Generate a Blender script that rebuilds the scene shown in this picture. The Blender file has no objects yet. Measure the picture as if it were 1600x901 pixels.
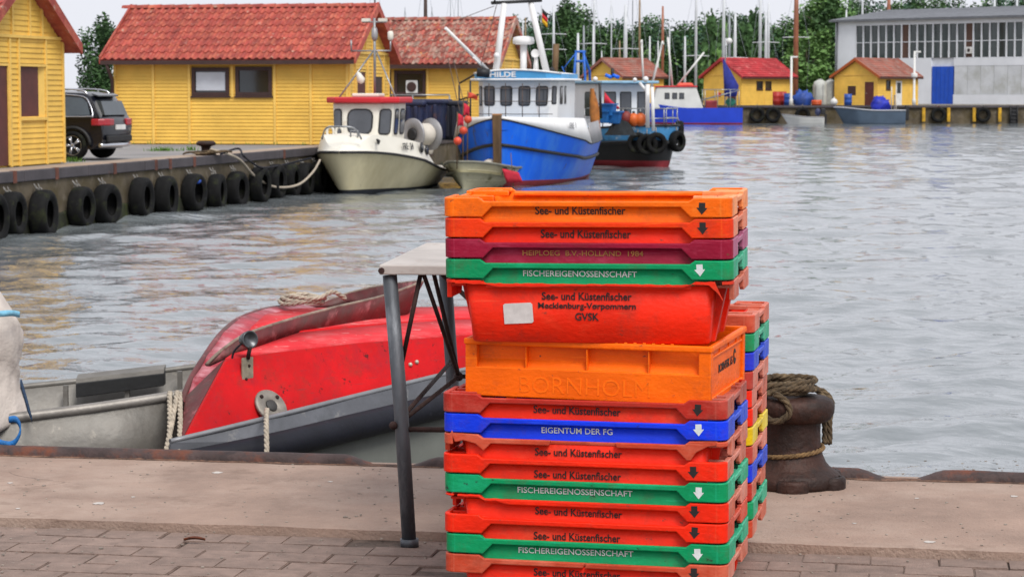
import bpy, bmesh, math, random
import numpy as np
from mathutils import Vector, Matrix, Euler, noise
R = math.radians
random.seed(7)
scene = bpy.context.scene
COL = scene.collection

# ---------------------------------------------------------------- camera, sky, sun, exposure
F_PX, YH, EYE = 3600.0, 143.0, 1.46          # focal length in photo pixels, horizon row, eye height over the quay
PITCH = math.atan((450.5 - YH) / F_PX)
cam = bpy.data.cameras.new('camera')
camo = bpy.data.objects.new('camera', cam); COL.objects.link(camo)
cam.sensor_width = 36.0; cam.lens = 36.0 * F_PX / 1600.0
cam.clip_start = 0.1; cam.clip_end = 8000
camo.location = (0, 0, EYE); camo.rotation_euler = (R(90) - PITCH, 0, 0)
cam.dof.use_dof = True; cam.dof.focus_distance = 6.6; cam.dof.aperture_fstop = 17.0
scene.camera = camo

SUN_EL, SUN_AZ = R(52), R(155)               # soft overcast sun behind the camera, to its right
world = bpy.data.worlds.new('World'); scene.world = world; world.use_nodes = True
wn = world.node_tree; wn.nodes.clear()
sky = wn.nodes.new('ShaderNodeTexSky'); sky.sky_type = 'NISHITA'; sky.sun_disc = False
sky.sun_elevation = SUN_EL; sky.sun_rotation = SUN_AZ; sky.dust_density = 6.0; sky.air_density = 1.0; sky.ozone_density = 1.0
hs = wn.nodes.new('ShaderNodeHueSaturation'); hs.inputs['Saturation'].default_value = 0.10
mx = wn.nodes.new('ShaderNodeMix'); mx.data_type = 'RGBA'; mx.inputs[0].default_value = 0.82
mx.inputs[7].default_value = (7.9, 8.05, 8.7, 1)      # even cloud layer over the clear sky
bg = wn.nodes.new('ShaderNodeBackground'); bg.inputs[1].default_value = 0.070
wo = wn.nodes.new('ShaderNodeOutputWorld')
wn.links.new(sky.outputs[0], hs.inputs['Color']); wn.links.new(hs.outputs[0], mx.inputs[6])
wn.links.new(mx.outputs[2], bg.inputs[0]); wn.links.new(bg.outputs[0], wo.inputs[0])
sun = bpy.data.lights.new('sun', 'SUN'); sun.energy = 1.5; sun.angle = R(22); sun.color = (1.0, 0.96, 0.90)
suno = bpy.data.objects.new('sun', sun); COL.objects.link(suno)
suno.rotation_euler = (R(90) - SUN_EL, 0, R(180) - SUN_AZ)
suno.location = (4, -6, 12)
scene.view_settings.view_transform = 'Standard'; scene.view_settings.look = 'None'
scene.view_settings.exposure = 0.86; scene.view_settings.gamma = 1.0
scene.render.engine = 'CYCLES'

# ---------------------------------------------------------------- where a photo pixel lies in the place
def ray(px, py):
    cx, cy = (px - 800) / F_PX, -(py - 450.5) / F_PX
    c, s = math.cos(PITCH), math.sin(PITCH)
    return Vector((cx, c + cy * s, -s + cy * c))
def pt(px, py, D):
    d = ray(px, py); k = D / d.y
    return Vector((d.x * k, D, EYE + d.z * k))
def gnd(px, py, z=0.0):
    d = ray(px, py); k = (z - EYE) / d.z
    return Vector((d.x * k, d.y * k, z))

# ---------------------------------------------------------------- materials
def lin(c):
    if isinstance(c, str):
        c = [int(c[i:i + 2], 16) / 255 for i in (1, 3, 5)]
    return tuple(x / 12.92 if x <= 0.04045 else ((x + 0.055) / 1.055) ** 2.4 for x in c) + (1.0,)
MATS = {}
def mat(name, col, rough=0.6, var=0.12, vs=6.0, bump=0.15, bs=40.0, metal=0.0, spots=None, spots2=None, spec=0.5,
        stretch=(1, 1, 1), coat=0.0, hue2=None, rnd=0.0):
    """procedural material: base colour with noise variation, optional patches (colour, scale, threshold, softness), bump"""
    if name in MATS: return MATS[name]
    m = bpy.data.materials.new(name); m.use_nodes = True; MATS[name] = m
    nt = m.node_tree; N = nt.nodes; L = nt.links
    b = N['Principled BSDF']
    tc = N.new('ShaderNodeTexCoord'); oi = N.new('ShaderNodeObjectInfo')
    mp = N.new('ShaderNodeMapping'); mp.inputs['Scale'].default_value = stretch
    off = N.new('ShaderNodeVectorMath'); off.operation = 'SCALE'; off.inputs[0].default_value = (31, 17, 23)
    L.new(oi.outputs['Random'], off.inputs['Scale'])
    L.new(tc.outputs['Object'], mp.inputs['Vector']); L.new(off.outputs[0], mp.inputs['Location'])
    vec = mp.outputs[0]
    c1 = lin(col)
    c2 = lin(hue2) if hue2 else tuple(min(1, x * (1 - var * 2.2)) for x in c1[:3]) + (1,)
    n1 = N.new('ShaderNodeTexNoise'); n1.inputs['Scale'].default_value = vs; n1.inputs['Detail'].default_value = 6; n1.inputs['Roughness'].default_value = 0.65
    L.new(vec, n1.inputs['Vector'])
    r1 = N.new('ShaderNodeValToRGB'); r1.color_ramp.elements[0].position = 0.33; r1.color_ramp.elements[1].position = 0.68
    r1.color_ramp.elements[0].color = c2; r1.color_ramp.elements[1].color = tuple(min(1, x * (1 + var * 0.5)) for x in c1[:3]) + (1,)
    L.new(n1.outputs[0], r1.inputs[0]); out = r1.outputs[0]
    for sp in (spots, spots2):
        if not sp: continue
        sc, ssc, th, so = sp
        n2 = N.new('ShaderNodeTexNoise'); n2.inputs['Scale'].default_value = ssc; n2.inputs['Detail'].default_value = 8; n2.inputs['Roughness'].default_value = 0.7
        L.new(vec, n2.inputs['Vector'])
        mr = N.new('ShaderNodeMapRange'); mr.inputs[1].default_value = th - so; mr.inputs[2].default_value = th + so
        L.new(n2.outputs[0], mr.inputs[0])
        mm = N.new('ShaderNodeMix'); mm.data_type = 'RGBA'; mm.inputs[7].default_value = lin(sc)
        L.new(mr.outputs[0], mm.inputs[0]); L.new(out, mm.inputs[6]); out = mm.outputs[2]
    if rnd:
        h = N.new('ShaderNodeHueSaturation'); ma = N.new('ShaderNodeMapRange')
        ma.inputs[3].default_value = 1 - rnd; ma.inputs[4].default_value = 1 + rnd
        L.new(oi.outputs['Random'], ma.inputs[0]); L.new(ma.outputs[0], h.inputs['Value']); L.new(out, h.inputs['Color']); out = h.outputs[0]
    L.new(out, b.inputs['Base Color'])
    b.inputs['Roughness'].default_value = rough; b.inputs['Metallic'].default_value = metal
    b.inputs['Specular IOR Level'].default_value = spec; b.inputs['Coat Weight'].default_value = coat
    if bump:
        n3 = N.new('ShaderNodeTexNoise'); n3.inputs['Scale'].default_value = bs; n3.inputs['Detail'].default_value = 5
        L.new(vec, n3.inputs['Vector'])
        bp = N.new('ShaderNodeBump'); bp.inputs['Strength'].default_value = bump; bp.inputs['Distance'].default_value = 0.01
        L.new(n3.outputs[0], bp.inputs['Height']); L.new(bp.outputs[0], b.inputs['Normal'])
    return m
def glass(name, col='#20262a', rough=0.06):
    m = mat(name, col, rough=rough, var=0.15, vs=1.5, bump=0.03, bs=2.0, spec=0.8)
    return m

def wear(m, edge_col, scratch_col, amt=.75):
    """worn lighter edges and long shallow scratches on moulded plastic"""
    nt = m.node_tree; N = nt.nodes; L = nt.links; b = N['Principled BSDF']
    src = b.inputs['Base Color'].links[0].from_socket
    be = N.new('ShaderNodeBevel'); be.samples = 4; be.inputs['Radius'].default_value = .006
    ge = N.new('ShaderNodeNewGeometry'); d = N.new('ShaderNodeVectorMath'); d.operation = 'DOT_PRODUCT'
    L.new(be.outputs[0], d.inputs[0]); L.new(ge.outputs['Normal'], d.inputs[1])
    tc = N.new('ShaderNodeTexCoord'); oi = N.new('ShaderNodeObjectInfo')
    nz = N.new('ShaderNodeTexNoise'); nz.inputs['Scale'].default_value = 28; nz.inputs['Detail'].default_value = 6; L.new(tc.outputs['Object'], nz.inputs['Vector'])
    ad = N.new('ShaderNodeMath'); ad.operation = 'MULTIPLY_ADD'; ad.inputs[1].default_value = .35; L.new(nz.outputs[0], ad.inputs[0]); L.new(d.outputs['Value'], ad.inputs[2])
    mr = N.new('ShaderNodeMapRange'); mr.inputs[1].default_value = 1.13; mr.inputs[2].default_value = 1.0; mr.inputs[3].default_value = 0; mr.inputs[4].default_value = amt; L.new(ad.outputs[0], mr.inputs[0])
    m1 = N.new('ShaderNodeMix'); m1.data_type = 'RGBA'; m1.inputs[7].default_value = lin(edge_col); L.new(mr.outputs[0], m1.inputs[0]); L.new(src, m1.inputs[6])
    mp = N.new('ShaderNodeMapping'); mp.inputs['Scale'].default_value = (9, 9, 150); mp.inputs['Rotation'].default_value = (0, .12, 0)
    of = N.new('ShaderNodeVectorMath'); of.operation = 'SCALE'; of.inputs[0].default_value = (7, 3, 11); L.new(oi.outputs['Random'], of.inputs['Scale']); L.new(of.outputs[0], mp.inputs['Location'])
    L.new(tc.outputs['Object'], mp.inputs[0]); n2 = N.new('ShaderNodeTexNoise'); n2.inputs['Scale'].default_value = 1.0; n2.inputs['Detail'].default_value = 4; L.new(mp.outputs[0], n2.inputs['Vector'])
    r2 = N.new('ShaderNodeMapRange'); r2.inputs[1].default_value = .63; r2.inputs[2].default_value = .72; r2.inputs[4].default_value = .6; L.new(n2.outputs[0], r2.inputs[0])
    m2 = N.new('ShaderNodeMix'); m2.data_type = 'RGBA'; m2.inputs[7].default_value = lin(scratch_col); L.new(r2.outputs[0], m2.inputs[0]); L.new(m1.outputs[2], m2.inputs[6])
    # grime in broad soft smears
    n3 = N.new('ShaderNodeTexNoise'); n3.inputs['Scale'].default_value = 7; n3.inputs['Detail'].default_value = 8; n3.inputs['Roughness'].default_value = .75
    mp3 = N.new('ShaderNodeMapping'); L.new(tc.outputs['Object'], mp3.inputs[0]); L.new(of.outputs[0], mp3.inputs['Location']); L.new(mp3.outputs[0], n3.inputs['Vector'])
    r3 = N.new('ShaderNodeMapRange'); r3.inputs[1].default_value = .52; r3.inputs[2].default_value = .74; r3.inputs[4].default_value = .48; L.new(n3.outputs[0], r3.inputs[0])
    m3 = N.new('ShaderNodeMix'); m3.data_type = 'RGBA'; m3.inputs[7].default_value = lin('#5a3428'); L.new(r3.outputs[0], m3.inputs[0]); L.new(m2.outputs[2], m3.inputs[6])
    L.new(m3.outputs[2], b.inputs['Base Color']); return m
def cracks(m, col, scale=1.1, width=.006):
    nt = m.node_tree; N = nt.nodes; L = nt.links; b = N['Principled BSDF']
    src = b.inputs['Base Color'].links[0].from_socket
    tc = N.new('ShaderNodeTexCoord'); nz = N.new('ShaderNodeTexNoise'); nz.inputs['Scale'].default_value = 3; nz.inputs['Detail'].default_value = 5; L.new(tc.outputs['Object'], nz.inputs['Vector'])
    ma = N.new('ShaderNodeVectorMath'); ma.operation = 'MULTIPLY_ADD'; ma.inputs[1].default_value = (.35, .35, .0); L.new(nz.outputs['Color'], ma.inputs[0]); L.new(tc.outputs['Object'], ma.inputs[2])
    v = N.new('ShaderNodeTexVoronoi'); v.feature = 'DISTANCE_TO_EDGE'; v.inputs['Scale'].default_value = scale; L.new(ma.outputs[0], v.inputs['Vector'])
    mr = N.new('ShaderNodeMapRange'); mr.inputs[1].default_value = width; mr.inputs[2].default_value = width * .3; L.new(v.outputs['Distance'], mr.inputs[0])
    n2 = N.new('ShaderNodeTexNoise'); n2.inputs['Scale'].default_value = .9; L.new(tc.outputs['Object'], n2.inputs['Vector'])
    m2 = N.new('ShaderNodeMapRange'); m2.inputs[1].default_value = .5; m2.inputs[2].default_value = .62; L.new(n2.outputs[0], m2.inputs[0])
    mu = N.new('ShaderNodeMath'); mu.operation = 'MULTIPLY'; L.new(mr.outputs[0], mu.inputs[0]); L.new(m2.outputs[0], mu.inputs[1])
    mx_ = N.new('ShaderNodeMix'); mx_.data_type = 'RGBA'; mx_.inputs[7].default_value = lin(col); L.new(mu.outputs[0], mx_.inputs[0]); L.new(src, mx_.inputs[6]); L.new(mx_.outputs[2], b.inputs['Base Color']); return m

# ---------------------------------------------------------------- mesh building
class MB:
    def __init__(s): s.v = []; s.f = []; s.m = []; s.sm = []
    def add(s, vs, fs, mi=0, sm=False):
        o = len(s.v); s.v += [tuple(v) for v in vs]
        for f in fs: s.f.append(tuple(i + o for i in f)); s.m.append(mi); s.sm.append(sm)
        return s
    def box(s, a, b, mi=0, M=None):
        x0, y0, z0 = (min(a[i], b[i]) for i in range(3)); x1, y1, z1 = (max(a[i], b[i]) for i in range(3))
        vs = [Vector(p) for p in ((x0,y0,z0),(x1,y0,z0),(x1,y1,z0),(x0,y1,z0),(x0,y0,z1),(x1,y0,z1),(x1,y1,z1),(x0,y1,z1))]
        if M is not None: vs = [M @ v for v in vs]
        return s.add(vs, [(0,3,2,1),(4,5,6,7),(0,1,5,4),(1,2,6,5),(2,3,7,6),(3,0,4,7)], mi)
    def hexa(s, p, mi=0):      # eight corners: bottom ring then top ring
        return s.add(p, [(0,3,2,1),(4,5,6,7),(0,1,5,4),(1,2,6,5),(2,3,7,6),(3,0,4,7)], mi)
    def prism(s, poly, d, mi=0, sm=False):      # 3-D polygon pushed along vector d
        d = Vector(d); n = len(poly); P = [Vector(p) for p in poly]
        vs = P + [p + d for p in P]
        nrm = Vector((0, 0, 0))
        for i in range(n): nrm += P[i].cross(P[(i + 1) % n])
        fs = [tuple(range(n)), tuple(range(2 * n - 1, n - 1, -1))] + [((i + 1) % n, i, n + i, n + (i + 1) % n) for i in range(n)]
        if nrm.dot(d) > 0: fs = [tuple(reversed(f)) for f in fs]
        return s.add(vs, fs, mi, sm)
    def tube(s, pts, r, seg=8, mi=0, closed=False, caps=True, sm=True):
        P = [Vector(p) for p in pts]; n = len(P)
        rr = r if isinstance(r, (list, tuple)) else [r] * n
        up = None; vs = []
        for i in range(n):
            if closed: t = P[(i + 1) % n] - P[i - 1]
            else: t = P[min(i + 1, n - 1)] - P[max(i - 1, 0)]
            t = t.normalized() if t.length > 1e-9 else Vector((0, 0, 1))
            if up is None:
                up = Vector((0, 0, 1)) if abs(t.z) < 0.9 else Vector((1, 0, 0))
            a = t.cross(up)
            if a.length < 1e-6: a = t.orthogonal()
            a.normalize(); b = a.cross(t).normalized(); up = b
            for k in range(seg):
                q = 2 * math.pi * k / seg
                vs.append(P[i] + (a * math.cos(q) + b * math.sin(q)) * rr[i])
        fs = []
        for i in range(n if closed else n - 1):
            j = (i + 1) % n
            for k in range(seg):
                k2 = (k + 1) % seg
                fs.append((i * seg + k, i * seg + k2, j * seg + k2, j * seg + k))
        s.add(vs, fs, mi, sm)
        if caps and not closed:
            o = len(s.v) - len(vs)
            s.f.append(tuple(o + k for k in range(seg - 1, -1, -1))); s.m.append(mi); s.sm.append(False)
            s.f.append(tuple(o + (n - 1) * seg + k for k in range(seg))); s.m.append(mi); s.sm.append(False)
        return s
    def lathe(s, prof, seg=24, c=(0, 0, 0), M=None, mi=0, sm=True):   # prof: (radius, z)
        vs = []; n = len(prof)
        for (r, z) in prof:
            for k in range(seg):
                q = 2 * math.pi * k / seg
                vs.append(Vector((r * math.cos(q), r * math.sin(q), z)))
        if M is not None: vs = [M @ v for v in vs]
        vs = [v + Vector(c) for v in vs]
        fs = []
        for i in range(n - 1):
            for k in range(seg):
                k2 = (k + 1) % seg
                fs.append((i * seg + k, i * seg + k2, (i + 1) * seg + k2, (i + 1) * seg + k))
        if prof[0][0] > 1e-6: fs.append(tuple(range(seg - 1, -1, -1)))
        if prof[-1][0] > 1e-6: fs.append(tuple((n - 1) * seg + k for k in range(seg)))
        return s.add(vs, fs, mi, sm)
    def sphere(s, c, r, seg=12, rings=8, mi=0, sc=(1, 1, 1)):
        prof = [(max(1e-5, r * math.sin(math.pi * i / rings)), -r * math.cos(math.pi * i / rings)) for i in range(rings + 1)]
        M = Matrix.Diagonal((*sc, 1))
        return s.lathe(prof, seg, c, M, mi)
    def grid(s, rows, mi=0, sm=True, closed=False):        # rows of equal length point lists
        n = len(rows[0]); vs = [p for r in rows for p in r]; fs = []
        for i in range(len(rows) - 1):
            for k in range(n if closed else n - 1):
                k2 = (k + 1) % n
                fs.append((i * n + k, i * n + k2, (i + 1) * n + k2, (i + 1) * n + k))
        return s.add(vs, fs, mi, sm)
    def mesh(s, name):
        me = bpy.data.meshes.new(name); me.from_pydata(s.v, [], s.f)
        me.polygons.foreach_set('material_index', s.m); me.polygons.foreach_set('use_smooth', s.sm); me.update()
        return me
    def build(s, name, mats, parent=None, bevel=0, kind=None, label=None, seg=2, ang=40, loc=None):
        me = s.mesh(name)
        return put(name, me, mats, parent, bevel, kind, label, seg, ang, loc)
def put(name, me, mats, parent=None, bevel=0, kind=None, label=None, seg=2, ang=40, loc=None):
    for m in (mats if isinstance(mats, (list, tuple)) else [mats]): me.materials.append(m)
    o = bpy.data.objects.new(name, me); COL.objects.link(o)
    if parent: o.parent = parent
    if loc is not None: o.location = loc
    if bevel:
        md = o.modifiers.new('bevel', 'BEVEL'); md.width = bevel; md.segments = seg; md.limit_method = 'ANGLE'; md.angle_limit = R(ang)
        md.harden_normals = False
    if kind: o['kind'] = kind
    if label: o['label'] = label
    return o
def tag(o, label=None, cat=None, group=None, kind=None):
    if label: o['label'] = label
    if cat: o['category'] = cat
    if group: o['group'] = group
    if kind: o['kind'] = kind
    return o
def thing(name, label, cat, loc=(0, 0, 0), rz=0.0, group=None, rot=None):
    o = bpy.data.objects.new(name, None); COL.objects.link(o); o.empty_display_size = 0.2
    o.location = loc; o.rotation_euler = rot if rot else (0, 0, rz)
    return tag(o, label, cat, group)
def kids(o): return [c for c in COL.objects if c.parent == o]
def copy_tree(o, parent=None, label=None):
    c = o.copy(); COL.objects.link(c); c.parent = parent
    if label: c['label'] = label
    for ch in kids(o): copy_tree(ch, c)
    return c
def text_mesh(body, w=None, h=None, thick=0.001, bold=0.0):
    """flat lettering standing upright, facing -y, centred on the origin"""
    cu = bpy.data.curves.new('lettering', 'FONT'); cu.body = body; cu.align_x = 'CENTER'; cu.resolution_u = 3; cu.extrude = 0.01
    if bold: cu.offset = bold
    ob = bpy.data.objects.new('lettering', cu); COL.objects.link(ob)
    dg = bpy.context.evaluated_depsgraph_get()
    me = bpy.data.meshes.new_from_object(ob.evaluated_get(dg))
    bpy.data.objects.remove(ob); bpy.data.curves.remove(cu)
    co = np.empty(len(me.vertices) * 3); me.vertices.foreach_get('co', co); co = co.reshape(-1, 3)
    mn, mxx = co.min(0), co.max(0); c = (mn + mxx) / 2; sz = mxx - mn
    sx = w / sz[0] if w else h / sz[1]; sy = h / sz[1] if h else sx
    out = np.stack([(co[:, 0] - c[0]) * sx, -(co[:, 2] / 0.01) * thick / 2, (co[:, 1] - c[1]) * sy], 1)
    me.vertices.foreach_set('co', out.ravel()); me.update(); me.materials.clear()
    return me
def xform(me, M):
    me.transform(M); me.update(); return me
def rope_mesh(mb, path, r, pitch=None, strands=3, mi=0, seg=5, step=None):
    """a laid rope: strands twisted round the path"""
    P = [Vector(p) for p in path]
    step = step or r * 0.9
    pts = []                      # even resample through a Catmull-Rom curve
    for i in range(len(P) - 1):
        p0, p1, p2, p3 = P[max(i - 1, 0)], P[i], P[i + 1], P[min(i + 2, len(P) - 1)]
        n = max(2, int((p2 - p1).length / step))
        for k in range(n):
            t = k / n
            pts.append(0.5 * ((2 * p1) + (p2 - p0) * t + (2 * p0 - 5 * p1 + 4 * p2 - p3) * t * t + (3 * p1 - p0 - 3 * p2 + p3) * t ** 3))
    pts.append(P[-1]); pitch = pitch or r * 7
    tw = []; d = 0.0; up = None
    for i in range(len(pts)):
        t = (pts[min(i + 1, len(pts) - 1)] - pts[max(i - 1, 0)])
        t = t.normalized() if t.length > 1e-9 else Vector((0, 0, 1))
        if up is None: up = Vector((0, 0, 1)) if abs(t.z) < 0.9 else Vector((1, 0, 0))
        a = t.cross(up)
        if a.length < 1e-6: a = t.orthogonal()
        a.normalize(); b = a.cross(t).normalized(); up = b
        if i: d += (pts[i] - pts[i - 1]).length
        tw.append((a, b, d))
    for s_ in range(strands):
        q0 = 2 * math.pi * s_ / strands
        mb.tube([pts[i] + (tw[i][0] * math.cos(q0 + tw[i][2] / pitch * 6.283) + tw[i][1] * math.sin(q0 + tw[i][2] / pitch * 6.283)) * r * 0.5 for i in range(len(pts))], r * 0.56, seg, mi)
    return mb
def smooth_path(P, n=6):
    P = [Vector(p) for p in P]; out = []
    for i in range(len(P) - 1):
        p0, p1, p2, p3 = P[max(i - 1, 0)], P[i], P[i + 1], P[min(i + 2, len(P) - 1)]
        for k in range(n):
            t = k / n
            out.append(0.5 * ((2 * p1) + (p2 - p0) * t + (2 * p0 - 5 * p1 + 4 * p2 - p3) * t * t + (3 * p1 - p0 - 3 * p2 + p3) * t ** 3))
    out.append(P[-1]); return out
WATER = -1.15
# ================================================================ SETTING: near quay, water, land
M_CONC = mat('quay concrete', '#9a8274', 0.9, 0.13, 3.0, 0.5, 90, spots=('#a38f82', 1.6, 0.58, 0.12), spots2=('#745f52', 2.2, 0.64, 0.07))
cracks(M_CONC, '#5c4c42', .8, .0045)
M_CONC2 = mat('old concrete', '#645a4a', 0.95, 0.22, 1.5, 0.5, 30, spots=('#4a4028', 1.1, 0.54, 0.08), spots2=('#7c7466', 3.0, 0.64, 0.06))
M_JOINT = mat('joint sand', '#66564d', 0.95, 0.25, 20, 0.6, 120)
M_PAVER = mat('paver concrete', '#877369', 0.92, 0.14, 14, 0.5, 140, rnd=0.10, spots=('#93857c', 30, 0.68, 0.05))
M_RUST = mat('rusted steel', '#4c3c3a', 0.75, 0.25, 7, 0.5, 60, metal=0.2, spots=('#6e3a24', 5, 0.56, 0.08), spots2=('#2c2425', 9, 0.62, 0.06))
M_ASPH = mat('pale asphalt', '#7f7c7c', 0.95, 0.12, 0.8, 0.4, 60, spots=('#8e8b88', 0.35, 0.55, 0.15))
M_KERB = mat('quay cope concrete', '#a08e7e', 0.95, 0.12, 1.2, 0.4, 40, spots=('#7d6a58', 0.9, 0.62, 0.08))
M_STEELG = mat('painted edge beam', '#4a4549', 0.7, 0.15, 2.0, 0.3, 20, spots=('#6d3d2e', 0.9, 0.64, 0.05))
M_SAND = mat('far land', '#7c766a', 0.95, 0.2, 0.1, 0.2, 5)

# near quay: paving line (the step between bricks and concrete) and the water edge, both slightly skewed to the view
LA, LB = gnd(0, 813), gnd(1600, 868)          # step line
EA, EB = gnd(0, 716), gnd(1600, 760)          # inner foot of the edge rail
ud = (LB - LA).normalized(); un = Vector((-ud.y, ud.x, 0))
ed = (EB - EA).normalized(); en = Vector((-ed.y, ed.x, 0))
def along(P, d, x):                            # the point of the line with the given x
    return P + d * ((x - P.x) / d.x)
# concrete strip: its inner arris is slightly broken
mb = MB(); top = []; bot = []
xs = [-9 + i * 0.06 for i in range(301)]
rows = [[], [], [], []]
for x in xs:
    a = along(LA, ud, x); e = along(EA, ed, x) + en * 0.085
    j = 0.012 * noise.noise(Vector((x * 3, 1, 0))) + 0.008 * noise.noise(Vector((x * 11, 4, 0)))
    a = a + un * j
    rows[0].append(a + Vector((0, 0, -0.12))); rows[1].append(a + Vector((0, 0, 0.012 + j * 0.3))); rows[2].append(Vector((e.x, e.y, 0.012))); rows[3].append(Vector((e.x, e.y, -2.6)))
mb.grid(rows, 0, False)
quay_strip = mb.build('quay_concrete_strip', M_CONC, kind='structure')
# brick paving: bed and individual pavers
mb = MB(); g = [along(LA, ud, -9), along(LA, ud, 9)]
mb.add([g[0] + Vector((0, -9, -0.021)), g[1] + Vector((0, -9, -0.021)), g[1] + Vector((0, 0.1, -0.021)), g[0] + Vector((0, 0.1, -0.021))], [(0, 1, 2, 3)])
paving = mb.build('brick_paving', M_JOINT, kind='structure')
PL, PW = 0.212, 0.134
def paver_mesh(k):
    rnd = random.Random(k); b = bmesh.new()
    bmesh.ops.create_cube(b, size=1)
    for v in b.verts:
        v.co.x *= PL - 0.0035; v.co.y *= PW - 0.0035; v.co.z *= 0.06
        v.co.x += rnd.uniform(-.002, .002); v.co.y += rnd.uniform(-.002, .002)
    bmesh.ops.bevel(b, geom=[e for e in b.edges if e.verts[0].co.z > 0 or e.verts[1].co.z > 0], offset=0.003, segments=2, affect='EDGES')
    me = bpy.data.meshes.new('paver'); b.to_mesh(me); b.free(); me.materials.append(M_PAVER); return me
PM = [paver_mesh(k) for k in range(5)]
ang = math.atan2(ud.y, ud.x); rest = MB(); cnt = 0
rp = random.Random(3)
for r_ in range(28):
    for c_ in range(-36, 37):
        s = (c_ + (0.5 if r_ % 2 else 0) + rp.uniform(-.01, .01)) * PL; t = -(r_ + 0.5) * PW - 0.012
        p = along(LA, ud, 0) + ud * s + un * t
        z = -0.045 + rp.uniform(-.003, .003) - (0.006 if rp.random() < .08 else 0)
        pr = ray(0, 0)
        # pixel of the paver
        dz = EYE + 0.015; px = 800 + F_PX * p.x / p.y; py = YH + F_PX * dz / p.y
        if -40 < px < 1640 and py < 925 and cnt < 300:
            o = bpy.data.objects.new('paver', PM[rp.randrange(5)]); COL.objects.link(o); o.parent = paving
            o.location = (p.x, p.y, z); o.rotation_euler = (rp.uniform(-.008, .008), rp.uniform(-.008, .008), ang + rp.uniform(-.008, .008)); cnt += 1
        else:
            Mx = Matrix.Translation((p.x, p.y, z)) @ Matrix.Rotation(ang, 4, 'Z')
            rest.box((-PL / 2 + .004, -PW / 2 + .004, -.03), (PL / 2 - .004, PW / 2 - .004, .03), 0, Mx)
rest.build('outer_pavers', M_PAVER, paving, kind='stuff')
# grit and shell bits lying about
mb = MB(); rg = random.Random(11)
for i in range(1300):
    x = rg.uniform(-2.6, 2.6); y = rg.uniform(6.3, 9.0); s = rg.uniform(.0015, .005) * (1.7 if rg.random() < .03 else 1)
    st = along(LA, ud, x).y
    z = 0.012 if y > st + 0.02 else -0.014
    pts = [Vector((x + s * rg.uniform(.6, 1.6) * math.cos(q), y + s * rg.uniform(.6, 1.4) * math.sin(q), z)) for q in (0, 1.2, 2.5, 3.8, 5)]
    mb.prism(pts, (0, 0, s * .6))
mb.build('grit', mat('shell grit', '#a0958a', 0.8, 0.3, 30, 0), kind='stuff', label='pale grit and shell bits scattered over the quay')
# bird droppings: flat splashes on the concrete
DL = ['white bird dropping below the hanging pale rope of the work boat', 'small white dropping left of the table leg, near the edge rail', 'wide white dropping in the left middle of the concrete strip', 'small white dropping at the left picture edge near the rail', 'small white dropping at the left picture edge near the bricks', 'small white dropping below the gap in the right edge rail', 'long white dropping near the brick step at the right', 'white dropping at the right picture edge by the rail', 'small white dropping right of the bollard foot', 'small dropping left of centre above the wide one on the concrete', 'white dropping on the bricks just right of the crates']
M_DROP = mat('bird lime', '#bdb6b0', 0.8, 0.1, 20, 0)
for di_, (px, py, w) in enumerate(((340, 738, 11), (516, 752, 5), (155, 786, 12), (16, 754, 6), (28, 794, 5), (1432, 778, 5), (1452, 846, 12), (1585, 775, 9), (1335, 817, 5), (208, 776, 4), (1250, 857, 8))):
    c = gnd(px, py, 0.0128 if py < 855 else -0.0125); m = MB(); wr = w * .75 * c.y / F_PX
    m.prism([c + Vector((wr * math.cos(q) * rg.uniform(.7, 1.2), wr * 1.2 * math.sin(q) * rg.uniform(.5, 1.1), 0)) for q in [i * .52 for i in range(12)]], (0, 0, 0.0012))
    o = m.build('bird_dropping', M_DROP); tag(o, DL[di_], 'dropping', 'bird droppings on the quay')

# steel edge rails of the near quay
def edge_rail(x0, x1, label, tl=True, tr=True):
    mb = MB(); n = max(8, int((x1 - x0) / 0.03)); rows = []
    for i in range(n + 1):
        x = x0 + (x1 - x0) * i / n
        k = 1.0
        if tl: k = min(k, (x - x0) / 0.13)
        if tr: k = min(k, (x1 - x) / 0.13)
        k = max(0.04, min(1, k)); k = k * k * (3 - 2 * k)
        b = along(EA, ed, x); row = []
        for q in range(9):
            a = math.pi * q / 8
            wob = 0.003 * noise.noise(Vector((x * 5, q, 2)))
            row.append(b + en * (0.042 - 0.046 * math.cos(a)) + Vector((0, 0, 0.008 + (0.040 + wob) * k * math.sin(a) ** 0.7)))
        row.append(b + en * 0.090 + Vector((0, 0, -0.3)))
        rows.append(row)
    mb.grid([list(r) for r in zip(*rows)], 0, True)
    o = mb.build('edge_rail', M_RUST)
    return tag(o, label, 'edge rail', 'steel edge rails of the near quay')
xg = lambda px, py: gnd(px, py).x
edge_rail(-6, xg(585, 732), 'long rusty edge rail along the quay at the left, below the work boat', True, True)
edge_rail(xg(632, 733), xg(1392, 754), 'rusty edge rail behind the crates, ending just right of the bollard')
edge_rail(xg(1424, 756), 6, 'rusty edge rail at the far right end of the quay', True, False)
# thin lip of loose rust and mortar at the foot of the rails
mb = MB(); rows = [[], [], []]
for i in range(400):
    x = -5 + i * 0.025; b = along(EA, ed, x); j = abs(noise.noise(Vector((x * 4, 9, 0)))) * 0.05 + 0.012
    rows[0].append(b - en * j + Vector((0, 0, 0.0135))); rows[1].append(b - en * j * .4 + Vector((0, 0, 0.0165 + 0.004 * noise.noise(Vector((x * 20, 0, 0)))))); rows[2].append(b + en * 0.03 + Vector((0, 0, 0.0155)))
mb.grid(rows, 0, True)
mb.build('rust_crust', mat('rust crust', '#7a5a48', 0.95, 0.3, 25, 0.7, 90, spots=('#3f3029', 14, 0.55, 0.06)), kind='stuff', label='crust of rust and mortar along the edge rail')

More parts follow.
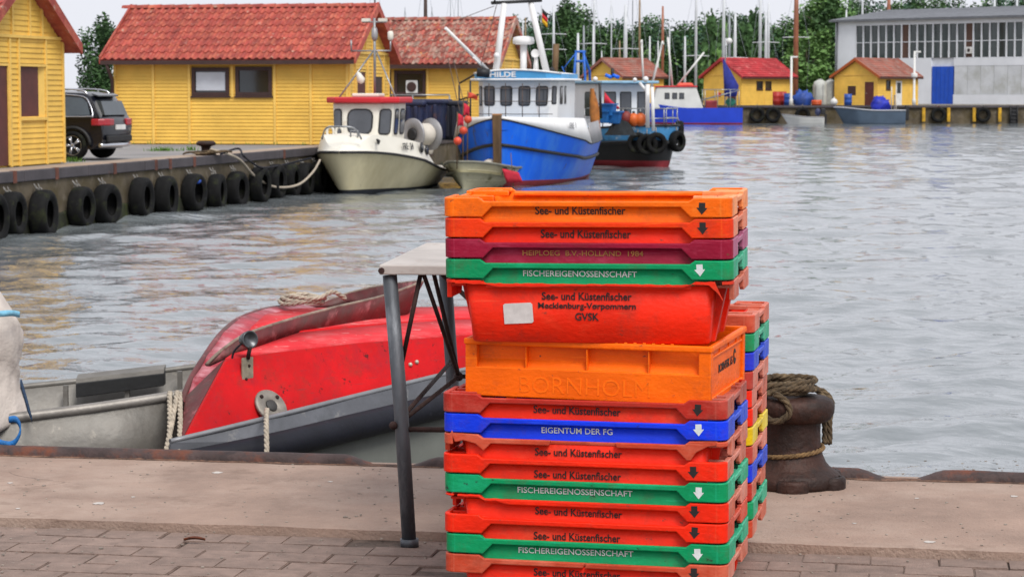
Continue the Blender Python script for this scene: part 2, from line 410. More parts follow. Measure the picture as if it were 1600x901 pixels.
# dead leaf on the bricks
c = gnd(304, 846, -0.012); mb = MB(); rows = []
for i in range(9):
    t = i / 8; w = 0.010 * math.sin(math.pi * min(1, t * 1.02)) + .001
    rows.append([Vector((c.x + (t - .5) * .072, c.y + k * w + .004 * math.sin(t * 4), c.z + 0.004 + abs(k) * .008 + .004 * math.sin(t * 3))) for k in (-1, -.5, 0, .5, 1)])
mb.grid(rows); o = mb.build('dead_leaf', mat('dead leaf', '#6b3418', 0.7, 0.35, 60, 0.3))
o.modifiers.new('s', 'SOLIDIFY').thickness = 0.0012
tag(o, 'curled brown dead leaf lying on the brick paving', 'leaf')

# ---------------------------------------------------------------- water
def water():
    m = bpy.data.materials.new('harbour water'); m.use_nodes = True; N = m.node_tree.nodes; L = m.node_tree.links
    b = N['Principled BSDF']; b.inputs['Base Color'].default_value = lin('#6c7275'); b.inputs['Roughness'].default_value = 0.04; b.inputs['IOR'].default_value = 1.6
    tc = N.new('ShaderNodeTexCoord'); prev = None
    for sc, st, dist in ((2.2, 0.42, 0.06), (7.0, 0.5, 0.03)):
        mp = N.new('ShaderNodeMapping'); mp.inputs['Scale'].default_value = (0.75, 1.0, 1); mp.inputs['Rotation'].default_value = (0, 0, 0.35)
        n = N.new('ShaderNodeTexNoise'); n.inputs['Scale'].default_value = sc; n.inputs['Detail'].default_value = 3
        L.new(tc.outputs['Object'], mp.inputs[0]); L.new(mp.outputs[0], n.inputs['Vector'])
        bp = N.new('ShaderNodeBump'); bp.inputs['Strength'].default_value = st; bp.inputs['Distance'].default_value = dist
        L.new(n.outputs[0], bp.inputs['Height'])
        if prev: L.new(prev.outputs[0], bp.inputs['Normal'])
        prev = bp
    L.new(prev.outputs[0], b.inputs['Normal'])
    nr, nc = 760, 300
    rr = 7.0 * (260 / 7.0) ** (np.arange(nr) / (nr - 1)); aa = np.linspace(-0.42, 0.42, nc)
    Rr, A = np.meshgrid(rr, aa, indexing='ij'); X = Rr * np.sin(A); Y = Rr * np.cos(A); Z = np.zeros_like(X)
    rs = np.random.RandomState(5)
    for i in range(64):
        lam = 0.22 * (3.6 / 0.22) ** rs.rand(); th = -0.5 + rs.randn() * 0.65; k = 2 * np.pi / lam
        amp = 0.0060 * lam ** 0.76
        fade = np.clip((lam / (Rr * 0.0048 * 2.2)) - 0.6, 0, 1)
        ph = k * (X * np.sin(th) + Y * np.cos(th)) + rs.rand() * 6.28
        mod = 0.6 + 0.4 * np.sin(X * rs.randn() * .25 + Y * rs.randn() * .25 + rs.rand() * 6)
        Z += amp * fade * mod * (np.sin(ph) + 0.25 * np.sin(2 * ph + 1))
    Z *= 0.85; Z[-1, :] = 0; Z[:, 0] = 0; Z[:, -1] = 0; Z[0, :] = 0
    co = np.stack([X, Y, Z], 2).reshape(-1, 3)
    i = (np.arange(nr - 1)[:, None] * nc + np.arange(nc - 1)[None, :]).ravel()
    fc = np.stack([i, i + 1, i + nc + 1, i + nc], 1)[:, ::-1]
    # calm water beyond the rippled sheet, all round
    base = len(co); ex = []; ef = []
    def q(*p):
        o = base + len(ex); ex.extend([(x, y, -0.004) for x, y in p]); ef.append(tuple(range(o, o + len(p))))
    s, c_ = math.sin(.42), math.cos(.42)
    q((7 * s, 7 * c_), (260 * s, 260 * c_), (3000, 260), (3000, 7)); q((-7 * s, 7 * c_), (-3000, 7), (-3000, 260), (-260 * s, 260 * c_))
    q((-3000, 260), (3000, 260), (3000, 3000), (-3000, 3000)); q((-260 * s, 260 * c_), (-3000, 260), (3000, 260), (260 * s, 260 * c_))
    me = bpy.data.meshes.new('water')
    me.from_pydata(co.tolist() + ex, [], fc.tolist() + ef); me.polygons.foreach_set('use_smooth', [True] * len(me.polygons)); me.materials.append(m)
    o = bpy.data.objects.new('water', me); COL.objects.link(o); o.location.z = WATER; o['kind'] = 'structure'
water()

# ---------------------------------------------------------------- left quay and its land
QA = gnd(0, 270); QB = gnd(490, 231)
qd = (QB - QA).normalized(); qn = Vector((qd.y, -qd.x, 0))      # qn points over the water
def qp(s, out=0, z=0): return QA + qd * s + qn * out + Vector((0, 0, z))
QEND = (QB - QA).length + 28
mb = MB()
mb.add([qp(-14, 0, -.012), qp(QEND, 0, -.012), qp(QEND, -160, -.012), qp(-14, -160, -.012)], [(0, 1, 2, 3)])
mb.add([qp(QEND, 0, -.012), qp(QEND, 0, -3), qp(QEND, -160, -3), qp(QEND, -160, -.012)], [(0, 1, 2, 3)])
mb.build('quay_ground', M_ASPH, kind='structure')
mb = MB(); rows = []
for i in range(90):
    s = -14 + (QEND + 14) * i / 89
    rows.append([qp(s, -0.02 + .01 * noise.noise(Vector((s, z * 3, 0))), z) for z in (-.19, -.5, -.8, -1.1, -1.6, -3)])
mb.grid([list(r) for r in zip(*rows)], 0, False)
mb.build('quay_wall', M_CONC2, kind='structure')
mb = MB(); rows = []
for i in range(260):
    s = -14 + (QEND + 14) * i / 259; h = .10 * noise.noise(Vector((s * 1.7, 0, 0))) + .05 * noise.noise(Vector((s * 6, 3, 0)))
    rows.append([qp(s, -.01, -.82 + h), qp(s, .02, -.86 + h), qp(s, .03, -1.05), qp(s, .02, -1.9)])
mb.grid([list(r) for r in zip(*rows)], 0, False)
mb.build('algae_band', mat('algae', '#24261a', .7, .3, 3, .6, 12, spots=('#3c4420', 2, .56, .08), spots2=('#6a6656', 5, .66, .04)), kind='stuff', label='dark weed and algae along the waterline of the left quay wall')
mb = MB(); mb.prism([qp(-14, -.02, 0.004), qp(-14, -.85, 0.004), qp(-14, -.85, -.19), qp(-14, -.02, -.19)], qd * (QEND + 14))
mb.build('quay_cope', M_KERB, kind='structure')
mb = MB()
s = -14.0
while s < QEND - .1:
    e = min(s + 3.0, QEND); mb.prism([qp(s, .03, .012), qp(s, -.03, .012), qp(s, -.03, -.2), qp(s, .03, -.2)], qd * (e - s - .012)); s = e
mb.build('quay_edge_beam', M_STEELG, bevel=.02, kind='structure')
# rusty joint straps on the edge beam
for si_, px in enumerate((18, 84, 175, 240, 262, 300, 441)):
    y = 270 - 39 * px / 490.0; g_ = gnd(px, y); s = (g_ - QA).dot(qd)
    m = MB(); m.prism([qp(s, .035, .016), qp(s, -.05, .016), qp(s, -.05, .0125), qp(s, .0305, .0125), qp(s, .0305, -.21), qp(s, .035, -.21)], qd * .16)
    o = m.build('edge_strap', mat('strap rust', '#6d3f30', .85, .3, 6, .4, 30)); tag(o, 'rusty joint strap, %s from the left on the edge beam of the left quay' % ('first', 'second', 'third', 'fourth', 'fifth', 'sixth', 'last')[si_], 'strap', 'rusty straps on the left quay edge')
# far land sheet
FQ0 = gnd(1155, 193.5, WATER); FQ1 = gnd(1600, 193.5, WATER); FZ = 0.30
fy = FQ0.y
mb = MB(); mb.add([(-900, fy + .3, FZ), (2500, fy + .3, FZ), (2500, 3000, FZ), (-900, 3000, FZ)], [(0, 1, 2, 3)])
mb.build('far_ground', M_SAND, kind='structure')
mb = MB(); rows = []
for i in range(140):
    x = -60 + i * 1.3; rows.append([Vector((x, fy + .25 + .04 * noise.noise(Vector((x, z * 2, 3))), z)) for z in (FZ - .12, -.3, -.8, WATER - .5)])
mb.grid([list(r) for r in zip(*rows)][::1], 0, False)
mb.build('far_quay_wall', M_CONC2, kind='structure')
mb = MB(); mb.box((-60, fy + .05, FZ - .14), (122, fy + .75, FZ + .03))
mb.build('far_quay_beam', M_STEELG, kind='structure')
# ================================================================ FISH CRATES
LX, LY, HC, PITCHC = 0.80, 0.45, 0.175, 0.0565
def plastic(name, col, fade, rough=0.5, worn=0.62):
    if name in MATS: return MATS[name]
    return wear(mat(name, col, rough, 0.12, 4, 0.18, 60, spots=(fade, 3.0, worn + .02, 0.10), spots2=('#6a3a2c' if col > '#8' else '#26302c', 26, 0.665, 0.03), spec=.22, stretch=(1, 1, 1.6)), fade, fade)
CM = {
 'orange': (plastic('orange plastic', '#ff6c00', '#f8862c'), plastic('faded orange plastic', '#f08a48', '#f0a070', worn=.5)),
 'dorange': (plastic('deep orange plastic', '#f23a04', '#ec5c14'), plastic('faded deep orange plastic', '#dc7450', '#e09478', worn=.5)),
 'maroon': (plastic('maroon plastic', '#930c30', '#a83a54', worn=.6), plastic('faded maroon plastic', '#a85878', '#b47894', worn=.5)),
 'green': (plastic('green plastic', '#00935a', '#1aa878', worn=.66), plastic('faded green plastic', '#2ca47c', '#5cb898', worn=.55)),
 'blue': (plastic('blue plastic', '#0a38e0', '#2450e0', worn=.68), plastic('faded blue plastic', '#3050d0', '#566cd0', worn=.6)),
 'red': (plastic('red plastic', '#ee2604', '#e04426', worn=.64), plastic('faded red plastic', '#d04c36', '#d07462', worn=.55)),
 'fred': (plastic('weathered red plastic', '#b42a1e', '#b85446', worn=.56), plastic('weathered pale red plastic', '#a84c3c', '#b47062', worn=.52)),
 'salmon': (plastic('salmon plastic', '#c64428', '#cc6c54', worn=.54), plastic('pale salmon plastic', '#c8664e', '#d08c7c', worn=.52)),
 'yellow': (plastic('yellow plastic', '#e0ba08', '#d8c040'), plastic('faded yellow plastic', '#dcc020', '#e0cc60', worn=.5)),
}
M_BLK = mat('black print', '#241a1a', 0.7, 0.2, 60, 0, spots=('#8a3020', 55, .63, .06))
M_WHT = mat('white print', '#d2d8d8', 0.7, 0.1, 60, 0, spots=('#4f9a84', 55, .64, .06))
M_ARB = mat('black arrow print', '#1e1818', .7, .2, 60, 0); M_ARW = mat('white arrow print', '#d6dcdc', .7, .1, 60, 0)
M_TAN = mat('worn tan print', '#b4783c', 0.7, 0.2, 60, 0)
def jag(pts, k, amp=.004):
    rj = random.Random(k); out = []
    for i in range(len(pts) - 1):
        a, b = pts[i], pts[i + 1]; n = max(1, int(math.hypot(b[0] - a[0], b[1] - a[1]) / .012))
        for j in range(n):
            t = j / n; d = amp if 0 < j else 0
            out.append((a[0] + (b[0] - a[0]) * t + rj.uniform(-d, d), a[1] + (b[1] - a[1]) * t + rj.uniform(-d, d)))
    out.append(pts[-1]); return out
C0 = 0.03          # corner radius
FULL = [(C0, 0), (.103, 0), (.117, -.010), (.683, -.010), (.697, 0), (.8 - C0, 0), (.8 - C0, -.0525), (.689, -.0525), (.661, -.0245), (.139, -.0245), (.111, -.0525), (C0, -.0525)]
def front_polys(br):
    if br == 'strip':      # almost the whole flange torn off: a thin ragged lip is left
        return [jag([(C0, -.002), (.10, -.002), (.117, -.010), (.683, -.010), (.697, -.001), (.75, -.001), (.772, -.052), (.757, -.030), (.735, -.010), (.69, -.008), (.66, -.017), (.40, -.0145), (.16, -.019), (.11, -.012), (C0, -.010)], 5, .0012)]
    if br == 'mid':        # a bite out of the middle, arcs torn from both corners
        return [[(C0, 0), (.103, 0), (.117, -.010), (.310, -.010), (.305, -.0245), (.139, -.0245), (.118, -.046), (.095, -.026), (.06, -.018), (C0 + .006, -.024)],
                [(.49, -.010), (.683, -.010), (.697, 0), (.8 - C0, 0), (.8 - C0, -.010), (.745, -.014), (.715, -.030), (.70, -.0525), (.689, -.0525), (.661, -.0245), (.495, -.0245)]]
    if br == 'left':       # left corner piece gone
        return [jag([(C0 + .01, 0), (.103, 0), (.117, -.010), (.19, -.010)], 3, .0008) + [(.683, -.010), (.697, 0), (.8 - C0, 0), (.8 - C0, -.0525), (.689, -.0525), (.661, -.0245)] + jag([(.19, -.0245), (.15, -.016), (.12, -.017), (.10, -.008), (C0 + .01, -.007)], 4, .0015)]
    if br == 'split':      # cracked through the middle
        return [[(C0, 0), (.103, 0), (.117, -.010), (.405, -.010), (.399, -.0245), (.139, -.0245), (.111, -.0525), (C0, -.0525)],
                [(.409, -.0105), (.683, -.010), (.697, 0), (.8 - C0, 0), (.8 - C0, -.0525), (.689, -.0525), (.661, -.0245), (.404, -.0245)]]
    return [FULL]
def corner(mb, sx, sy, cut=None):
    n = 6; cx, cy = sx * (.4 - C0), sy * (LY / 2 - C0); ring = []; z0, z1 = HC - .0525, HC
    if cut: z0 = HC - cut
    o = [(cx + sx * C0 * math.sin(q), cy + sy * C0 * math.cos(q)) for q in [math.pi / 2 * i / n for i in range(n + 1)]]
    i_ = [(cx + sx * (C0 - .013) * math.sin(q), cy + sy * (C0 - .013) * math.cos(q)) for q in [math.pi / 2 * i / n for i in range(n + 1)]]
    poly = [(x, y, z0) for x, y in o + i_[::-1]]
    mb.prism(poly, (0, 0, z1 - z0))
def flange(br, side):      # side -1 front, +1 back
    mb = MB(); y0 = side * LY / 2; th = .013
    for poly in front_polys(br):
        mb.prism([(x - .4, y0, HC + z) for x, z in poly], (0, -side * th, 0))
    for sx in (-1, 1):
        if br in ('strip',): corner(mb, sx, side, .008); continue
        if br == 'left' and sx < 0: corner(mb, sx, side, .006); continue
        if br == 'mid': corner(mb, sx, side, .014 if sx > 0 else .03); continue
        corner(mb, sx, side)
    # flat lip leading back to the body wall
    mb.box((-.285, y0 - side * th, HC - .0225), (.285, y0 - side * .030, HC - .0125))
    for s in (-1, 1): mb.box((s * .292, y0 - side * th, HC - .012), (s * .345, y0 - side * .030, HC - .003))
    return mb
def end_rim(sx, cutl=None):
    """short end: corner columns, slits, hand hole, ledge with ribs"""
    mb = MB(); xo = sx * .4; xi = sx * (.4 - .014); h = LY / 2
    for sy in (-1, 1):
        zt = HC; zb = HC - .0525
        mb.box((xo, sy * (h - C0), (HC - cutl) if (cutl and sy < 0) else zb), (xi, sy * (h - .094), zt))
        mb.box((xo - sx * .009, sy * (h - .094), zb + .006), (xi, sy * (h - .102), zt - .004))       # slit
        mb.box((xo, sy * (h - .102), zb), (xi, sy * (h - .150), zt))
        mb.box((xo - sx * .001, sy * (h - .150), HC - .045), (xi, sy * (h - .162), HC - .007))
        mb.box((xi, sy * (h - .03), HC - .020), (sx * .345, sy * (h - .150), HC - .012))               # ledge
        for yy, ln in ((h - .055, .075), (h - .115, .105)):
            mb.box((xi, sy * yy, HC - .016), (xi - sx * ln, sy * (yy - .014), HC - .002))
    mb.box((xo, -(h - .162), HC - .021), (xi, h - .162, HC - .007))
    mb.box((xi, -(h - .162), HC - .019), (sx * .346, h - .162, HC - .013))
    return mb
def body():
    mb = MB(); t = .005
    def ring(z, dx, dy, r=.022):
        n = 4; out = []
        for sx, sy, q0 in ((1, -1, -90), (1, 1, 0), (-1, 1, 90), (-1, -1, 180)):
            for i in range(n + 1):
                q = R(q0 + 90 * i / n); out.append(Vector((sx * (dx - r) + r * math.cos(q), sy * (dy - r) + r * math.sin(q), z)))
        return out
    rows = [ring(0, .328, .195), ring(.004, .331, .199), ring(HC - .014, .345, .2105), ring(HC - .013, .341, .2065), ring(.012, .327, .195, .018)]
    mb.grid(rows, 0, True, closed=True)
    n = len(rows[0]); o = len(mb.v)
    mb.add(rows[0], [tuple(range(n - 1, -1, -1))]); mb.add(rows[-1], [tuple(range(n))])
    for sx in (-1, 1):
        for sy in (-1, 1):      # stiffening legs under the end ledge
            mb.hexa([Vector(p) for p in ((sx*.322, sy*.085, .0), (sx*.338, sy*.085, .0), (sx*.338, sy*.125, .0), (sx*.322, sy*.125, .0), (sx*.340, sy*.085, HC-.02), (sx*.372, sy*.085, HC-.02), (sx*.372, sy*.125, HC-.02), (sx*.340, sy*.125, HC-.02))])
    return mb
def weld(me):
    b = bmesh.new(); b.from_mesh(me); bmesh.ops.remove_doubles(b, verts=b.verts, dist=.0002)
    seen = {}
    for f in b.faces: seen.setdefault(frozenset(v.index for v in f.verts), []).append(f)
    b.verts.index_update(); seen = {}
    for f in b.faces: seen.setdefault(frozenset(v.index for v in f.verts), []).append(f)
    bmesh.ops.delete(b, geom=[f for fs in seen.values() if len(fs) > 1 for f in fs], context='FACES_ONLY')
    b.to_mesh(me); b.free(); return me
BODY = body().mesh('body'); BACK = weld(flange(None, 1).mesh('back_rim'))
ENDL, ENDR = end_rim(-1).mesh('end_rim'), end_rim(1).mesh('end_rim')
ENDL_CUT = end_rim(-1, .006).mesh('end_rim'); ENDR_CUT = end_rim(1, .010).mesh('end_rim')
FR = {k: weld(flange(k, -1).mesh('front_rim')) for k in (None, 'strip', 'mid', 'left', 'split')}
TX = {}
def lettering(s, w, h, bold=0):
    k = (s, w, h)
    if k not in TX: TX[k] = text_mesh(s, w, h, .0012, bold)
    return TX[k].copy()
def arrow_mesh():
    p = [(-.0085, .016), (.0085, .016), (.0085, .002), (.015, .002), (0, -.0165), (-.015, .002), (-.0085, .002)]
    return MB().prism([(x, 0, z) for x, z in p], (0, .001, 0)).mesh('arrow')
ARW = arrow_mesh()
def dress(me, m, bevel=.0035):
    me = me.copy(); me.materials.append(m); return me
def crate(colkey, label, loc, rz, group, br=None, text=None, tm=None, arrow=None, tz=-.040, tx=.02, tw=.25, th=.021, rot=(0, 0), cutl=False, cutr=False, endcol=None):
    a, b = CM[colkey]; be = CM[endcol][1] if endcol else b
    t = thing('fish_crate', label, 'crate', loc, 0, group, rot=(rot[0], rot[1], rz))
    def part(name, me, m, bev):
        o = bpy.data.objects.new(name, me.copy()); o.data.materials.append(m); COL.objects.link(o); o.parent = t
        if bev:
            md = o.modifiers.new('bevel', 'BEVEL'); md.width = bev; md.segments = 2; md.limit_method = 'ANGLE'; md.angle_limit = R(50)
        return o
    part('body', BODY, CM['red'][0] if colkey in ('salmon', 'fred', 'dorange') else a, 0); part('front_rim', FR[br], a if colkey not in ('salmon',) else a, .003); part('back_rim', BACK, a, .003)
    part('end_rim', ENDL_CUT if cutl else ENDL, a, .0025); part('end_rim', ENDR_CUT if cutr else ENDR, be, .0025)
    if text:
        me = lettering(text, tw, th, 0.012 if tm is M_BLK else 0.004)
        # the wall panel leans in a little: lean the print with it
        yw = -.2105 + (-(tz) - .014) * .0115 / .157
        xform(me, Matrix.Translation((tx + random.uniform(-.008, .008), yw - .0012, HC + tz + random.uniform(-.0012, .0012))) @ Matrix.Rotation(R(4.2), 4, 'X') @ Matrix.Rotation(R(random.uniform(-.5, .5)), 4, 'Y'))
        o = put('lettering', me, tm, t)
    if arrow:
        o = bpy.data.objects.new('arrow', ARW.copy()); o.data.materials.append(M_ARB if arrow is M_BLK else M_ARW); COL.objects.link(o); o.parent = t
        o.location = (.318 + random.uniform(-.010, .008), -LY / 2 - .0008, HC - .0255 + random.uniform(-.003, .003)); o.rotation_euler.y = R(random.uniform(-4, 4))
    return t
GF, GB = 'fish crates of the front stack', 'fish crates of the rear stack'
TH = R(-11.5)
cf, sf = math.cos(TH), math.sin(TH)
def stack_loc(px, py, D, z, rz):        # crate whose front-left top corner is seen at the pixel
    p = pt(px, py, D); c, s = math.cos(rz), math.sin(rz)
    o = Vector((.4, LY / 2, 0)); return Vector((p.x + c * o.x - s * o.y, p.y + s * o.x + c * o.y, z))
S_ = 'See- und Küstenfischer'; G_ = 'FISCHEREIGENOSSENSCHAFT'
# lower group: nine nested crates, bottom first
low = [
 ('salmon', 'split', S_, M_BLK, M_BLK, -.043, 'pale salmon red crate with a cracked rim, lowest of the front stack'),
 ('green', None, G_, M_WHT, M_WHT, -.039, 'green crate with white lettering, lower of the two in the lower front stack'),
 ('red', None, S_, M_BLK, M_BLK, -.054, 'bright red crate just above the lowest green crate of the front stack'),
 ('red', 'left', S_, M_BLK, M_BLK, -.041, 'bright red crate with its left rim torn off, under a green crate'),
 ('green', None, G_, M_WHT, M_WHT, -.039, 'green crate with white lettering, upper of the two in the lower front stack'),
 ('red', None, S_, M_BLK, M_BLK, -.050, 'red crate with a bent left corner sticking out, third below the blue lettered one'),
 ('salmon', 'mid', S_, M_BLK, None, -.044, 'weathered red crate with broken rim directly beneath the blue lettered crate'),
 ('blue', None, 'EIGENTUM DER FG', M_WHT, M_WHT, -.040, 'blue crate with white lettering in the front stack'),
 ('fred', None, S_, M_BLK, M_BLK, -.040, 'weathered dull red crate under the tall orange box'),
]
low[5] = low[5][:6] + ('red crate with its left corner sticking out, second below the blue lettered crate',)
rc = random.Random(5); Z15 = 0.0
offs = [(0, 0), (.002, .2), (-.002, 0), (-.001, .3), (-.001, -.2), (-.006, .5), (-.003, .1), (-.003, 0), (-.006, .3)]
for i, (ck, br, tx, tm, ar, tz, lb) in enumerate(low):
    z = Z15 + i * PITCHC; rz = TH + R(offs[i][1]) - R(2.0)
    base = stack_loc(695.5, 862, 6.36, 0, TH)
    p = base + Vector((offs[i][0] * cf, offs[i][0] * sf, z))
    w = {S_: .245, G_: .325}.get(tx, .200)
    crate(ck, lb, p, rz, GF, br, tx, tm, ar, tz, -.02 if tx != S_ else -.018, w, .0215 if tx == S_ else .0165, rot=(R(.7), R(-.1)), cutl=(br in ('left',)), cutr=(br == 'mid'),
          endcol='fred' if ck == 'fred' else ('salmon' if ck == 'red' and i != 2 else None))
zb = Z15 + 8 * PITCHC + HC - .017            # the tall orange box stands on the rim of the ninth
# tall orange box, another make: ribbed band under the rim, raised lettering
def tall_box(loc, rz, rot):
    a = plastic('bright orange plastic', '#ff6a00', '#fc7c10', worn=.66)
    t = thing('fish_box', 'tall bright orange box with raised lettering, midway in the front stack', 'crate', loc, 0, GF, rot=(rot[0], rot[1], rz))
    w, d, h = .700, .50, .166
    mb = MB()
    # floor and walls as a shell; the upper band of the front is set back into four pockets
    mb.box((-w/2, -d/2, .004), (w/2, -d/2 + .012, h * .52)); mb.box((-w/2, d/2 - .012, .004), (w/2, d/2, h - .014))
    mb.box((-w/2, -d/2 + .028, h * .5), (w/2, -d/2 + .036, h - .014))
    mb.hexa([Vector(p) for p in ((-w/2, -d/2 + .010, h*.50), (w/2, -d/2 + .010, h*.50), (w/2, -d/2 + .03, h*.50), (-w/2, -d/2 + .03, h*.50), (-w/2, -d/2 + .0125, h*.525), (w/2, -d/2 + .0125, h*.525), (w/2, -d/2 + .03, h*.66), (-w/2, -d/2 + .03, h*.66))])
    mb.box((-w/2 + .012, -d/2 + .012, .004), (w/2 - .012, d/2 - .012, .012))
    for sx in (-1, 1): mb.box((sx * (w/2 - .008), -d/2 + .012, .012), (sx * (w/2 - .016), d/2 - .012, h - .014))
    mb.build('body', a, t, bevel=.004)
    def one(nm, f, bev):
        q = MB(); f(q); q.build(nm, a, t, bevel=bev)
    for i, x in enumerate((-w/2 + .175, 0, w/2 - .175)): one('rib', lambda q: q.box((x, -d/2 + .001, h * .51), (x + .003, -d/2 + .03, h - .02)), .001)
    for sx in (-1, 1):
        for sy in (-1, 1): one('corner_post', lambda q: q.box((sx * w/2, sy * d/2 * (.999), .006), (sx * (w/2 - .034), sy * (d/2 - .026), h - .016)), .003)
        one('end_rail', lambda q: q.box((sx * w/2 - sx * .003, -d/2 + .03, h * .76), (sx * (w/2 - .024), d/2 - .03, h * .80)), .002)
        for y in (-.10, 0.03, .14): one('rib', lambda q: q.box((sx * w/2 - sx * .004, y, h * .80), (sx * (w/2 - .024), y + .006, h - .016)), .001)
        one('end_rail', lambda q: q.box((sx * w/2 - sx * .002, -d/2 + .03, .004), (sx * (w/2 - .024), d/2 - .03, .020)), .002)
    mb = MB()
    for y in (-d/2 - .004, d/2 - .012): mb.box((-w/2 - .004, y, h - .018), (w/2 + .004, y + .016, h))
    for x in (-w/2 - .004, w/2 - .012): mb.box((x, -d/2 + .012, h - .018), (x + .016, d/2 - .012, h - .0005))
    mb.build('rim', a, t, bevel=.005, seg=3)
    mb = MB()
    for k in range(14): mb.box((-.10 + k * .026, -d/2 - .002, h - .001), (-.092 + k * .026, -d/2 + .006, h + .003))
    mb.build('rim_teeth', a, t, bevel=.001, kind='stuff')
    for x in (-.22, -.08, .06, .20): one('foot', lambda q: q.prism([(x - .013, -d/2 + .004, .016), (x, -d/2 - .002, .028), (x + .013, -d/2 + .004, .016), (x + .012, -d/2 + .008, -.004), (x - .012, -d/2 + .008, -.004)], (0, .02, 0)), .002)
    for sy in (-1, 1):
        for sx in (-1, 1): one('foot', lambda q: q.box((sx * (w/2 - .002), sy * (d/2 - .05), -.006), (sx * (w/2 - .03), sy * (d/2 - .012), .006)), .002)
    me = text_mesh('BORNHOLM', .372, .046, .004, -0.012); xform(me, Matrix.Translation((-.005, -d/2 + .0008, h * .25))); put('raised_lettering', me, a, t)
    M_ = Matrix.Translation((w/2 - .0072, -.005, h * .52)) @ Matrix.Rotation(R(90), 4, 'Z')
    me = text_mesh('BORNFISK I/S', .20, .024, .0012, .01); xform(me, M_); put('lettering', me, M_BLK, t)
    mb = MB(); mb.prism([(w/2 - .0078, .125 + .017 * math.cos(q), h * .56 + .022 * math.sin(q)) for q in [i * .5236 for i in range(12)]], (.0018, 0, 0))
    mb.build('emblem', M_BLK, t)
    mb = MB(); mb.prism([(w/2 - .0058, .125 + .008 * math.cos(q), h * .575 + .008 * math.sin(q)) for q in [i * .7854 for i in range(8)]], (.001, 0, 0)); mb.build('emblem_mark', a, t)
    return t
rz2 = R(-16.5); pA = pt(727, 622, 6.42)
ob = Vector((.350, .25, 0)); c2, s2 = math.cos(rz2), math.sin(rz2)
tall_box((pA.x + c2 * ob.x - s2 * ob.y, pA.y + s2 * ob.x + c2 * ob.y, zb), rz2, (R(.9), R(.3)))
# upper group of five standing on the tall box
up = [
 ('red', 'strip', None, None, None, -.04, 'deep red crate with three lines of black lettering and a blank white sticker', 'salmon'),
 ('green', None, G_, M_WHT, M_WHT, -.039, 'green crate with white lettering in the top group, under the maroon crate', None),
 ('maroon', None, 'HEIPLOEG  B.V.-HOLLAND  1984', M_TAN, None, -.040, 'dark maroon crate near the top of the front stack', None),
 ('dorange', None, S_, M_BLK, M_BLK, -.042, 'deep orange red crate directly under the top crate', None),
 ('orange', None, S_, M_BLK, M_BLK, -.036, 'bright orange crate on top of the front stack, open and empty', None),
]
zu = zb + .1650
for i, (ck, br, tx, tm, ar, tz, lb, ec) in enumerate(up):
    rz = TH + R((0, .2, 0, .3, -.2)[i])
    dx = (.004, .0015, .001, 0, -.001)[i]
    base = stack_loc(693, 309, 6.36, 0, TH); p = base + Vector((dx * cf, dx * sf, zu + i * PITCHC))
    w = {S_: .25, G_: .316}.get(tx, .335)
    t = crate(ck, lb, p, rz, GF, br, tx, tm, ar, tz, (-.01 + .012 * (3 - i) if tx == S_ else -.015), w, .0225 if tx == S_ else (.0165 if tx == G_ else .0145), rot=(R(1.3), R(-.45)), endcol=ec)
    if i == 0:
        for k, (s_, w_, z_) in enumerate(((S_, .25, -.044), ('Mecklenburg-Vorpommern', .272, -.073), ('GVSK', .066, -.101))):
            me = lettering(s_, w_, .0215, .016); yw = -.2105 + (-z_ - .014) * .0115 / .157
            xform(me, Matrix.Translation((-.004, yw - .0014, HC + z_)) @ Matrix.Rotation(R(4.2), 4, 'X')); put('lettering', me, M_BLK, t)
        m = MB(); yw = -.2105 + .085 * .0115 / .157
        pl = [(-.041, -.028), (.037, -.028), (.041, -.024), (.041, .024), (.036, .029), (-.036, .029), (-.041, .025)]
        M_ = Matrix.Translation((-.196, yw - .003, HC - .094)) @ Matrix.Rotation(R(4.2), 4, 'X') @ Matrix.Rotation(R(-3), 4, 'Y')
        m.prism([M_ @ Vector((x, 0, z)) for x, z in pl], (0, .0015, 0)); m.build('sticker', mat('sticker paper', '#cfc9c6', .7, .08, 30, .1), t)
# rear stack: twelve crates, only their right ends show
rear = ['salmon', 'green', 'fred', 'blue', 'fred', 'yellow', 'red', 'red', 'fred', 'blue', 'green', 'salmon']
rlab = {0: 'salmon red crate at the bottom of the rear stack', 1: 'green crate near the bottom of the rear stack', 2: 'red crate between green and blue crates low in the rear stack',
 3: 'blue crate low in the rear stack, below the yellow one', 4: 'red crate directly under the yellow crate of the rear stack', 5: 'yellow crate in the rear stack beside the bollard',
 6: 'red crate directly above the yellow crate of the rear stack', 7: 'red crate second above the yellow one in the rear stack', 8: 'faded red crate directly under the upper blue crate of the rear stack', 9: 'blue crate third from the top of the rear stack',
 10: 'green crate second from the top of the rear stack', 11: 'salmon red crate on top of the rear stack'}
qb = pt(1202, 482, 7.27); rzb = R(-12.5); cb, sb = math.cos(rzb), math.sin(rzb)
bx, by = qb.x - (cb * .4 - sb * .225), qb.y - (sb * .4 + cb * .225)
for i, ck in enumerate(rear):
    crate(ck, rlab[i], (bx + rc.uniform(-.003, .003), by + rc.uniform(-.003, .003), .0 + i * PITCHC), rzb + R(rc.uniform(-.4, .4)), GB, None, endcol='salmon' if ck in ('red', 'fred') else None, rot=(R(.4), 0))
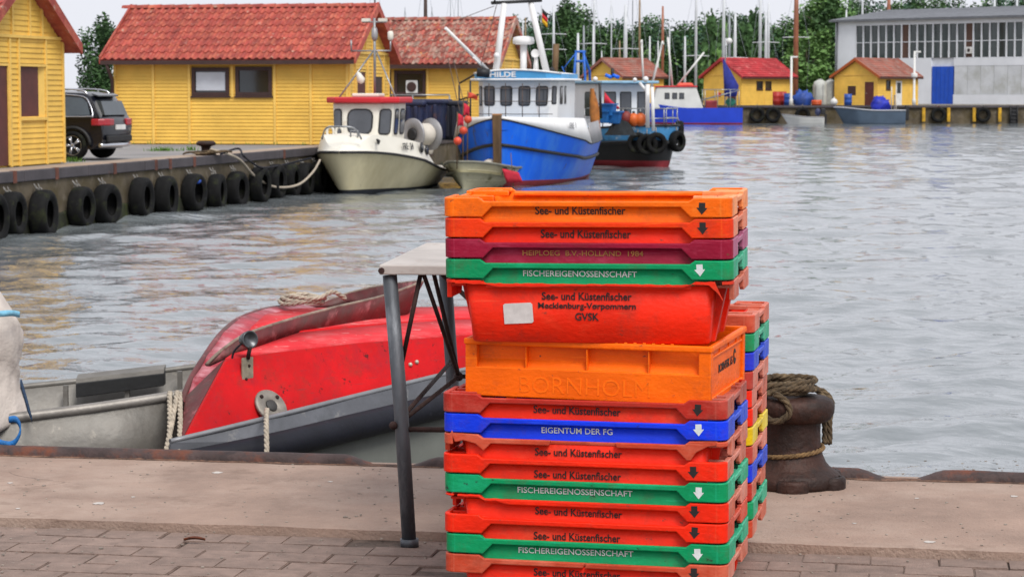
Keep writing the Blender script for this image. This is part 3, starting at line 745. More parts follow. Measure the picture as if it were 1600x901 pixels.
# ================================================================ TABLE, BOLLARD
M_PIPE = mat('galvanised pipe', '#5c6066', 0.55, 0.2, 12, 0.25, 50, metal=0.5, spots=('#7d8187', 9, .60, .08), spots2=('#4a3a32', 14, .68, .04), stretch=(1, 1, .3))
M_ROD = mat('rusty rod', '#3a2420', 0.8, 0.3, 20, 0.3, 60, metal=.3)
M_TOP = mat('table sheet', '#b4aca6', 0.6, 0.12, 4, 0.2, 30, spots=('#8f7f74', 6, .64, .07))
tl = gnd(640, 846, 0.0); f0 = pt(609, 428, tl.y)                 # foot and head of the near left leg
TYAW = R(-4)
t = thing('work_table', 'steel tube work table with pale top and rusty braces behind the crates', 'table', (f0.x, f0.y, 0), TYAW)
TZ, TD, TLn = f0.z, 1.0, 0.98
lean = tl.x - f0.x
def leg(x, y, lx, ly):
    m = MB(); m.tube([(x, y, TZ - .004), (x + lx * .5 + .004, y + ly * .5, TZ * .5), (x + lx, y + ly, -.015)], .0235, 16); m.tube([(x + lx, y + ly, -.014), (x + lx, y + ly, .012)], .030, 12)
    return m.build('leg', M_PIPE, t)
leg(0, 0, lean, 0); leg(.085, TD - .09, .05, 0); leg(TLn, 0, -.03, 0); leg(TLn, TD - .09, -.03, 0)
m = MB(); m.hexa([Vector(p) for p in ((-.03, -.035, TZ), (TLn + .03, -.035, TZ), (TLn + .03, TD, TZ + .01), (.01, TD, TZ + .01), (-.03, -.035, TZ + .032), (TLn + .03, -.035, TZ + .026), (TLn + .03, TD, TZ + .036), (.01, TD, TZ + .036))])
m.build('table_top', M_TOP, t, bevel=.004)
m = MB(); m.tube([(-.022, -.034, TZ + .014), (-.022, -.05, TZ + .014)], .010, 8); m.build('bolt', M_ROD, t)
def rod(a, b, r=.0075):
    m = MB(); m.tube([a, b], r, 8); m.build('brace', M_ROD, t)
rod((.10, .0, TZ), (.03, .03, .56)); rod((.11, .0, TZ), (.19, .35, .50)); rod((.17, .0, TZ), (.55, .1, .50)); rod((.10, .35, TZ), (.19, .35, .50))
rod((0.03, 0.0, .40), (.115, TD - .09, .49)); rod((0.03, 0, .37), (TLn - .02, 0, .37), .009); rod((0.03, .02, .39), (.19, .35, .50)); rod((.19, .35, .50), (TLn - .1, .5, .50)); rod((.13, TD - .09, .36), (TLn, TD - .09, .36))
m = MB(); m.sphere((.012, -.02, .385), .014); m.build('joint', M_ROD, t)
m = MB(); m.sphere((.19, .35, .50), .016); m.build('joint', M_ROD, t)

M_IRON = mat('rusted cast iron', '#33201a', 0.62, 0.3, 6, 0.5, 50, metal=.35, spots=('#4a2a1e', 4, .58, .09), spots2=('#1c1412', 8, .60, .07))
bc = gnd(1236, 770); bc.y += .12; bc.x = (1238 - 800) / F_PX * bc.y
t = thing('mooring_bollard', 'rusty cast iron mooring bollard with thick head at the quay edge', 'bollard', (bc.x, bc.y, .012), R(-8))
K = 1.0
m = MB(); m.lathe([(.185, 0), (.19, .012), (.188, .040), (.170, .055), (.150, .068), (.135, .085), (.122, .115), (.114, .15), (.112, .20), (.114, .24), (.122, .26)], 40)
m.build('column', M_IRON, t)
m = MB(); m.lathe([(.115, .235), (.135, .238), (.152, .250), (.162, .270), (.164, .295), (.156, .316), (.135, .328), (.08, .334), (1e-5, .336)], 40, M=Matrix.Diagonal((1.0, .86, 1, 1)))
m.build('head', M_IRON, t)
for q in (-22, 35, 150, 215, 275):
    m = MB(); c, s = math.cos(R(q)), math.sin(R(q)); rows = []
    ring = lambda z, k: [Vector((c * (.175 + .042 * k * math.cos(a)) - s * .060 * k * math.sin(a), s * (.175 + .042 * k * math.cos(a)) + c * .060 * k * math.sin(a), z)) for a in [i * .5236 for i in range(12)]]
    rr_ = [ring(0, 1), ring(.030, 1), ring(.042, .9), ring(.044, .58), ring(.026, .5), ring(.026, .01)]
    m.grid(rr_, 0, True, True); m.build('lug', M_IRON, t)
    m = MB(); m.lathe([(.022, .024), (.022, .040), (.012, .046), (1e-5, .047)], 6, (c * .178, s * .178, 0), sm=False); m.build('bolt', M_IRON, t)
M_ROPE = mat('weathered rope', '#5a4a36', 0.95, 0.3, 40, 0.4, 200, spots=('#7c6a50', 12, .58, .08))
M_ROPET = mat('tan rope', '#7e6240', 0.95, 0.25, 40, 0.4, 200)
M_ROPEW = mat('pale rope', '#b3a796', 0.95, 0.2, 40, 0.4, 200)
ctr = Vector((bc.x, bc.y, .012))
m = MB(); rr2 = random.Random(4); P = []
for k in range(64):        # loose turns over the head, slipping to the left
    q = k * .50; r = .112 + .018 * math.sin(k * .9) + rr2.uniform(-.006, .006)
    P.append(ctr + Vector((-.035 + r * math.cos(q), .0 + r * .74 * math.sin(q), .352 + .016 * (k / 64) * 2 + .014 * math.sin(q * .5 + 1) - .05 * max(0, -math.cos(q) - .3))))
rope_mesh(m, P, .0125)
rope_mesh(m, [ctr + Vector(p) for p in ((-.13, -.06, .34), (-.135, -.115, .31), (-.10, -.135, .265), (-.06, -.14, .255), (-.02, -.145, .285), (-.03, -.135, .325), (-.07, -.11, .352))], .013)
o = m.build('rope_coil', M_ROPE); tag(o, 'dark weathered rope coiled loosely on top of the bollard', 'rope')
m = MB(); rope_mesh(m, [ctr + Vector((.1225 * math.cos(q), .1225 * math.sin(q), .128 + .014 * math.cos(q - .3))) for q in [i * .262 for i in range(25)]], .0095)
o = m.build('rope_loop', M_ROPET); tag(o, 'tan rope loop tied round the bollard neck', 'rope')
m = MB()
for dx in (0, .018): rope_mesh(m, [ctr + Vector(p) for p in ((.07, .12, .345), (.12 + dx, .135, .33), (.150 + dx, .105, .29), (.138 + dx, .07, .23), (.137 + dx, .05, .18), (.133 + dx, .035, .145))], .0115)
o = m.build('rope_tail', M_ROPE); tag(o, 'doubled dark rope tail hanging down the right side of the bollard', 'rope')

# ================================================================ WORK BOAT at the quay
M_ALU = mat('dull aluminium', '#7d7a75', 0.55, 0.16, 3, 0.25, 30, metal=.35, spots=('#65605a', 2.4, .58, .12), spots2=('#958f86', 8, .66, .06))
M_ALUB = mat('bluish aluminium', '#5c5e64', 0.6, 0.15, 4, 0.2, 30, metal=.2, spots=('#4a4c50', 5, .60, .08), spots2=('#7c7a78', 9, .64, .05))
M_RED = mat('red boat paint', '#cc0812', 0.72, 0.14, 2.5, 0.2, 25, spots=('#a81420', 4.5, .60, .08), spots2=('#4a1416', 13, .635, .025), spec=.25)
M_REDL = mat('sun bleached red paint', '#d42c34', 0.75, 0.12, 2.5, 0.15, 25, spots=('#cc5a5c', 3.5, .60, .1), spots2=('#d8c8c4', 15, .665, .02), spec=.25)
wear(M_RED, '#8a4a48', '#8e2c30', .5); wear(M_REDL, '#c88a88', '#c89490', .4)
M_REDD = mat('weathered dark red paint', '#6e2a2c', 0.6, 0.25, 4, 0.3, 30, spots=('#9a5a5c', 5, .60, .05), spots2=('#4a3a34', 3, .58, .1))
M_FEND = mat('dark rubber fender', '#14151f', 0.6, 0.2, 6, 0.2, 30, spots=('#34353f', 20, .68, .03), spec=.25)
M_HULLG = mat('grey hull paint', '#62655f', 0.6, 0.12, 2, 0.1, 10)
wb = thing('work_boat', 'grey aluminium work boat with red raised foredeck moored below the quay', 'boat', (-1.0, 11, WATER))
wo_ = Vector((-1.0, 11, WATER))
def L_(p): return Vector(p) - wo_
def poly(mb, pts, thick, mi=0):     # pixel polygon at given distances -> plate with real thickness
    P = [L_(pt(*p)) for p in pts]; n = Vector((0, 0, 0))
    for i in range(len(P)): n += P[i].cross(P[(i + 1) % len(P)])
    n.normalize()
    if n.y > 0: n = -n
    mb.prism(P, -n * thick, mi); return mb
def sheet(rows, name, m, thick=.012, parent=None, sm=True):
    mb = MB(); mb.grid([[L_(pt(*p)) for p in r] for r in rows], 0, sm); o = mb.build(name, m, parent or wb)
    md = o.modifiers.new('s', 'SOLIDIFY'); md.thickness = thick; md.offset = 0
    return o
# hull sides: near side (left of the foredeck), bow flank under the fender, far side, floor
near = [(-420, 716, 9.55), (-100, 672, 9.75), (30, 656, 9.85), (150, 641, 9.95), (296, 619, 10.05)]
mb = MB()
mb.grid([[L_(pt(*p)) for p in near], [L_(pt(*p)) + Vector((.02, .03, -.28)) for p in near], [L_(pt(*p)) + Vector((.05, .14, -.62)) for p in near], [L_(pt(*p)) + Vector((.1, .35, -1.5)) for p in near]], 0, True)
o = mb.build('hull_side', M_ALU, wb); o.modifiers.new('s', 'SOLIDIFY').thickness = .012
m = MB(); m.tube([L_(pt(*p)) + Vector((0, 0, .012)) for p in smooth_path([Vector(q) for q in near[1:]], 5)], .024, 10); m.build('rail', mat('rail tube', '#8d8882', .5, .15, 8, .2, 40, metal=.4), wb)
far = [(-420, 660, 11.6), (-100, 622, 11.9), (45, 605, 12.05), (150, 594, 12.15), (310, 574, 12.3), (420, 560, 12.35)]
mb = MB(); mb.grid([[L_(pt(*p)) for p in far], [L_(pt(*p)) + Vector((0, -.03, -.3)) for p in far], [L_(pt(*p)) + Vector((0, -.25, -1.4)) for p in far]], 0, True)
o = mb.build('hull_side', M_ALU, wb); o.modifiers.new('s', 'SOLIDIFY').thickness = .012
m = MB(); m.tube([L_(pt(*p)) + Vector((0, 0, .006)) for p in far], .017, 8); m.build('rail', M_ALU, wb)
for px, py, D in ((104, 599, 12.05), (282, 577, 12.2), (200, 588, 12.1)):
    p = L_(pt(px, py, D)); m = MB(); m.box((p.x - .012, p.y - .04, p.z - .5), (p.x + .012, p.y - .012, p.z - .005)); m.build('frame_rib', M_ALU, wb)
m = MB(); a, b = L_(pt(121, 597, 12.03)), L_(pt(258, 583, 12.13)); m.hexa([a + Vector((0, -.05, -.075)), b + Vector((0, -.05, -.06)), b + Vector((0, .02, -.06)), a + Vector((0, .02, -.075)), a + Vector((0, -.05, .0)), b + Vector((0, -.05, .006)), b + Vector((0, .02, .022)), a + Vector((0, .02, .018))])
m.build('rubber_pad', mat('black rubber pad', '#1c1d1f', .7, .2, 8, .2, 30), wb, bevel=.004)
m = MB(); m.hexa([a + Vector((0, -.045, .001)), b + Vector((0, -.045, .007)), b + Vector((0, .03, .024)), a + Vector((0, .03, .02)), a + Vector((0, -.04, .022)), b + Vector((0, -.04, .03)), b + Vector((0, .03, .045)), a + Vector((0, .03, .04))]); m.build('pad_cap', M_ALU, wb)
m = MB(); m.add([L_((-4.6, 9.8, -.55)), L_((.2, 9.9, -.55)), L_((1.2, 12.2, -.55)), L_((-4.6, 12.2, -.55))], [(0, 1, 2, 3)]); m.build('floor', M_ALU, wb)
# bow flank: grey gunwale band, fender, grey hull running down into the water
g_top = [(266, 692, 9.62), (420, 655, 9.95), (560, 620, 10.4), (725, 580, 11.0), (900, 545, 11.7), (1080, 520, 12.4)]
g_bot = [(262, 722, 9.60), (420, 690, 9.88), (560, 656, 10.32), (725, 617, 10.92), (900, 580, 11.65), (1080, 548, 12.38)]
sheet([g_top, g_bot], 'gunwale_band', M_ALUB, .02, sm=False)
m = MB(); m.tube(smooth_path([L_(pt(p[0], p[1] - 1, p[2])) + Vector((0, -.002, .005)) for p in g_top], 5), .012, 8); m.build('band_lip', mat('pale band lip', '#85868a', .5, .1, 8, .1, 30, metal=.4), wb)
m = MB(); m.tube(smooth_path([L_(pt(p[0], p[1] + 9, p[2] - .05)) for p in g_bot], 5), .06, 14); m.build('fender', M_FEND, wb)
flank = [[L_(pt(p[0], p[1] + 12, p[2])) for p in g_bot]]
for dz, dx, dy in ((-.35, .05, .10), (-.8, .16, .35), (-1.6, .4, .9)): flank.append([v + Vector((dx, dy, dz)) for v in flank[0]])
mb = MB(); mb.grid(flank, 0, True); o = mb.build('bow_flank', M_HULLG, wb); o.modifiers.new('s', 'SOLIDIFY').thickness = .012
# far bow flank closes the hull behind the stack
fb = [(420, 560, 12.35), (650, 520, 13.2), (900, 515, 13.3), (1080, 520, 12.45)]
mb = MB(); mb.grid([[L_(pt(*p)) for p in fb], [L_(pt(*p)) + Vector((0, -.3, -1.5)) for p in fb]], 0, True); o = mb.build('bow_flank', M_HULLG, wb); o.modifiers.new('s', 'SOLIDIFY').thickness = .012
# red foredeck: side wall, sloping shoulder, deck
side_b = [(283, 691, 9.68), (420, 654, 10.0), (560, 618, 10.45), (725, 577, 11.05), (900, 545, 11.75), (1080, 518, 12.4)]
side_t = [(352, 562, 10.06), (420, 552, 10.25), (560, 536, 10.7), (725, 524, 11.3), (900, 512, 11.9), (1080, 505, 12.5)]
_a, _b, _c = pt(283, 691, 9.68), pt(725, 577, 11.05), pt(352, 562, 10.02)
_n = (_b - _a).cross(_c - _a)
def on_plane(px, py):
    d = ray(px, py); o = Vector((0, 0, EYE)); return (o + d * ((_a - o).dot(_n) / d.dot(_n))).y
side_b = [(p[0], p[1], on_plane(p[0], p[1])) for p in side_b]; side_t = [(p[0], p[1], on_plane(p[0], p[1])) for p in side_t]
sheet([side_t, side_b], 'deck_side', M_RED, .014, sm=False)
sheet([[(283, 691, 9.68), (352, 562, 10.06)], [(279, 690, 9.72), (292, 620, 9.98)], [(284, 640, 10.3), (330, 560, 10.4)]], 'deck_end', M_REDD, .012, sm=False)
sh_t = [(385, 538, 10.62), (470, 520, 10.85), (600, 508, 11.3), (725, 500, 11.75), (900, 496, 12.1), (1080, 498, 12.6)]
sheet([sh_t, side_t], 'deck_shoulder', M_REDL, .012)
dk_t = [(400, 486, 12.0), (500, 482, 12.3), (600, 482, 12.6), (725, 480, 12.7), (900, 486, 12.9), (1080, 496, 12.7)]
sheet([dk_t, [(p[0], p[1] - 1, p[2]) for p in sh_t]], 'deck', M_REDL, .012)
m = MB(); m.tube(smooth_path([L_(pt(p[0], p[1] + 0, p[2])) for p in sh_t], 4), .013, 6); m.build('deck_moulding', M_RED, wb)
m = MB(); m.tube(smooth_path([L_(pt(p[0], p[1] - 4, p[2] + .25)) for p in sh_t[2:]], 4), .011, 6); m.build('deck_moulding', M_RED, wb)
# raised end rim, dark red, running up and over
rimp = [(286, 628, 9.95), (300, 592, 10.1), (322, 556, 10.4), (348, 520, 10.9), (378, 496, 11.5), (420, 482, 12.0), (470, 476, 12.4)]
sheet([[(p[0], p[1], p[2]) for p in rimp], [(p[0] + 34, p[1] + 9, p[2] - .02) for p in rimp]], 'end_rim', mat('chalky red paint', '#a82838', .6, .2, 6, .3, 30, spots=('#c08088', 5, .56, .08)), .012)
m = MB(); m.tube(smooth_path([L_(pt(p[0] - 2, p[1] + 2, p[2])) for p in rimp], 4), .016, 8); m.build('rim_edge', M_REDD, wb)
# breakwater plates
bw_t = [(322, 570, 10.05), (345, 548, 10.12), (385, 522, 10.35), (450, 500, 10.7), (520, 481, 11.1), (600, 462, 11.6), (660, 440, 12.0)]
bw_b = [(326, 572, 10.06), (352, 560, 10.14), (400, 542, 10.45), (460, 526, 10.82), (530, 512, 11.25), (590, 500, 11.65), (634, 490, 12.0)]
sheet([bw_t, bw_b], 'breakwater', M_REDD, .016)
m = MB(); m.tube(smooth_path([L_(pt(p[0], p[1], p[2])) for p in bw_t], 5), .008, 8); m.build('breakwater_edge', mat('worn edge', '#8a7a6c', .7, .25, 8, .3, 30, spots=('#5a3c34', 10, .58, .06)), wb)
b2t = [(420, 482, 12.3), (500, 474, 12.6), (545, 458, 12.7), (590, 448, 12.6), (640, 441, 12.3), (660, 440, 12.02)]
b2b = [(420, 488, 12.3), (500, 482, 12.6), (545, 480, 12.7), (590, 482, 12.6), (640, 486, 12.3), (634, 490, 12.02)]
sheet([b2t, b2b], 'breakwater', M_REDD, .016)
m = MB(); m.tube(smooth_path([L_(pt(*p)) for p in b2t], 5), .008, 8); m.build('breakwater_edge', MATS['worn edge'], wb)
# fairlead plate, rivets, lamp bracket
def on_side(px, py):      # point on the red side wall
    for i in range(len(side_t) - 1):
        a, b, c, d = side_t[i], side_t[i + 1], side_b[i], side_b[i + 1]
        u = (px - c[0]) / max(1, d[0] - c[0])
        if 0 <= u <= 1:
            yb = c[1] + (d[1] - c[1]) * u; yt = a[1] + (b[1] - a[1]) * u; v = (py - yb) / (yt - yb)
            D = (c[2] + (d[2] - c[2]) * u) * (1 - v) + (a[2] + (b[2] - a[2]) * u) * v
            return L_(pt(px, py, D))
sn = (L_(pt(420, 654, 10.0)) - L_(pt(560, 618, 10.45))).cross(L_(pt(420, 552, 10.25)) - L_(pt(420, 654, 10.0))).normalized()
if sn.y > 0: sn = -sn
Q = sn.to_track_quat('Z', 'Y').to_matrix().to_4x4()
c = on_side(419, 638) + sn * .016
m = MB(); m.lathe([(.083, 0), (.083, .010), (.078, .014), (.034, .015), (.030, .010), (1e-5, .010)], 32, c, Q); m.build('fairlead_plate', mat('plate steel', '#8c857c', .5, .2, 12, .2, 40, metal=.4), wb)
m = MB(); m.lathe([(.029, .011), (.027, .017), (1e-5, .018)], 20, c, Q); m.build('fairlead_hole', mat('dark socket', '#3e3d3c', .7, .2, 9, .2, 30), wb)
for q in (35, 128, 215, 305):
    m = MB(); m.lathe([(.010, .013), (.009, .020), (1e-5, .021)], 8, c + Q @ Vector((.06 * math.cos(R(q)), .06 * math.sin(R(q)), 0)), Q); m.build('bolt', M_ROD, wb)
M_ZINC = mat('zinc rivet', '#b8b0a0', .5, .1, 9, .1, 30, metal=.4)
for (px, py) in ((303, 654), (314, 652), (638, 572), (648, 568)):
    m = MB(); m.sphere(on_side(px, py) + sn * .016, .0105); m.build('rivet', M_ZINC, wb)
c = on_side(377, 588) + sn * .045
m = MB(); M_ = Matrix.Translation(c) @ Q; w_, h_ = .032, .058
u = Vector((0, 0, 1)); ux = sn.cross(u).normalized() * -1; uy = ux.cross(sn) * -1
m.prism([c + ux * sx * w_ + u * sy * h_ for sx, sy in ((-1, -1), (1, -1), (1, 1), (-1, 1))], sn * .008); m.build('lamp_bracket', mat('grimy plate', '#9c927e', .6, .25, 14, .2, 40, metal=.2), wb)
for dx, dz in ((.008, .02), (-.01, -.038)):
    m = MB(); m.sphere(c + sn * .009 + ux * dx + u * dz, .007); m.build('bolt', M_ROD, wb)
lh = c + u * .125 + sn * .03
m = MB(); m.tube([c + u * .05 + sn * .01, c + u * .075 + sn * .02, lh - u * .03], .009, 8); m.build('lamp_stem', M_ROD, wb)
Ql = Vector((.55, -.75, .12)).to_track_quat('Z', 'Y').to_matrix().to_4x4()
m = MB(); m.lathe([(1e-5, -.075), (.018, -.07), (.030, -.05), (.037, -.02), (.040, 0), (.036, .004), (.030, -.004), (1e-5, -.012)], 24, lh, Ql); m.build('search_lamp', mat('lamp shell', '#57595c', .35, .2, 10, .1, 30, metal=.7), wb)
m = MB(); m.tube(smooth_path([lh + Vector((-.04, .0, -.02)), lh + Vector((-.075, 0, -.06)), lh + Vector((-.085, 0, -.14)), lh + Vector((-.09, 0, -.19))], 4), .005, 6); m.build('lamp_cable', M_FEND, wb)
# scratches and scuffs where paint is gone
# ropes belonging to the berth
def rope_obj(name, path, r, m_, label):
    m = MB(); rope_mesh(m, path, r); o = m.build(name, m_); return tag(o, label, 'rope')
fp = pt(418, 645, 9.78)
rope_obj('mooring_rope', [pt(417, 640, 9.93), pt(416, 648, 9.72), pt(416, 670, 9.60), pt(417, 712, 9.50), pt(418, 760, 9.45)], .0115, M_ROPEW, 'pale mooring rope running down from the round fairlead plate')
m = MB()
for k, (dx, py) in enumerate(((0, 616), (11, 615), (16, 617))):
    b0 = (263, 258, 279)[k]
    rope_mesh(m, [pt(268 + dx - 2, py + 6, 10.12), pt(266 + dx, py - 1, 10.03), pt(265 + dx, py + 3, 9.96), pt((268 + dx + b0) / 2, 660, 9.8), pt(b0, 716, 9.6), pt(b0 - 2, 760, 9.55)], .0125)
o = m.build('lashing_rope', M_ROPEW); tag(o, 'three turns of pale rope over the rail tube of the work boat', 'rope')
m = MB(); rr3 = random.Random(2); P = []
cc = pt(468, 476, 12.1)
for k in range(30):
    q = k * .62; P.append(cc + Vector((.11 * math.cos(q) + .0012 * k, .10 * math.sin(q), .008 + .0014 * k + .008 * math.sin(k * 1.7))))
P += [cc + Vector((.18, -.02, .07)), cc + Vector((.24, .03, .03))]
rope_mesh(m, P, .013)
o = m.build('deck_rope_coil', M_ROPEW); tag(o, 'pale rope coil lying on the red foredeck', 'rope')
# big fabric bag slumped over the gunwale at the left edge
M_BAG = mat('woven white sack', '#c6bcb4', .85, .1, 4, .35, 70, spots=('#a89c92', 3, .6, .12))
bagp = [(-95, 455), (0, 453), (16, 476), (30, 500), (37, 525), (33, 552), (25, 575), (28, 600), (40, 632), (48, 655), (38, 664), (24, 668), (26, 690), (20, 700), (-95, 712)]
bt = thing('sack', 'large white woven sack with blue straps slumped at the left edge', 'bag', pt(-20, 690, 9.8))
bo = Vector(bt.location)
m = MB(); rows = []
prof = [(p[0] + 70, p[1]) for p in bagp[1:-1]]
for (w, py) in prof:
    r = w * 9.9 / F_PX; row = []
    cz = pt(-70, py, 9.95)
    for k in range(28):
        q = 2 * math.pi * k / 28
        rr_ = r * (1 + .06 * noise.noise(Vector((math.cos(q) * 2, math.sin(q) * 2, py * .02))))
        row.append(cz + Vector((rr_ * math.cos(q), .75 * rr_ * math.sin(q), .02 * noise.noise(Vector((q * 2, py * .03, 1))))) - bo)
    rows.append(row)
m.grid(rows[::-1], 0, True, True); m.add(rows[0], [tuple(range(28))])
o = m.build('cloth', M_BAG, bt)
sd = o.modifiers.new('s', 'SUBSURF'); sd.levels = 2; sd.render_levels = 2
tx_ = bpy.data.textures.new('folds', 'CLOUDS'); tx_.noise_scale = .13; dm = o.modifiers.new('d', 'DISPLACE'); dm.texture = tx_; dm.strength = .05; dm.mid_level = .5
M_STRAP = mat('blue webbing', '#1c70b8', .7, .2, 30, .4, 150); M_STRAPL = mat('pale blue webbing', '#7cbcd8', .7, .15, 30, .4, 150)
def strap(path, w, m_, t_=.006):
    mb = MB(); P = smooth_path([Vector(p) - bo for p in path], 5)
    for i in range(len(P) - 1):
        pass
    L0 = [p + Vector((0, 0, w)) for p in P]; L1 = [p - Vector((0, 0, w)) for p in P]
    mb.grid([L0, L1], 0, True); o = mb.build('strap', m_, bt); s = o.modifiers.new('s', 'SOLIDIFY'); s.thickness = t_; return o
strap([pt(-30, 492, 9.70), pt(0, 490, 9.72), pt(18, 489, 9.78), pt(29, 491, 9.88)], .013, M_STRAPL)
strap([pt(14, 655, 9.70), pt(26, 655, 9.70), pt(33, 668, 9.69), pt(28, 684, 9.68), pt(16, 694, 9.68), pt(-6, 690, 9.68), pt(-30, 684, 9.7)], .014, M_STRAP)
strap([pt(34, 598, 9.84), pt(40, 618, 9.82), pt(46, 640, 9.8), pt(50, 656, 9.8)], .016, mat('dark blue cord', '#27405e', .8, .3, 60, .5, 150), .008)
# ================================================================ HOUSES
M_YEL = mat('yellow painted boards', '#e6b950', .65, .08, 1.2, .15, 12, spots=('#d2a544', .8, .62, .1), spots2=('#a88a48', 3.5, .68, .04))
M_YEL2 = mat('yellow trim', '#eac060', .65, .08, 3, .1, 12)
M_TILE = mat('red clay tile', '#a2443a', .75, .2, 2.0, .3, 12, rnd=.16, spots=('#b26048', 3, .56, .1), spots2=('#a09080', 4, .65, .06))
M_TILEO = mat('lichened clay tile', '#a04a3e', .85, .25, 2.0, .3, 12, rnd=.22, spots=('#9c8a7c', 2.5, .54, .1), spots2=('#b07a3c', 4, .64, .05))
M_TILEF = mat('faded roof tile', '#9a5a4c', .85, .2, 1, .2, 8, spots=('#8a7066', 1.2, .55, .1))
M_TILER = mat('far red roof tile', '#ae3036', .8, .2, 1, .2, 8, spots=('#c06a66', 1.6, .62, .08))
M_BRN = mat('dark brown paint', '#3e2622', .6, .15, 3, .1, 10)
M_DOOR = mat('red brown door', '#5a2822', .6, .15, 3, .15, 10)
M_GLS = glass('window glass')
M_WHITE = mat('white paint', '#d6d6d4', .5, .06, 2, .08, 15, spots=('#b9b6ae', 1.5, .64, .08))
HW, HL, HE, HRD = 4.2, 6.8, 2.53, 3.84
def cut(iv, ops):
    out = [iv]
    for a, b in ops:
        n = []
        for s, e in out:
            if b <= s or a >= e: n.append((s, e)); continue
            if a > s: n.append((s, a))
            if b < e: n.append((b, e))
        out = n
    return [x for x in out if x[1] - x[0] > .01]
def house(name, label, C, rz, front=(), gable_r=(), gable_l=(), tiles='full', tm=None, front_pan=(), gr_pan=(), gl_pan=(), left_pipe=False, L=HL, W=HW, pitch=.098, group=None, eave_board=None):
    """origin at the front right corner; x in [-L,0], y in [0,W]. openings: (kind, u0, u1, z0, z1)"""
    t = thing(name, label, 'house', C, rz, group)
    m = MB(); m.box((-L + .05, .05, -.3), (-.05, W - .05, HE))
    m.prism([(-.05, .05, HE), (-.05, W - .05, HE), (-.05, W / 2, HRD - .08)], (-L + .1, 0, 0)); m.build('wall_core', M_YEL, t)
    def wall(org, u, n, ln, ops, gable):
        mb = MB(); z = 0.02; top = HRD - .06 if gable else HE
        while z < top:
            z1 = min(z + pitch, top)
            lo, hi = 0.0, ln
            if gable and z1 > HE: k = max(0, z1 - HE + .05) / (HRD - HE) * ln / 2; lo, hi = k, ln - k
            for s, e in cut((lo, hi), [(o[1], o[2]) for o in ops if o[3] < z1 - .02 and o[4] > z + .02]):
                P = [org + u * s + Vector((0, 0, z - .004)) - n * .03, org + u * s + Vector((0, 0, z - .004)) + n * .022, org + u * s + Vector((0, 0, z1)) + n * .002, org + u * s + Vector((0, 0, z1)) - n * .03]
                mb.prism(P, u * (e - s))
            z = z1
        mb.build('siding', M_YEL, t, kind='stuff')
    def openings(org, u, n, ops):
        B = Matrix((( u.x, -n.x, 0, org.x), (u.y, -n.y, 0, org.y), (0, 0, 1, org.z), (0, 0, 0, 1)))   # local: x along wall, y into the wall
        for o in ops:
            k, a, b, z0, z1 = o[:5]
            if k == 'win':
                m = MB(); fw = .10
                for q in (((a, -.05, z0), (b, .04, z0 + fw)), ((a, -.05, z1 - fw), (b, .04, z1)), ((a, -.05, z0 + fw), (a + fw, .04, z1 - fw)), ((b - fw, -.05, z0 + fw), (b, .04, z1 - fw))): m.box(q[0], q[1], 0, B)
                w = m.build('window', M_BRN, t)
                m = MB(); m.box((a + fw, .0, z0 + fw), (b - fw, .012, z1 - fw), 0, B); m.build('pane', M_GLS, w)
                m = MB(); m.box((a - .03, -.07, z0 - .05), (b + .03, .0, z0 - .005), 0, B); m.build('sill', M_BRN, w)
                if len(o) > 5:      # blind drawn behind the pane shows pale
                    m = MB(); m.box((a + fw + .02, -.006, z0 + fw + .05), (b - fw - .03, -.002, z1 - fw - .03), 0, B); m.build('blind', mat('roller blind', '#c4c8d0', .5, .06, 2, .02, 5), w)
            elif k == 'door':
                m = MB(); m.box((a + .05, .0, z0), (b - .05, .04, z1 - .05), 0, B); d = m.build('door', M_DOOR, t)
                m = MB()
                for q in (((a, -.03, z0), (a + .05, .04, z1)), ((b - .05, -.03, z0), (b, .04, z1)), ((a + .05, -.03, z1 - .05), (b - .05, .04, z1))): m.box(q[0], q[1], 0, B)
                m.build('frame', M_YEL2, d)
                m = MB(); m.tube([B @ Vector((a + .16, -.03, z0 + 1.0)), B @ Vector((a + .27, -.03, z0 + 1.0))], .012, 6); m.build('handle', M_WHITE, d)
            elif k == 'whitedoor':
                m = MB(); m.box((a, -.02, z0), (b, .04, z1), 0, B); d = m.build('door', M_WHITE, t)
                m = MB(); m.box((a + .2, -.03, z0 + 1.0), (b - .2, -.018, z1 - .15), 0, B); m.build('pane', M_GLS, d)
            elif k == 'hatch':       # shuttered opening set deep in the wall
                m = MB(); m.box((a, .02, z0), (b - .22, .045, z1), 0, B); d = m.build('shutter', M_DOOR, t)
                m = MB(); m.hexa([B @ Vector(p) for p in ((b - .22, .045, z0), (b, -.02, z0), (b, .045, z0), (b - .2, .06, z0), (b - .22, .045, z1), (b, -.02, z1), (b, .045, z1), (b - .2, .06, z1))]); m.build('reveal', M_YEL2, d)
                m = MB(); m.box((a - .03, -.06, z0 - .06), (b + .03, .02, z0), 0, B); m.build('sill', M_YEL2, d); m = MB(); m.box((a - .03, -.05, z1), (b + .03, .02, z1 + .05), 0, B); m.build('lintel', M_YEL2, d)
            elif k == 'dark':
                m = MB(); m.box((a, .0, z0), (b, .03, z1), 0, B); m.build('window', M_BRN, t)
    def battens(org, u, n, us, z1f):
        for q in us:
            x, z0, z1 = q if isinstance(q, tuple) else (q, .0, z1f)
            m = MB(); B = Matrix(((u.x, -n.x, 0, org.x), (u.y, -n.y, 0, org.y), (0, 0, 1, org.z), (0, 0, 0, 1)))
            m.box((x - .035, -.045, z0), (x + .035, -.0, z1), 0, B); m.build('batten', M_YEL2, t)
    X, Y = Vector((1, 0, 0)), Vector((0, 1, 0))
    wall(Vector((-L, 0, 0)), X, -Y, L, front, False); openings(Vector((-L, 0, 0)), X, -Y, front); battens(Vector((-L, 0, 0)), X, -Y, front_pan, HE)
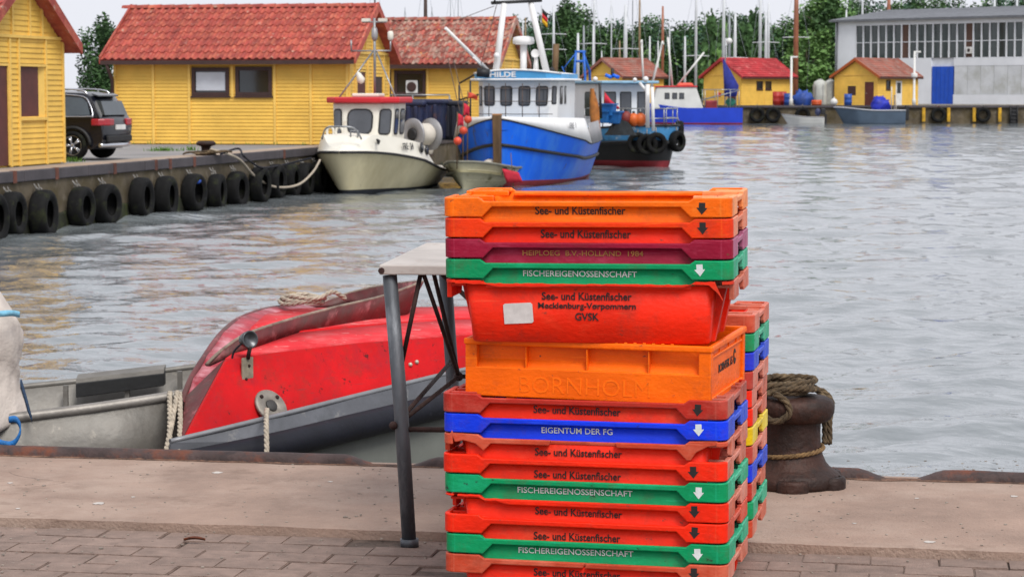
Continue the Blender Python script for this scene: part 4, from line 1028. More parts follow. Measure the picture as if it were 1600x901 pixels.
    wall(Vector((0, 0, 0)), Y, X, W, gable_r, True); openings(Vector((0, 0, 0)), Y, X, gable_r); battens(Vector((0, 0, 0)), Y, X, gr_pan, HE)
    wall(Vector((-L, W, 0)), -Y, -X, W, gable_l, True); openings(Vector((-L, W, 0)), -Y, -X, gable_l); battens(Vector((-L, W, 0)), -Y, -X, gl_pan, HE)
    # gable cross boards
    m = MB(); m.box((.0, -.02, HE - .03), (.06, W + .02, HE + .03)); m.build('cross_board', M_YEL2, t)
    m = MB(); m.box((-L - .06, -.02, HE - .03), (-L, W + .02, HE + .03)); m.build('cross_board', M_YEL2, t)
    # roof
    oh, ov = .32, .28      # eave and verge overhang
    sl = (HRD - HE) / (W / 2); zl = HE - oh * sl
    up = Vector((0, W / 2 + oh, HRD - zl)); SL = up.length; up.normalize(); nr = Vector((0, -up.z, up.y))
    m = MB()
    m.prism([(ov, -oh, zl), (ov, W / 2, HRD), (ov, W + oh, zl), (ov, W + oh - .02, zl - .09), (ov, W / 2, HRD - .11), (ov, -oh + .02, zl - .09)], (-L - 2 * ov, 0, 0))
    roof = m.build('roof', tm, t)
    full = L + 2 * ov
    if tiles == 'full':
        nrw = 8; ncl = max(4, int(round(full / .212))); tw = full / ncl; th_ = SL / nrw
        mb = MB(); prof = [(-.5, .012), (-.33, .0), (-.16, .004), (.0, .022), (.16, .048), (.30, .056), (.42, .044), (.52, .014)]
        r0 = [Vector((x * tw, -.02, z + .012)) for x, z in prof]; r1 = [Vector((x * tw, th_ * .98, z - .012)) for x, z in prof]
        mb.grid([[p + Vector((0, 0, -.035)) for p in r0], r0, r1], 0, False)
        tme = mb.mesh('tile'); tme.materials.append(tm); n = 0; rt = random.Random(len(name) + int(C[0] * 10))
        M3 = Matrix((X, up, nr)).transposed().to_4x4()
        for r_ in range(nrw):
            for c_ in range(ncl):
                o = bpy.data.objects.new('tile', tme); COL.objects.link(o); o.parent = roof
                p = Vector((ov - (c_ + .5) * tw, -oh, zl)) + up * (r_ * th_) + nr * .02
                o.matrix_local = Matrix.Translation(p) @ M3 @ Matrix.Rotation(rt.uniform(-.02, .02), 4, 'Z') @ Matrix.Rotation(rt.uniform(-.01, .015), 4, 'X')
        k = 0; x = ov
        while x > -L - ov + .1:
            mb = MB(); rows = [[Vector((x + .02, W / 2 + (.12 + .01) * math.cos(a), HRD + .0 + (.11) * math.sin(a))) for a in [math.pi * i / 6 for i in range(7)]], [Vector((x - .40, W / 2 + .11 * math.cos(a), HRD + .09 * math.sin(a))) for a in [math.pi * i / 6 for i in range(7)]]]
            mb.grid(rows, 0, True); mb.build('ridge_tile', tm, roof); x -= .38
    else:
        mb = MB(); nc_ = int(full / .25)
        for side in (0, 1):
            prev = None; rows = []
            for r_ in range(9):
                row0 = []; row1 = []
                for c_ in range(nc_ * 2 + 1):
                    x = ov - full * c_ / (nc_ * 2); hgt = .02 + (.05 if c_ % 2 else 0)
                    for lst, vv, hh in ((row0, r_ / 9, hgt + .04), (row1, (r_ + 1) / 9, hgt)):
                        p = Vector((x, -oh, zl)) + up * (SL * vv) + nr * hh
                        if side: p.y = W - p.y
                        lst.append(p)
                rows += [row0, row1]
            mb.grid(rows, 0, False)
        mb.build('tiles', tm, roof, kind='stuff')
        mb = MB(); mb.tube([(ov, W / 2, HRD + .03), (-L - ov, W / 2, HRD + .03)], .12, 8); mb.build('ridge', tm, roof)
    for gx in (ov, -L - ov):          # verge boards
        m = MB()
        for s in (0, 1):
            ys = (-oh - .02, W / 2) if not s else (W + oh + .02, W / 2)
            m.prism([(gx - .03, ys[0], zl + .10), (gx - .03, ys[1], HRD + .12), (gx - .03, ys[1], HRD - .14), (gx - .03, ys[0], zl - .11)], (.06, 0, 0))
        m.build('verge_board', eave_board or tm, roof)
    m = MB(); m.box((ov - .02, -oh - .06, zl - .13), (-L - ov + .02, -oh + .02, zl - .02)); m.build('gutter', M_BRN, roof)
    if left_pipe:
        m = MB(); m.tube([(-L - .1, -oh - .01, zl - .08), (-L - .05, -oh + .05, zl - .3), (-L - .02, -.10, zl - .55), (-L - .02, -.10, .02)], .055, 8); m.build('downpipe', M_BRN, t)
    return t
HR = R(-12); hx = Vector((math.cos(HR), math.sin(HR), 0)); hy = Vector((-math.sin(HR), math.cos(HR), 0))
C2 = pt(545, 225, 63.3); C2.z = 0
def u_at(px, C, L=HL):       # position along a front wall for a photo column
    k = (px - 800) / F_PX; o = C - hx * L
    return (k * o.y - o.x) / (hx.x - k * hx.y)
uu = lambda px: u_at(px, C2)
zz2 = lambda py: EYE - (py - YH) * 64.0 / F_PX
house('yellow_house', 'yellow boarded house with red tiled roof and two brown windows behind the car', C2, HR,
      front=[('win', uu(302), uu(360.5), zz2(150), zz2(106), 1), ('win', uu(370), uu(427), zz2(150), zz2(105))],
      gable_r=[('door', .75, 1.75, .05, 2.05), ('dark', 2.6, 3.5, .6, 1.9)], tm=M_TILE, front_pan=[.03, uu(242), uu(298), (uu(365), zz2(152), zz2(104)), uu(431), uu(487), HL - .03],
      gr_pan=[.04, .6, 1.9, 2.45, 3.6, HW - .04, (1.7, HE, HRD - .4), (2.4, HE, HRD - .4)], left_pipe=True)
far1 = pt(100, 255, 47.4); far1.z = 0; C1 = far1 - hy * HW
def v_at(px, C):
    k = (px - 800) / F_PX
    return (k * C.y - C.x) / (hy.x - k * hy.y)
vv = lambda px: v_at(px, C1)
house('yellow_house', 'yellow boarded house at the left edge with brown door and shuttered hatch', C1, HR,
      gable_r=[('door', max(.2, vv(-30)), vv(16), .03, 2.0), ('hatch', vv(33), vv(71), .95, 1.95)], tm=M_TILE, gr_pan=[vv(17), vv(31), vv(73), HW - .03, (vv(22), HE, 3.6), (vv(49), HE, 3.3), (vv(68), HE, 3.1), vv(-32)], pitch=.105)
C3 = pt(772, 225, 75); C3.z = 0
u3 = lambda px: u_at(px, C3, 6.6); zz3 = lambda py: EYE - (py - YH) * 75.5 / F_PX
house('yellow_house', 'yellow boarded house with weathered mossy tile roof behind the blue boat', C3, HR, L=6.6,
      front=[('win', u3(590), u3(612), zz3(149), zz3(111)), ('win', u3(617), u3(666), zz3(149), zz3(111))], tm=M_TILEO, front_pan=[u3(669), u3(715), 6.57], gr_pan=[.04, 1.4, 2.8, HW - .04])
# vent tiles: small dark hoods on the roofs
# fan in the window of the third house
B3 = C3 - hx * 6.6
fc_ = B3 + hx * u3(645) - hy * .07
t = thing('window_fan', 'pale square fan unit standing in the window of the rear yellow house', 'fan', (fc_.x, fc_.y, zz3(146)), HR)
m = MB(); m.box((-.2, -.04, 0), (.2, .01, .42)); m.build('case', M_WHITE, t, bevel=.02)
m = MB(); m.lathe([(.16, 0), (.16, .012), (.13, .014), (1e-5, .004)], 20, (0, -.052, .21), Matrix.Rotation(R(90), 4, 'X')); m.build('grille', M_BRN, t)

# far houses on the other side of the harbour
M_YELF = M_YEL
Cf = gnd(1158, 167, FZ); a5 = R(45)
def far_house(px, py, ang, label, tm, **kw):
    c = pt(px, py, 192.5); c.z = FZ; d = Vector((math.cos(ang), math.sin(ang), 0)); ln = kw.get('L', 6.6)
    return house('yellow_house', label, c + d * ln, ang, tiles='far', tm=tm, pitch=.2, group=None, **kw)
far_house(1158, 166.0, R(43), 'far yellow house with bright red roof beside the lamp post', M_TILER, L=6.6, front=[('win', 1.9, 2.7, 1.3, 2.0), ('win', 3.0, 3.8, 1.3, 2.0)], gable_l=[('door', 2.7, 3.7, 0, 2.0)], front_pan=[3.0])
far_house(1371, 166.5, R(50), 'far yellow house with brown roof in front of the grey hangar', M_TILEF, L=6.6, front=[('win', 1.3, 2.0, 1.3, 2.1), ('whitedoor', 2.9, 3.9, 0, 2.05)], gable_l=[('door', 2.9, 3.9, 0, 2.0), ('dark', 1.3, 2.1, .8, 1.6)], eave_board=mat('orange verge', '#a8521e', .7))
far_house(972, 165.5, R(45), 'far yellow house with dull red roof behind the tyre hung boat', M_TILEF, L=5.2)

# hangar
hl = pt(1304, 161.0, 222); hl.z = FZ; hr = Vector((45.9, 207.0, FZ)); hd = (Vector((hr.x, hr.y, 0)) - Vector((hl.x, hl.y, 0))).normalized(); hn = Vector((hd.y, -hd.x, 0))
hu = lambda px: ((px - 800) / F_PX * hl.y - hl.x) / (hd.x - (px - 800) / F_PX * hd.y)
HLN = 34.0
t = thing('hangar', 'large pale grey hangar with a long row of dark windows', 'building', (hl.x, hl.y, FZ), math.atan2(hd.y, hd.x))
M_HANG = mat('stained cladding', '#cfd2d6', .7, .08, .5, .1, 5, spots=('#a4a69f', .55, .60, .12)); M_HANG2 = mat('pale cladding', '#dfe2e8', .7, .05, .4, .1, 5)
HT = 8.0
m = MB(); m.box((0, .25, 0), (HLN, 18, HT)); m.build('wall_core', M_HANG2, t)
wz0, wz1, wx0 = 4.25, 7.35, hu(1334)
m = MB(); m.box((0, 0, wz0), (wx0, .25, HT)); m.box((wx0, 0, wz1), (HLN, .25, HT)); m.box((0, 0, 0), (hu(1452), .25, wz0)); m.box((hu(1487), 0, 3.5), (HLN, .25, wz0)); m.build('wall', M_HANG2, t)
x = hu(1488)
while x < HLN:
    m = MB(); m.box((x, .02, .9), (min(HLN, x + 1.4), .25, 3.5)); m.build('cladding_panel', M_HANG, t); x += 1.43
m = MB(); m.box((hu(1487), -.03, 0), (HLN, .25, .88)); m.build('plinth', M_HANG2, t)
M_PANE = glass('hangar pane', '#2c3836'); x = wx0; k = 0
while x < HLN - .1:
    m = MB(); m.box((x + .05, .12, wz0), (x + .83, .16, wz1)); m.build('pane', M_PANE if k not in (6, 14) else mat('boarded pane', '#5a4034', .7), t)
    m = MB(); m.box((x - .05, -.03, wz0), (x + .05, .2, wz1)); m.build('mullion', M_HANG2, t); x += .88; k += 1
m = MB(); m.box((wx0, .05, 5.72), (HLN, .118, 5.78)); m.build('transom', M_HANG2, t)
M_BLUED = mat('blue gate paint', '#1450c0', .5, .1, 1.5, .1, 8)
a, b = hu(1453), hu(1486)
m = MB(); m.box((a, .05, 0), (b, .2, 3.45)); d = m.build('gate', M_BLUED, t)
for i in range(1, 5):
    m = MB(); xx = a + (b - a) * i / 5; m.box((xx - .03, .02, 0), (xx + .03, .05, 3.4)); m.build('gate_rib', M_BLUED, d)
M_ROOFG = mat('grey sheet roof', '#6b6e74', .7, .12, .8, .1, 5)
m = MB(); m.prism([(-.4, -.5, HT - .05), (-.4, 9, HT + 1.15), (-.4, 18.5, HT), (-.4, 18.5, HT - .2), (-.4, -.5, HT - .25)], (HLN + .8, 0, 0)); rf = m.build('roof', M_ROOFG, t)
for i in range(45):
    m = MB(); xx = -.2 + i * .76; m.prism([(xx, -.52, HT - .04), (xx, 9, HT + 1.19), (xx, 9, HT + 1.15), (xx, -.5, HT - .08)], (.12, 0, 0)); m.build('roof_rib', M_ROOFG, rf)
m = MB(); m.tube([(.25, -.1, HT - .2), (.25, -.1, 0)], .09, 8); m.build('downpipe', M_ROOFG, t)
m = MB(); m.box((hu(1511) - .3, -.12, 4.6), (hu(1511) + .3, -.02, 5.2)); sg = m.build('sign', M_WHITE, t)
m = MB(); m.lathe([(.16, 0), (.16, .02), (1e-5, .021)], 14, (hu(1511), -.122, 4.9), Matrix.Rotation(R(90), 4, 'X')); m.build('sign_mark', M_BLK, sg)
# ================================================================ LEFT QUAY FURNISHINGS
M_TYRE = mat('old tyre rubber', '#151516', .8, .25, 5, .4, 30, spots=('#2c301c', 3.5, .62, .08), spots2=('#303134', 9, .66, .05), spec=.2)
def tyre_mesh(Rr=.43, w=.33, seg=28):
    mb = MB(); h = w / 2
    prof = [(Rr * .58, -h * .75), (Rr * .72, -h * .98), (Rr * .90, -h * .95), (Rr * .975, -h * .75), (Rr, -h * .4), (Rr, h * .4), (Rr * .975, h * .75), (Rr * .90, h * .95), (Rr * .72, h * .98), (Rr * .58, h * .75), (Rr * .55, h * .7), (Rr * .60, h * .55), (Rr * .80, h * .35), (Rr * .84, 0), (Rr * .80, -h * .35), (Rr * .60, -h * .55), (Rr * .55, -h * .7), (Rr * .58, -h * .75)]
    mb.lathe(prof, seg); mb.f = mb.f[:-2]; mb.m = mb.m[:-2]; mb.sm = mb.sm[:-2]
    return mb.mesh('tyre')
TYM = tyre_mesh(); TYM.materials.append(M_TYRE)
M_CHAIN = mat('limed chain', '#8d8a86', .8, .3, 20, .3, 40)
def link_chain(mb, a, b, r=.022, w=.05):
    a, b = Vector(a), Vector(b); n = max(2, int((b - a).length / .075)); d = (b - a).normalized()
    for i in range(n):
        c = a + (b - a) * ((i + .5) / n); s = d.cross(Vector((0, 1, 0) if i % 2 else (1, 0, 0)))
        s = s.normalized() if s.length > .01 else d.orthogonal().normalized()
        mb.tube([c + d * .055 * math.cos(q) + s * .03 * math.sin(q) for q in [k * .785 for k in range(8)]], r * .5, 5, closed=True)
txs = [-28, 4, 52, 112, 152, 207, 246, 290, 326, 358, 394, 420, 444, 466, 486, 508]
tlab = ['leftmost tyre on the left quay wall, half out of frame', 'tyre fender at the left picture edge', 'mossy tyre fender below the brown hatch of the left house', 'mossy tyre fender, left of the overlapping pair below the car', 'tyre fender, right of the overlapping pair below the car',
 'tyre fender fifth from the left edge, right after the wide wall gap', 'tyre fender directly left of the one with a blue scrap', 'tyre fender with a blue scrap of plastic inside its rim', 'tyre fender first right of the one with the blue scrap', 'tyre fender second right of the one with the blue scrap', 'tyre fender third right of the blue scrap one, below the small bollard rope',
 'tyre fender fourth right of the blue scrap one', 'tyre fender fifth right of the blue scrap one', 'tyre fender just left of the cream boat bow', 'tyre fender right behind the cream boat bow', 'tyre fender hidden in the shade behind the cream boat']
for i, px in enumerate(txs):
    y = 270 - 39 * px / 490; g_ = gnd(px, y); s = (g_ - QA).dot(qd)
    rt_ = random.Random(i); k = rt_.uniform(.92, 1.06); tilt = rt_.uniform(-.12, .12)
    p = qp(s, .19, -.77 + rt_.uniform(-.05, .05))
    t = thing('tyre_fender', tlab[i], 'tyre', p, 0, 'tyres hanging on the left quay wall')
    Qt = qn.to_track_quat('Z', 'Y'); t.rotation_euler = (Matrix.Rotation(tilt, 3, 'Z') @ Qt.to_matrix()).to_euler(); t.scale = (k, k, k)
    o = bpy.data.objects.new('tyre', TYM); COL.objects.link(o); o.parent = t
    # chain up to the wall, in the tyre's own frame (built in world axes, then brought home)
    mb = MB(); Wi = (Matrix.Translation(p) @ t.rotation_euler.to_matrix().to_4x4() @ Matrix.Scale(k, 4)).inverted()
    for ds in (-.05, .12): link_chain(mb, qp(s + ds * .4, .16, -.48), qp(s + ds, .04, -.27))
    me = mb.mesh('chain'); me.transform(Wi); put('chain', me, M_CHAIN, t)
    if i == 7:
        mb = MB(); mb.sphere((.02, .26, .08), .1, 10, 6, sc=(1, .7, .8)); mb.build('blue_scrap', mat('blue scrap', '#2c56b8', .7), t)
# white streaks of gull lime on the wall, splashes standing proud of it
# small bollard on the left quay with its mooring line
bl = gnd(322, 243)
t = thing('quay_bollard', 'small rusty bollard on the left quay with a rope heap', 'bollard', (bl.x, bl.y, 0), 0)
m = MB(); m.lathe([(.24, 0), (.24, .03), (.15, .05), (.11, .12), (.11, .2), (.15, .22), (.22, .24), (.23, .29), (.18, .33), (1e-5, .335)], 16); m.build('post', M_IRON, t)
m = MB(); P = []; rr5 = random.Random(9)
for k in range(46): P.append(Vector((bl.x + (.30 + .10 * math.sin(k * .7)) * math.cos(k * .7) - .25 + .012 * k, bl.y - .1 + .22 * math.sin(k * .7), .03 + .05 * rr5.random() + .001 * k)))
m.tube(smooth_path(P, 3), .022, 6); o = m.build('rope_heap', M_ROPE); tag(o, 'tangled grey rope heap around the small left bollard', 'rope')
# mooring line sagging to the cream boat
m = MB(); A_ = Vector((bl.x + .1, bl.y - .1, .15)); m_pts = [A_, gnd(352, 243) + Vector((0, 0, .05)), pt(375, 250, 53.5), pt(400, 277, 55), pt(430, 292, 56), pt(465, 289, 57), pt(488, 270, 57.5), pt(500, 250, 57.8)]
m.tube(smooth_path(m_pts, 6), .03, 6); o = m.build('mooring_line', M_ROPEW); tag(o, 'pale mooring line sagging from the left quay to the cream boat', 'rope')
m = MB(); m.tube(smooth_path([gnd(345, 244) + Vector((0, 0, .05)), gnd(372, 240) + Vector((0, 0, .12)), pt(380, 243, 53.6), pt(392, 253, 54.4), pt(410, 262, 55), pt(440, 258, 56.5), pt(486, 247, 57.5)], 6), .026, 6)
o = m.build('mooring_line', M_FEND); tag(o, 'dark mooring line lying over the left quay edge towards the cream boat', 'rope')
# grass tufts
def grass(name, spots, label, m_, hgt=.22, n=60, sp=.35, seed=3):
    mb = MB(); rg_ = random.Random(seed)
    for (c, k) in spots:
        for i in range(int(n * k)):
            a = rg_.uniform(0, 6.28); r = abs(rg_.gauss(0, sp * k)); h = hgt * rg_.uniform(.5, 1.2); b = c + Vector((r * math.cos(a), r * math.sin(a) * .7, 0))
            d = Vector((rg_.uniform(-.5, .5), rg_.uniform(-.5, .5), 1)).normalized(); w = Vector((math.cos(a), math.sin(a), 0)) * .014
            mb.add([b - w, b + w, b + d * h * .6 + w * .7, b + d * h], [(0, 1, 2), (0, 2, 3)])
    return mb.build(name, m_, kind='stuff', label=label)
M_GRASS = mat('grass', '#5c8030', .8, .3, 2, 0, rnd=0, hue2='#3c6020'); M_HAY = mat('tall dry grass', '#7a7c4c', .85, .3, 1, 0, hue2='#56642e')
grass('grass_tuft', [(gnd(256, 236), .75), (gnd(112, 253), .4), (gnd(298, 235), .25)], 'green grass tufts on the pale asphalt', M_GRASS, .12, 160)
base = C2 - hx * HL
grass('wall_weeds', [(base + hx * (i * .17) - hy * .12, .55) for i in range(44)], 'weeds along the foot of the yellow house', M_GRASS, .10, 3, .2, 5)
gb = [(Vector((-17.5 + i * .32, 88 + (i % 7) * .6, .0)), 1.4) for i in range(24)]
grass('tall_grass', gb, 'tall dry grass bank behind the car', M_HAY, 1.45, 260, .7, 6)

# ================================================================ CAR
M_CAR = mat('dark blue car paint', '#10121c', .3, .05, 1, 0, coat=.35, metal=0)
M_CARG = glass('car glass', '#3b444a', .05); M_CHR = mat('chrome', '#c8cad0', .2, .03, 3, 0, metal=.9)
M_TAIL = mat('tail light red', '#a01222', .2, .1, 6, 0, spec=.8); M_PLAST = mat('black car trim', '#17181a', .6, .1, 5, .1, 20)
cw = gnd(116, 250)                     # contact of the near rear wheel
crz = math.atan2(.26, -.966)            # heading: to the left and away
t = thing('parked_car', 'dark estate car with silver roof rails parked between the yellow houses', 'car', (cw.x, cw.y, 0), crz); t.scale = (.87, .87, .87)
# local: x forward, y left; the near (left) rear wheel sits at the origin
CWID = 1.86; yc = -CWID / 2 + .12
side = [(-.80, .42), (-.83, .62), (-.86, .80), (-.84, .96), (-.76, 1.04), (-.60, 1.34), (-.46, 1.56), (-.20, 1.635), (.6, 1.66), (1.4, 1.62), (1.9, 1.50), (2.55, 1.10), (3.3, 1.00), (3.65, .82), (3.70, .45), (3.5, .26), (-.55, .26)]
def car_half(x, z): 
    h = CWID / 2
    if z > 1.0: h -= (z - 1.0) * .40
    if z < .5: h -= (.5 - z) * .2
    if x < -.5: h -= (-.5 - x) ** 2 * .9
    if x > 3.0: h -= (x - 3.0) ** 2 * .35
    return h
mb = MB(); rows = []
for k in (-1, -.97, -.8, -.4, 0, .4, .8, .97, 1):
    rows.append([Vector((x + (.05 * abs(k) ** 3 if x < -.4 else 0), yc + car_half(x, z) * k, z + (.03 * (1 - k * k) if z > 1.5 else 0))) for x, z in side])
mb.grid(rows, 0, True, True); mb.add(rows[0], [tuple(range(len(side)))]); mb.add(rows[-1], [tuple(range(len(side) - 1, -1, -1))])
body_ = mb.build('body', M_CAR, t)
def on_body(pts, off, name, m_, sgn=1, parent=None):     # flat panel laid on the side of the car
    mb = MB(); P = [Vector((x, yc + sgn * (car_half(x, z) + off), z)) for x, z in pts]; mb.prism(P, (0, -sgn * .02, 0)); return mb.build(name, m_, parent or t)
on_body([(-.48, 1.10), (-.36, 1.40), (-.20, 1.52), (.45, 1.56), (.45, 1.08)], .012, 'side_window', M_CARG); on_body([(.53, 1.08), (.53, 1.56), (1.35, 1.54), (1.45, 1.08)], .012, 'side_window', M_CARG)
m = MB(); m.tube(smooth_path([Vector((x, yc + car_half(x, z) + .02, z)) for x, z in ((1.6, 1.065), (.4, 1.06), (-.45, 1.065), (-.56, 1.10), (-.44, 1.36), (-.22, 1.55), (.5, 1.60), (1.4, 1.56))], 4), .018, 6); m.build('window_trim', M_CHR, t)
for sgn in (1, -1):
    m = MB(); yy = yc + sgn * (car_half(0, 1.62) - .04); m.tube(smooth_path([Vector(p) for p in ((-.30, yy, 1.60), (-.15, yy, 1.70), (.5, yy, 1.74), (1.3, yy, 1.70), (1.5, yy, 1.62))], 4), .024, 6); m.build('roof_rail', M_CHR, t)
m = MB(); m.prism([(-.63, yc - .66, 1.12), (-.63, yc + .66, 1.12), (-.50, yc + .60, 1.46), (-.50, yc - .60, 1.46)], (-.14, 0, -.02)); o = m.build('rear_window', M_CARG, t)
m = MB(); m.prism([(-.42, yc - .64, 1.60), (-.42, yc + .64, 1.60), (-.56, yc + .58, 1.55), (-.56, yc - .58, 1.55)], (0, 0, .03)); m.build('spoiler', M_CAR, t)
for sgn in (1, -1):
    m = MB(); m.prism([(x, yc + sgn * y, .84) for x, y in ((-.885, .36), (-.885, .62), (-.83, .80), (-.70, .90), (-.52, .945), (-.52, .80), (-.78, .60), (-.80, .36))], (0, 0, .17)); m.build('tail_light', M_TAIL, t, bevel=.03)
m = MB(); m.box((-.895, yc - .26, .74), (-.86, yc + .26, .86)); pl = m.build('number_plate', M_WHITE, t)
m = MB(); m.tube(smooth_path([Vector((-.72 - .17 * (1 - k * k), yc + k * .86, .36)) for k in (-1, -.6, -.2, .2, .6, 1)], 3), .055, 8); m.build('bumper_trim', M_CHR, t)
m = MB(); m.box((-.875, yc - .7, .44), (-.80, yc + .7, .60)); m.build('bumper', M_PLAST, t, bevel=.03)
def car_wheel(x, y, sgn):
    w = bpy.data.objects.new('wheel', None); COL.objects.link(w); w.parent = t
    Mx = Matrix.Rotation(R(90) * -sgn, 4, 'X'); c = (x, y, .355)
    m = MB(); m.lathe([(.24, -.11), (.33, -.11), (.355, -.08), (.355, .08), (.33, .11), (.25, .115), (.24, .09)], 28, c, Mx); o = m.build('wheel', M_TYRE, t); bpy.data.objects.remove(w)
    m = MB(); m.lathe([(.245, .05), (.25, .10), (.235, .11), (.225, .06)], 28, c, Mx)
    for k in range(5):
        for dq in (-.13, .13):
            q = k * 1.2566; a = Mx @ Vector((.05 * math.cos(q), .05 * math.sin(q), .10)); b = Mx @ Vector((.235 * math.cos(q + dq), .235 * math.sin(q + dq), .085)); m.tube([a + Vector(c), b + Vector(c)], .022, 6)
    m.lathe([(.06, .08), (.05, .105), (1e-5, .108)], 14, c, Mx); m.build('rim', M_CHR, o)
    m = MB(); m.lathe([(.235, .02), (1e-5, .02)], 20, c, Mx); m.build('brake_disc', M_PLAST, o)
car_wheel(0, 0, 1); car_wheel(0, 2 * yc, -1); car_wheel(2.8, 0, 1); car_wheel(2.8, 2 * yc, -1)
m = MB(); m.tube([Vector((.46 * math.cos(q), .06, .355 + .44 * math.sin(q))) for q in [math.pi * i / 14 for i in range(15)]], .05, 6); m.build('wheel_arch', M_PLAST, t)
# ================================================================ BOATS
M_CREAM = mat('cream gelcoat', '#d6cca8', .4, .08, .8, .05, 8, spots=('#b8ad88', .7, .60, .12), spots2=('#8a7850', 3.5, .68, .03), stretch=(1.4, 1.4, .3))
M_OFFW = mat('off white gelcoat', '#d8d4c8', .4, .06, 1, .05, 8, spots=('#b8ac98', 1.5, .66, .06))
M_BWHITE = mat('boat white paint', '#dedede', .4, .05, 1, .05, 8, spots=('#a8806a', 3.0, .665, .03), stretch=(1.6, 1.6, .3))
M_HBLUE = mat('strong blue hull paint', '#1064e4', .38, .08, .8, .05, 8, spots=('#3a7edc', .9, .60, .12), spots2=('#4a5068', 3.5, .66, .04), spec=.3, stretch=(1.4, 1.4, .35))
M_LBLUE = mat('light blue paint', '#4a9ad0', .45, .08, 1, .05, 8)
M_BLACKH = mat('black hull paint', '#17171a', .5, .2, 1.5, .1, 8)
M_BOOT = mat('red bottom paint', '#8e2630', .6, .15, 1.5, .1, 8)
M_RUB = mat('black rubbing strip', '#1d1d20', .6, .2, 3, .1, 10)
M_ROOFR = mat('red roof paint', '#c4202c', .45, .1, 1, .05, 8)
M_STEEL = mat('stainless tube', '#9a9c9e', .35, .12, 3, .05, 8, metal=.6)
M_GALV = mat('grey metal sheet', '#9b9a9c', .45, .12, 1, .08, 8, metal=.4)
M_DARKG = glass('boat window glass', '#43464c', .08)
M_FLOAT = mat('orange float', '#d2482c', .5, .15, 3, .1, 12); M_PINK = mat('pink red flag cloth', '#c8243c', .8, .15, 3, .1, 12); M_BUOYW = mat('white buoy', '#cfc8bc', .55, .15, 3, .1, 12)
M_WOOD = mat('worn oak', '#6a5238', .8, .25, 4, .3, 20, stretch=(1, 1, .2)); M_TUB = mat('dark blue tub', '#272f52', .6, .25, 2, .15, 10, spots=('#6a4630', 2.5, .62, .06))
M_SEA = mat('sea green net', '#2c7a68', .9, .3, 8, .5, 40)
def sstep(a, b, x):
    t = max(0, min(1, (x - a) / (b - a))); return t * t * (3 - 2 * t)
def hull(parent, L, B, sheer, rake=.5, tm=.45, stern=.85, levels=(-.35, 0, .12, .35, .6, .8, 1), mats=None, mid=None, wl=.62, flare=.35, name='hull', n=26, sharp=.62, deck=-.04, deckm=None, bw=0):
    """bow at x=0, stern at x=-L, z over the water; levels are fractions of the sheer height; mid gives a material index per band"""
    def half(t, u):
        b = B / 2 * (min(1, t / tm) ** sharp if t < tm else 1 - (1 - stern) * ((t - tm) / (1 - tm)) ** 2)
        u_ = max(u, 0); lo = wl + (1 - wl) * u_ ** .8
        fl = 1 - flare * (1 - u_) * (1 - sstep(0, .7, t))
        k = lo * fl
        if u < 0: k *= max(.15, 1 + u * 1.6)
        return b * k
    def P(t, u, s):
        z = sheer(t) * u if u >= 0 else u * .8
        x = -L * t - rake * (1 - max(u, 0)) * (1 - sstep(0, .5, t))
        return Vector((x, s * half(t, u), z))
    mb = MB(); ts = [(i / n) ** 1.35 for i in range(n + 1)]
    for s in (1, -1):
        for j in range(len(levels) - 1):
            ra = [P(t, levels[j], s) for t in ts]; rb = [P(t, levels[j + 1], s) for t in ts]
            mb.grid([ra, rb] if s < 0 else [rb, ra], (mid[j] if mid else 0), True)
    tr = [P(1, u, 1) for u in levels] + [P(1, u, -1) for u in reversed(levels)]
    mb.add(tr, [tuple(range(len(tr)))], mid[-1] if mid else 0)
    o = mb.build(name, mats, parent)
    bm_ = bmesh.new(); bm_.from_mesh(o.data); bmesh.ops.remove_doubles(bm_, verts=bm_.verts, dist=.0005); bmesh.ops.recalc_face_normals(bm_, faces=bm_.faces); bm_.to_mesh(o.data); bm_.free()
    for e in o.data.edges: pass
    if deckm:
        mb = MB(); mb.grid([[P(t, 1, 1) * 1 + Vector((0, -.03, deck)) for t in ts], [P(t, 1, -1) + Vector((0, .03, deck)) for t in ts]], 0, False); mb.build('deck', deckm, parent)
    return P, ts
def rail_line(parent, P, ts, u, r, m_, name, t0=0, t1=1, off=.0):
    for s in (1, -1):
        mb = MB(); mb.tube([P(t, u, s) + Vector((0, s * off, 0)) for t in ts if t0 <= t <= t1], r, 6); mb.build(name, m_, parent)
def facet_window(parent, a, b, c, d, u0, u1, v0, v1, rad=.25, frame=M_RUB, pane=M_DARKG, fw=.04, name='window', bulge=.012):
    """rounded window on the quad a-b (bottom) d-c (top)"""
    def Q(u, v): return (a * (1 - u) + b * u) * (1 - v) + (d * (1 - u) + c * u) * v
    n = (b - a).cross(d - a).normalized()
    w, h = (b - a).length * (u1 - u0), (d - a).length * (v1 - v0); r = min(w, h) * rad
    def ring(inset):
        pts = []
        for cx, cy, q0 in ((w - r, r, -90), (w - r, h - r, 0), (r, h - r, 90), (r, r, 180)):
            for k in range(4):
                q = R(q0 + 30 * k); rr_ = max(.002, r - inset); x, y = cx + rr_ * math.cos(q), cy + rr_ * math.sin(q)
                x = min(max(x, inset), w - inset); y = min(max(y, inset), h - inset); pts.append(Q(u0 + (u1 - u0) * x / w, v0 + (v1 - v0) * y / h))
        return pts
    m = MB(); m.prism([p + n * bulge for p in ring(0)], -n * (bulge + .03)); f = m.build(name, frame, parent)
    m = MB(); m.prism([p + n * (bulge + .006) for p in ring(fw)], -n * .008); m.build('pane', pane, f)
    return f
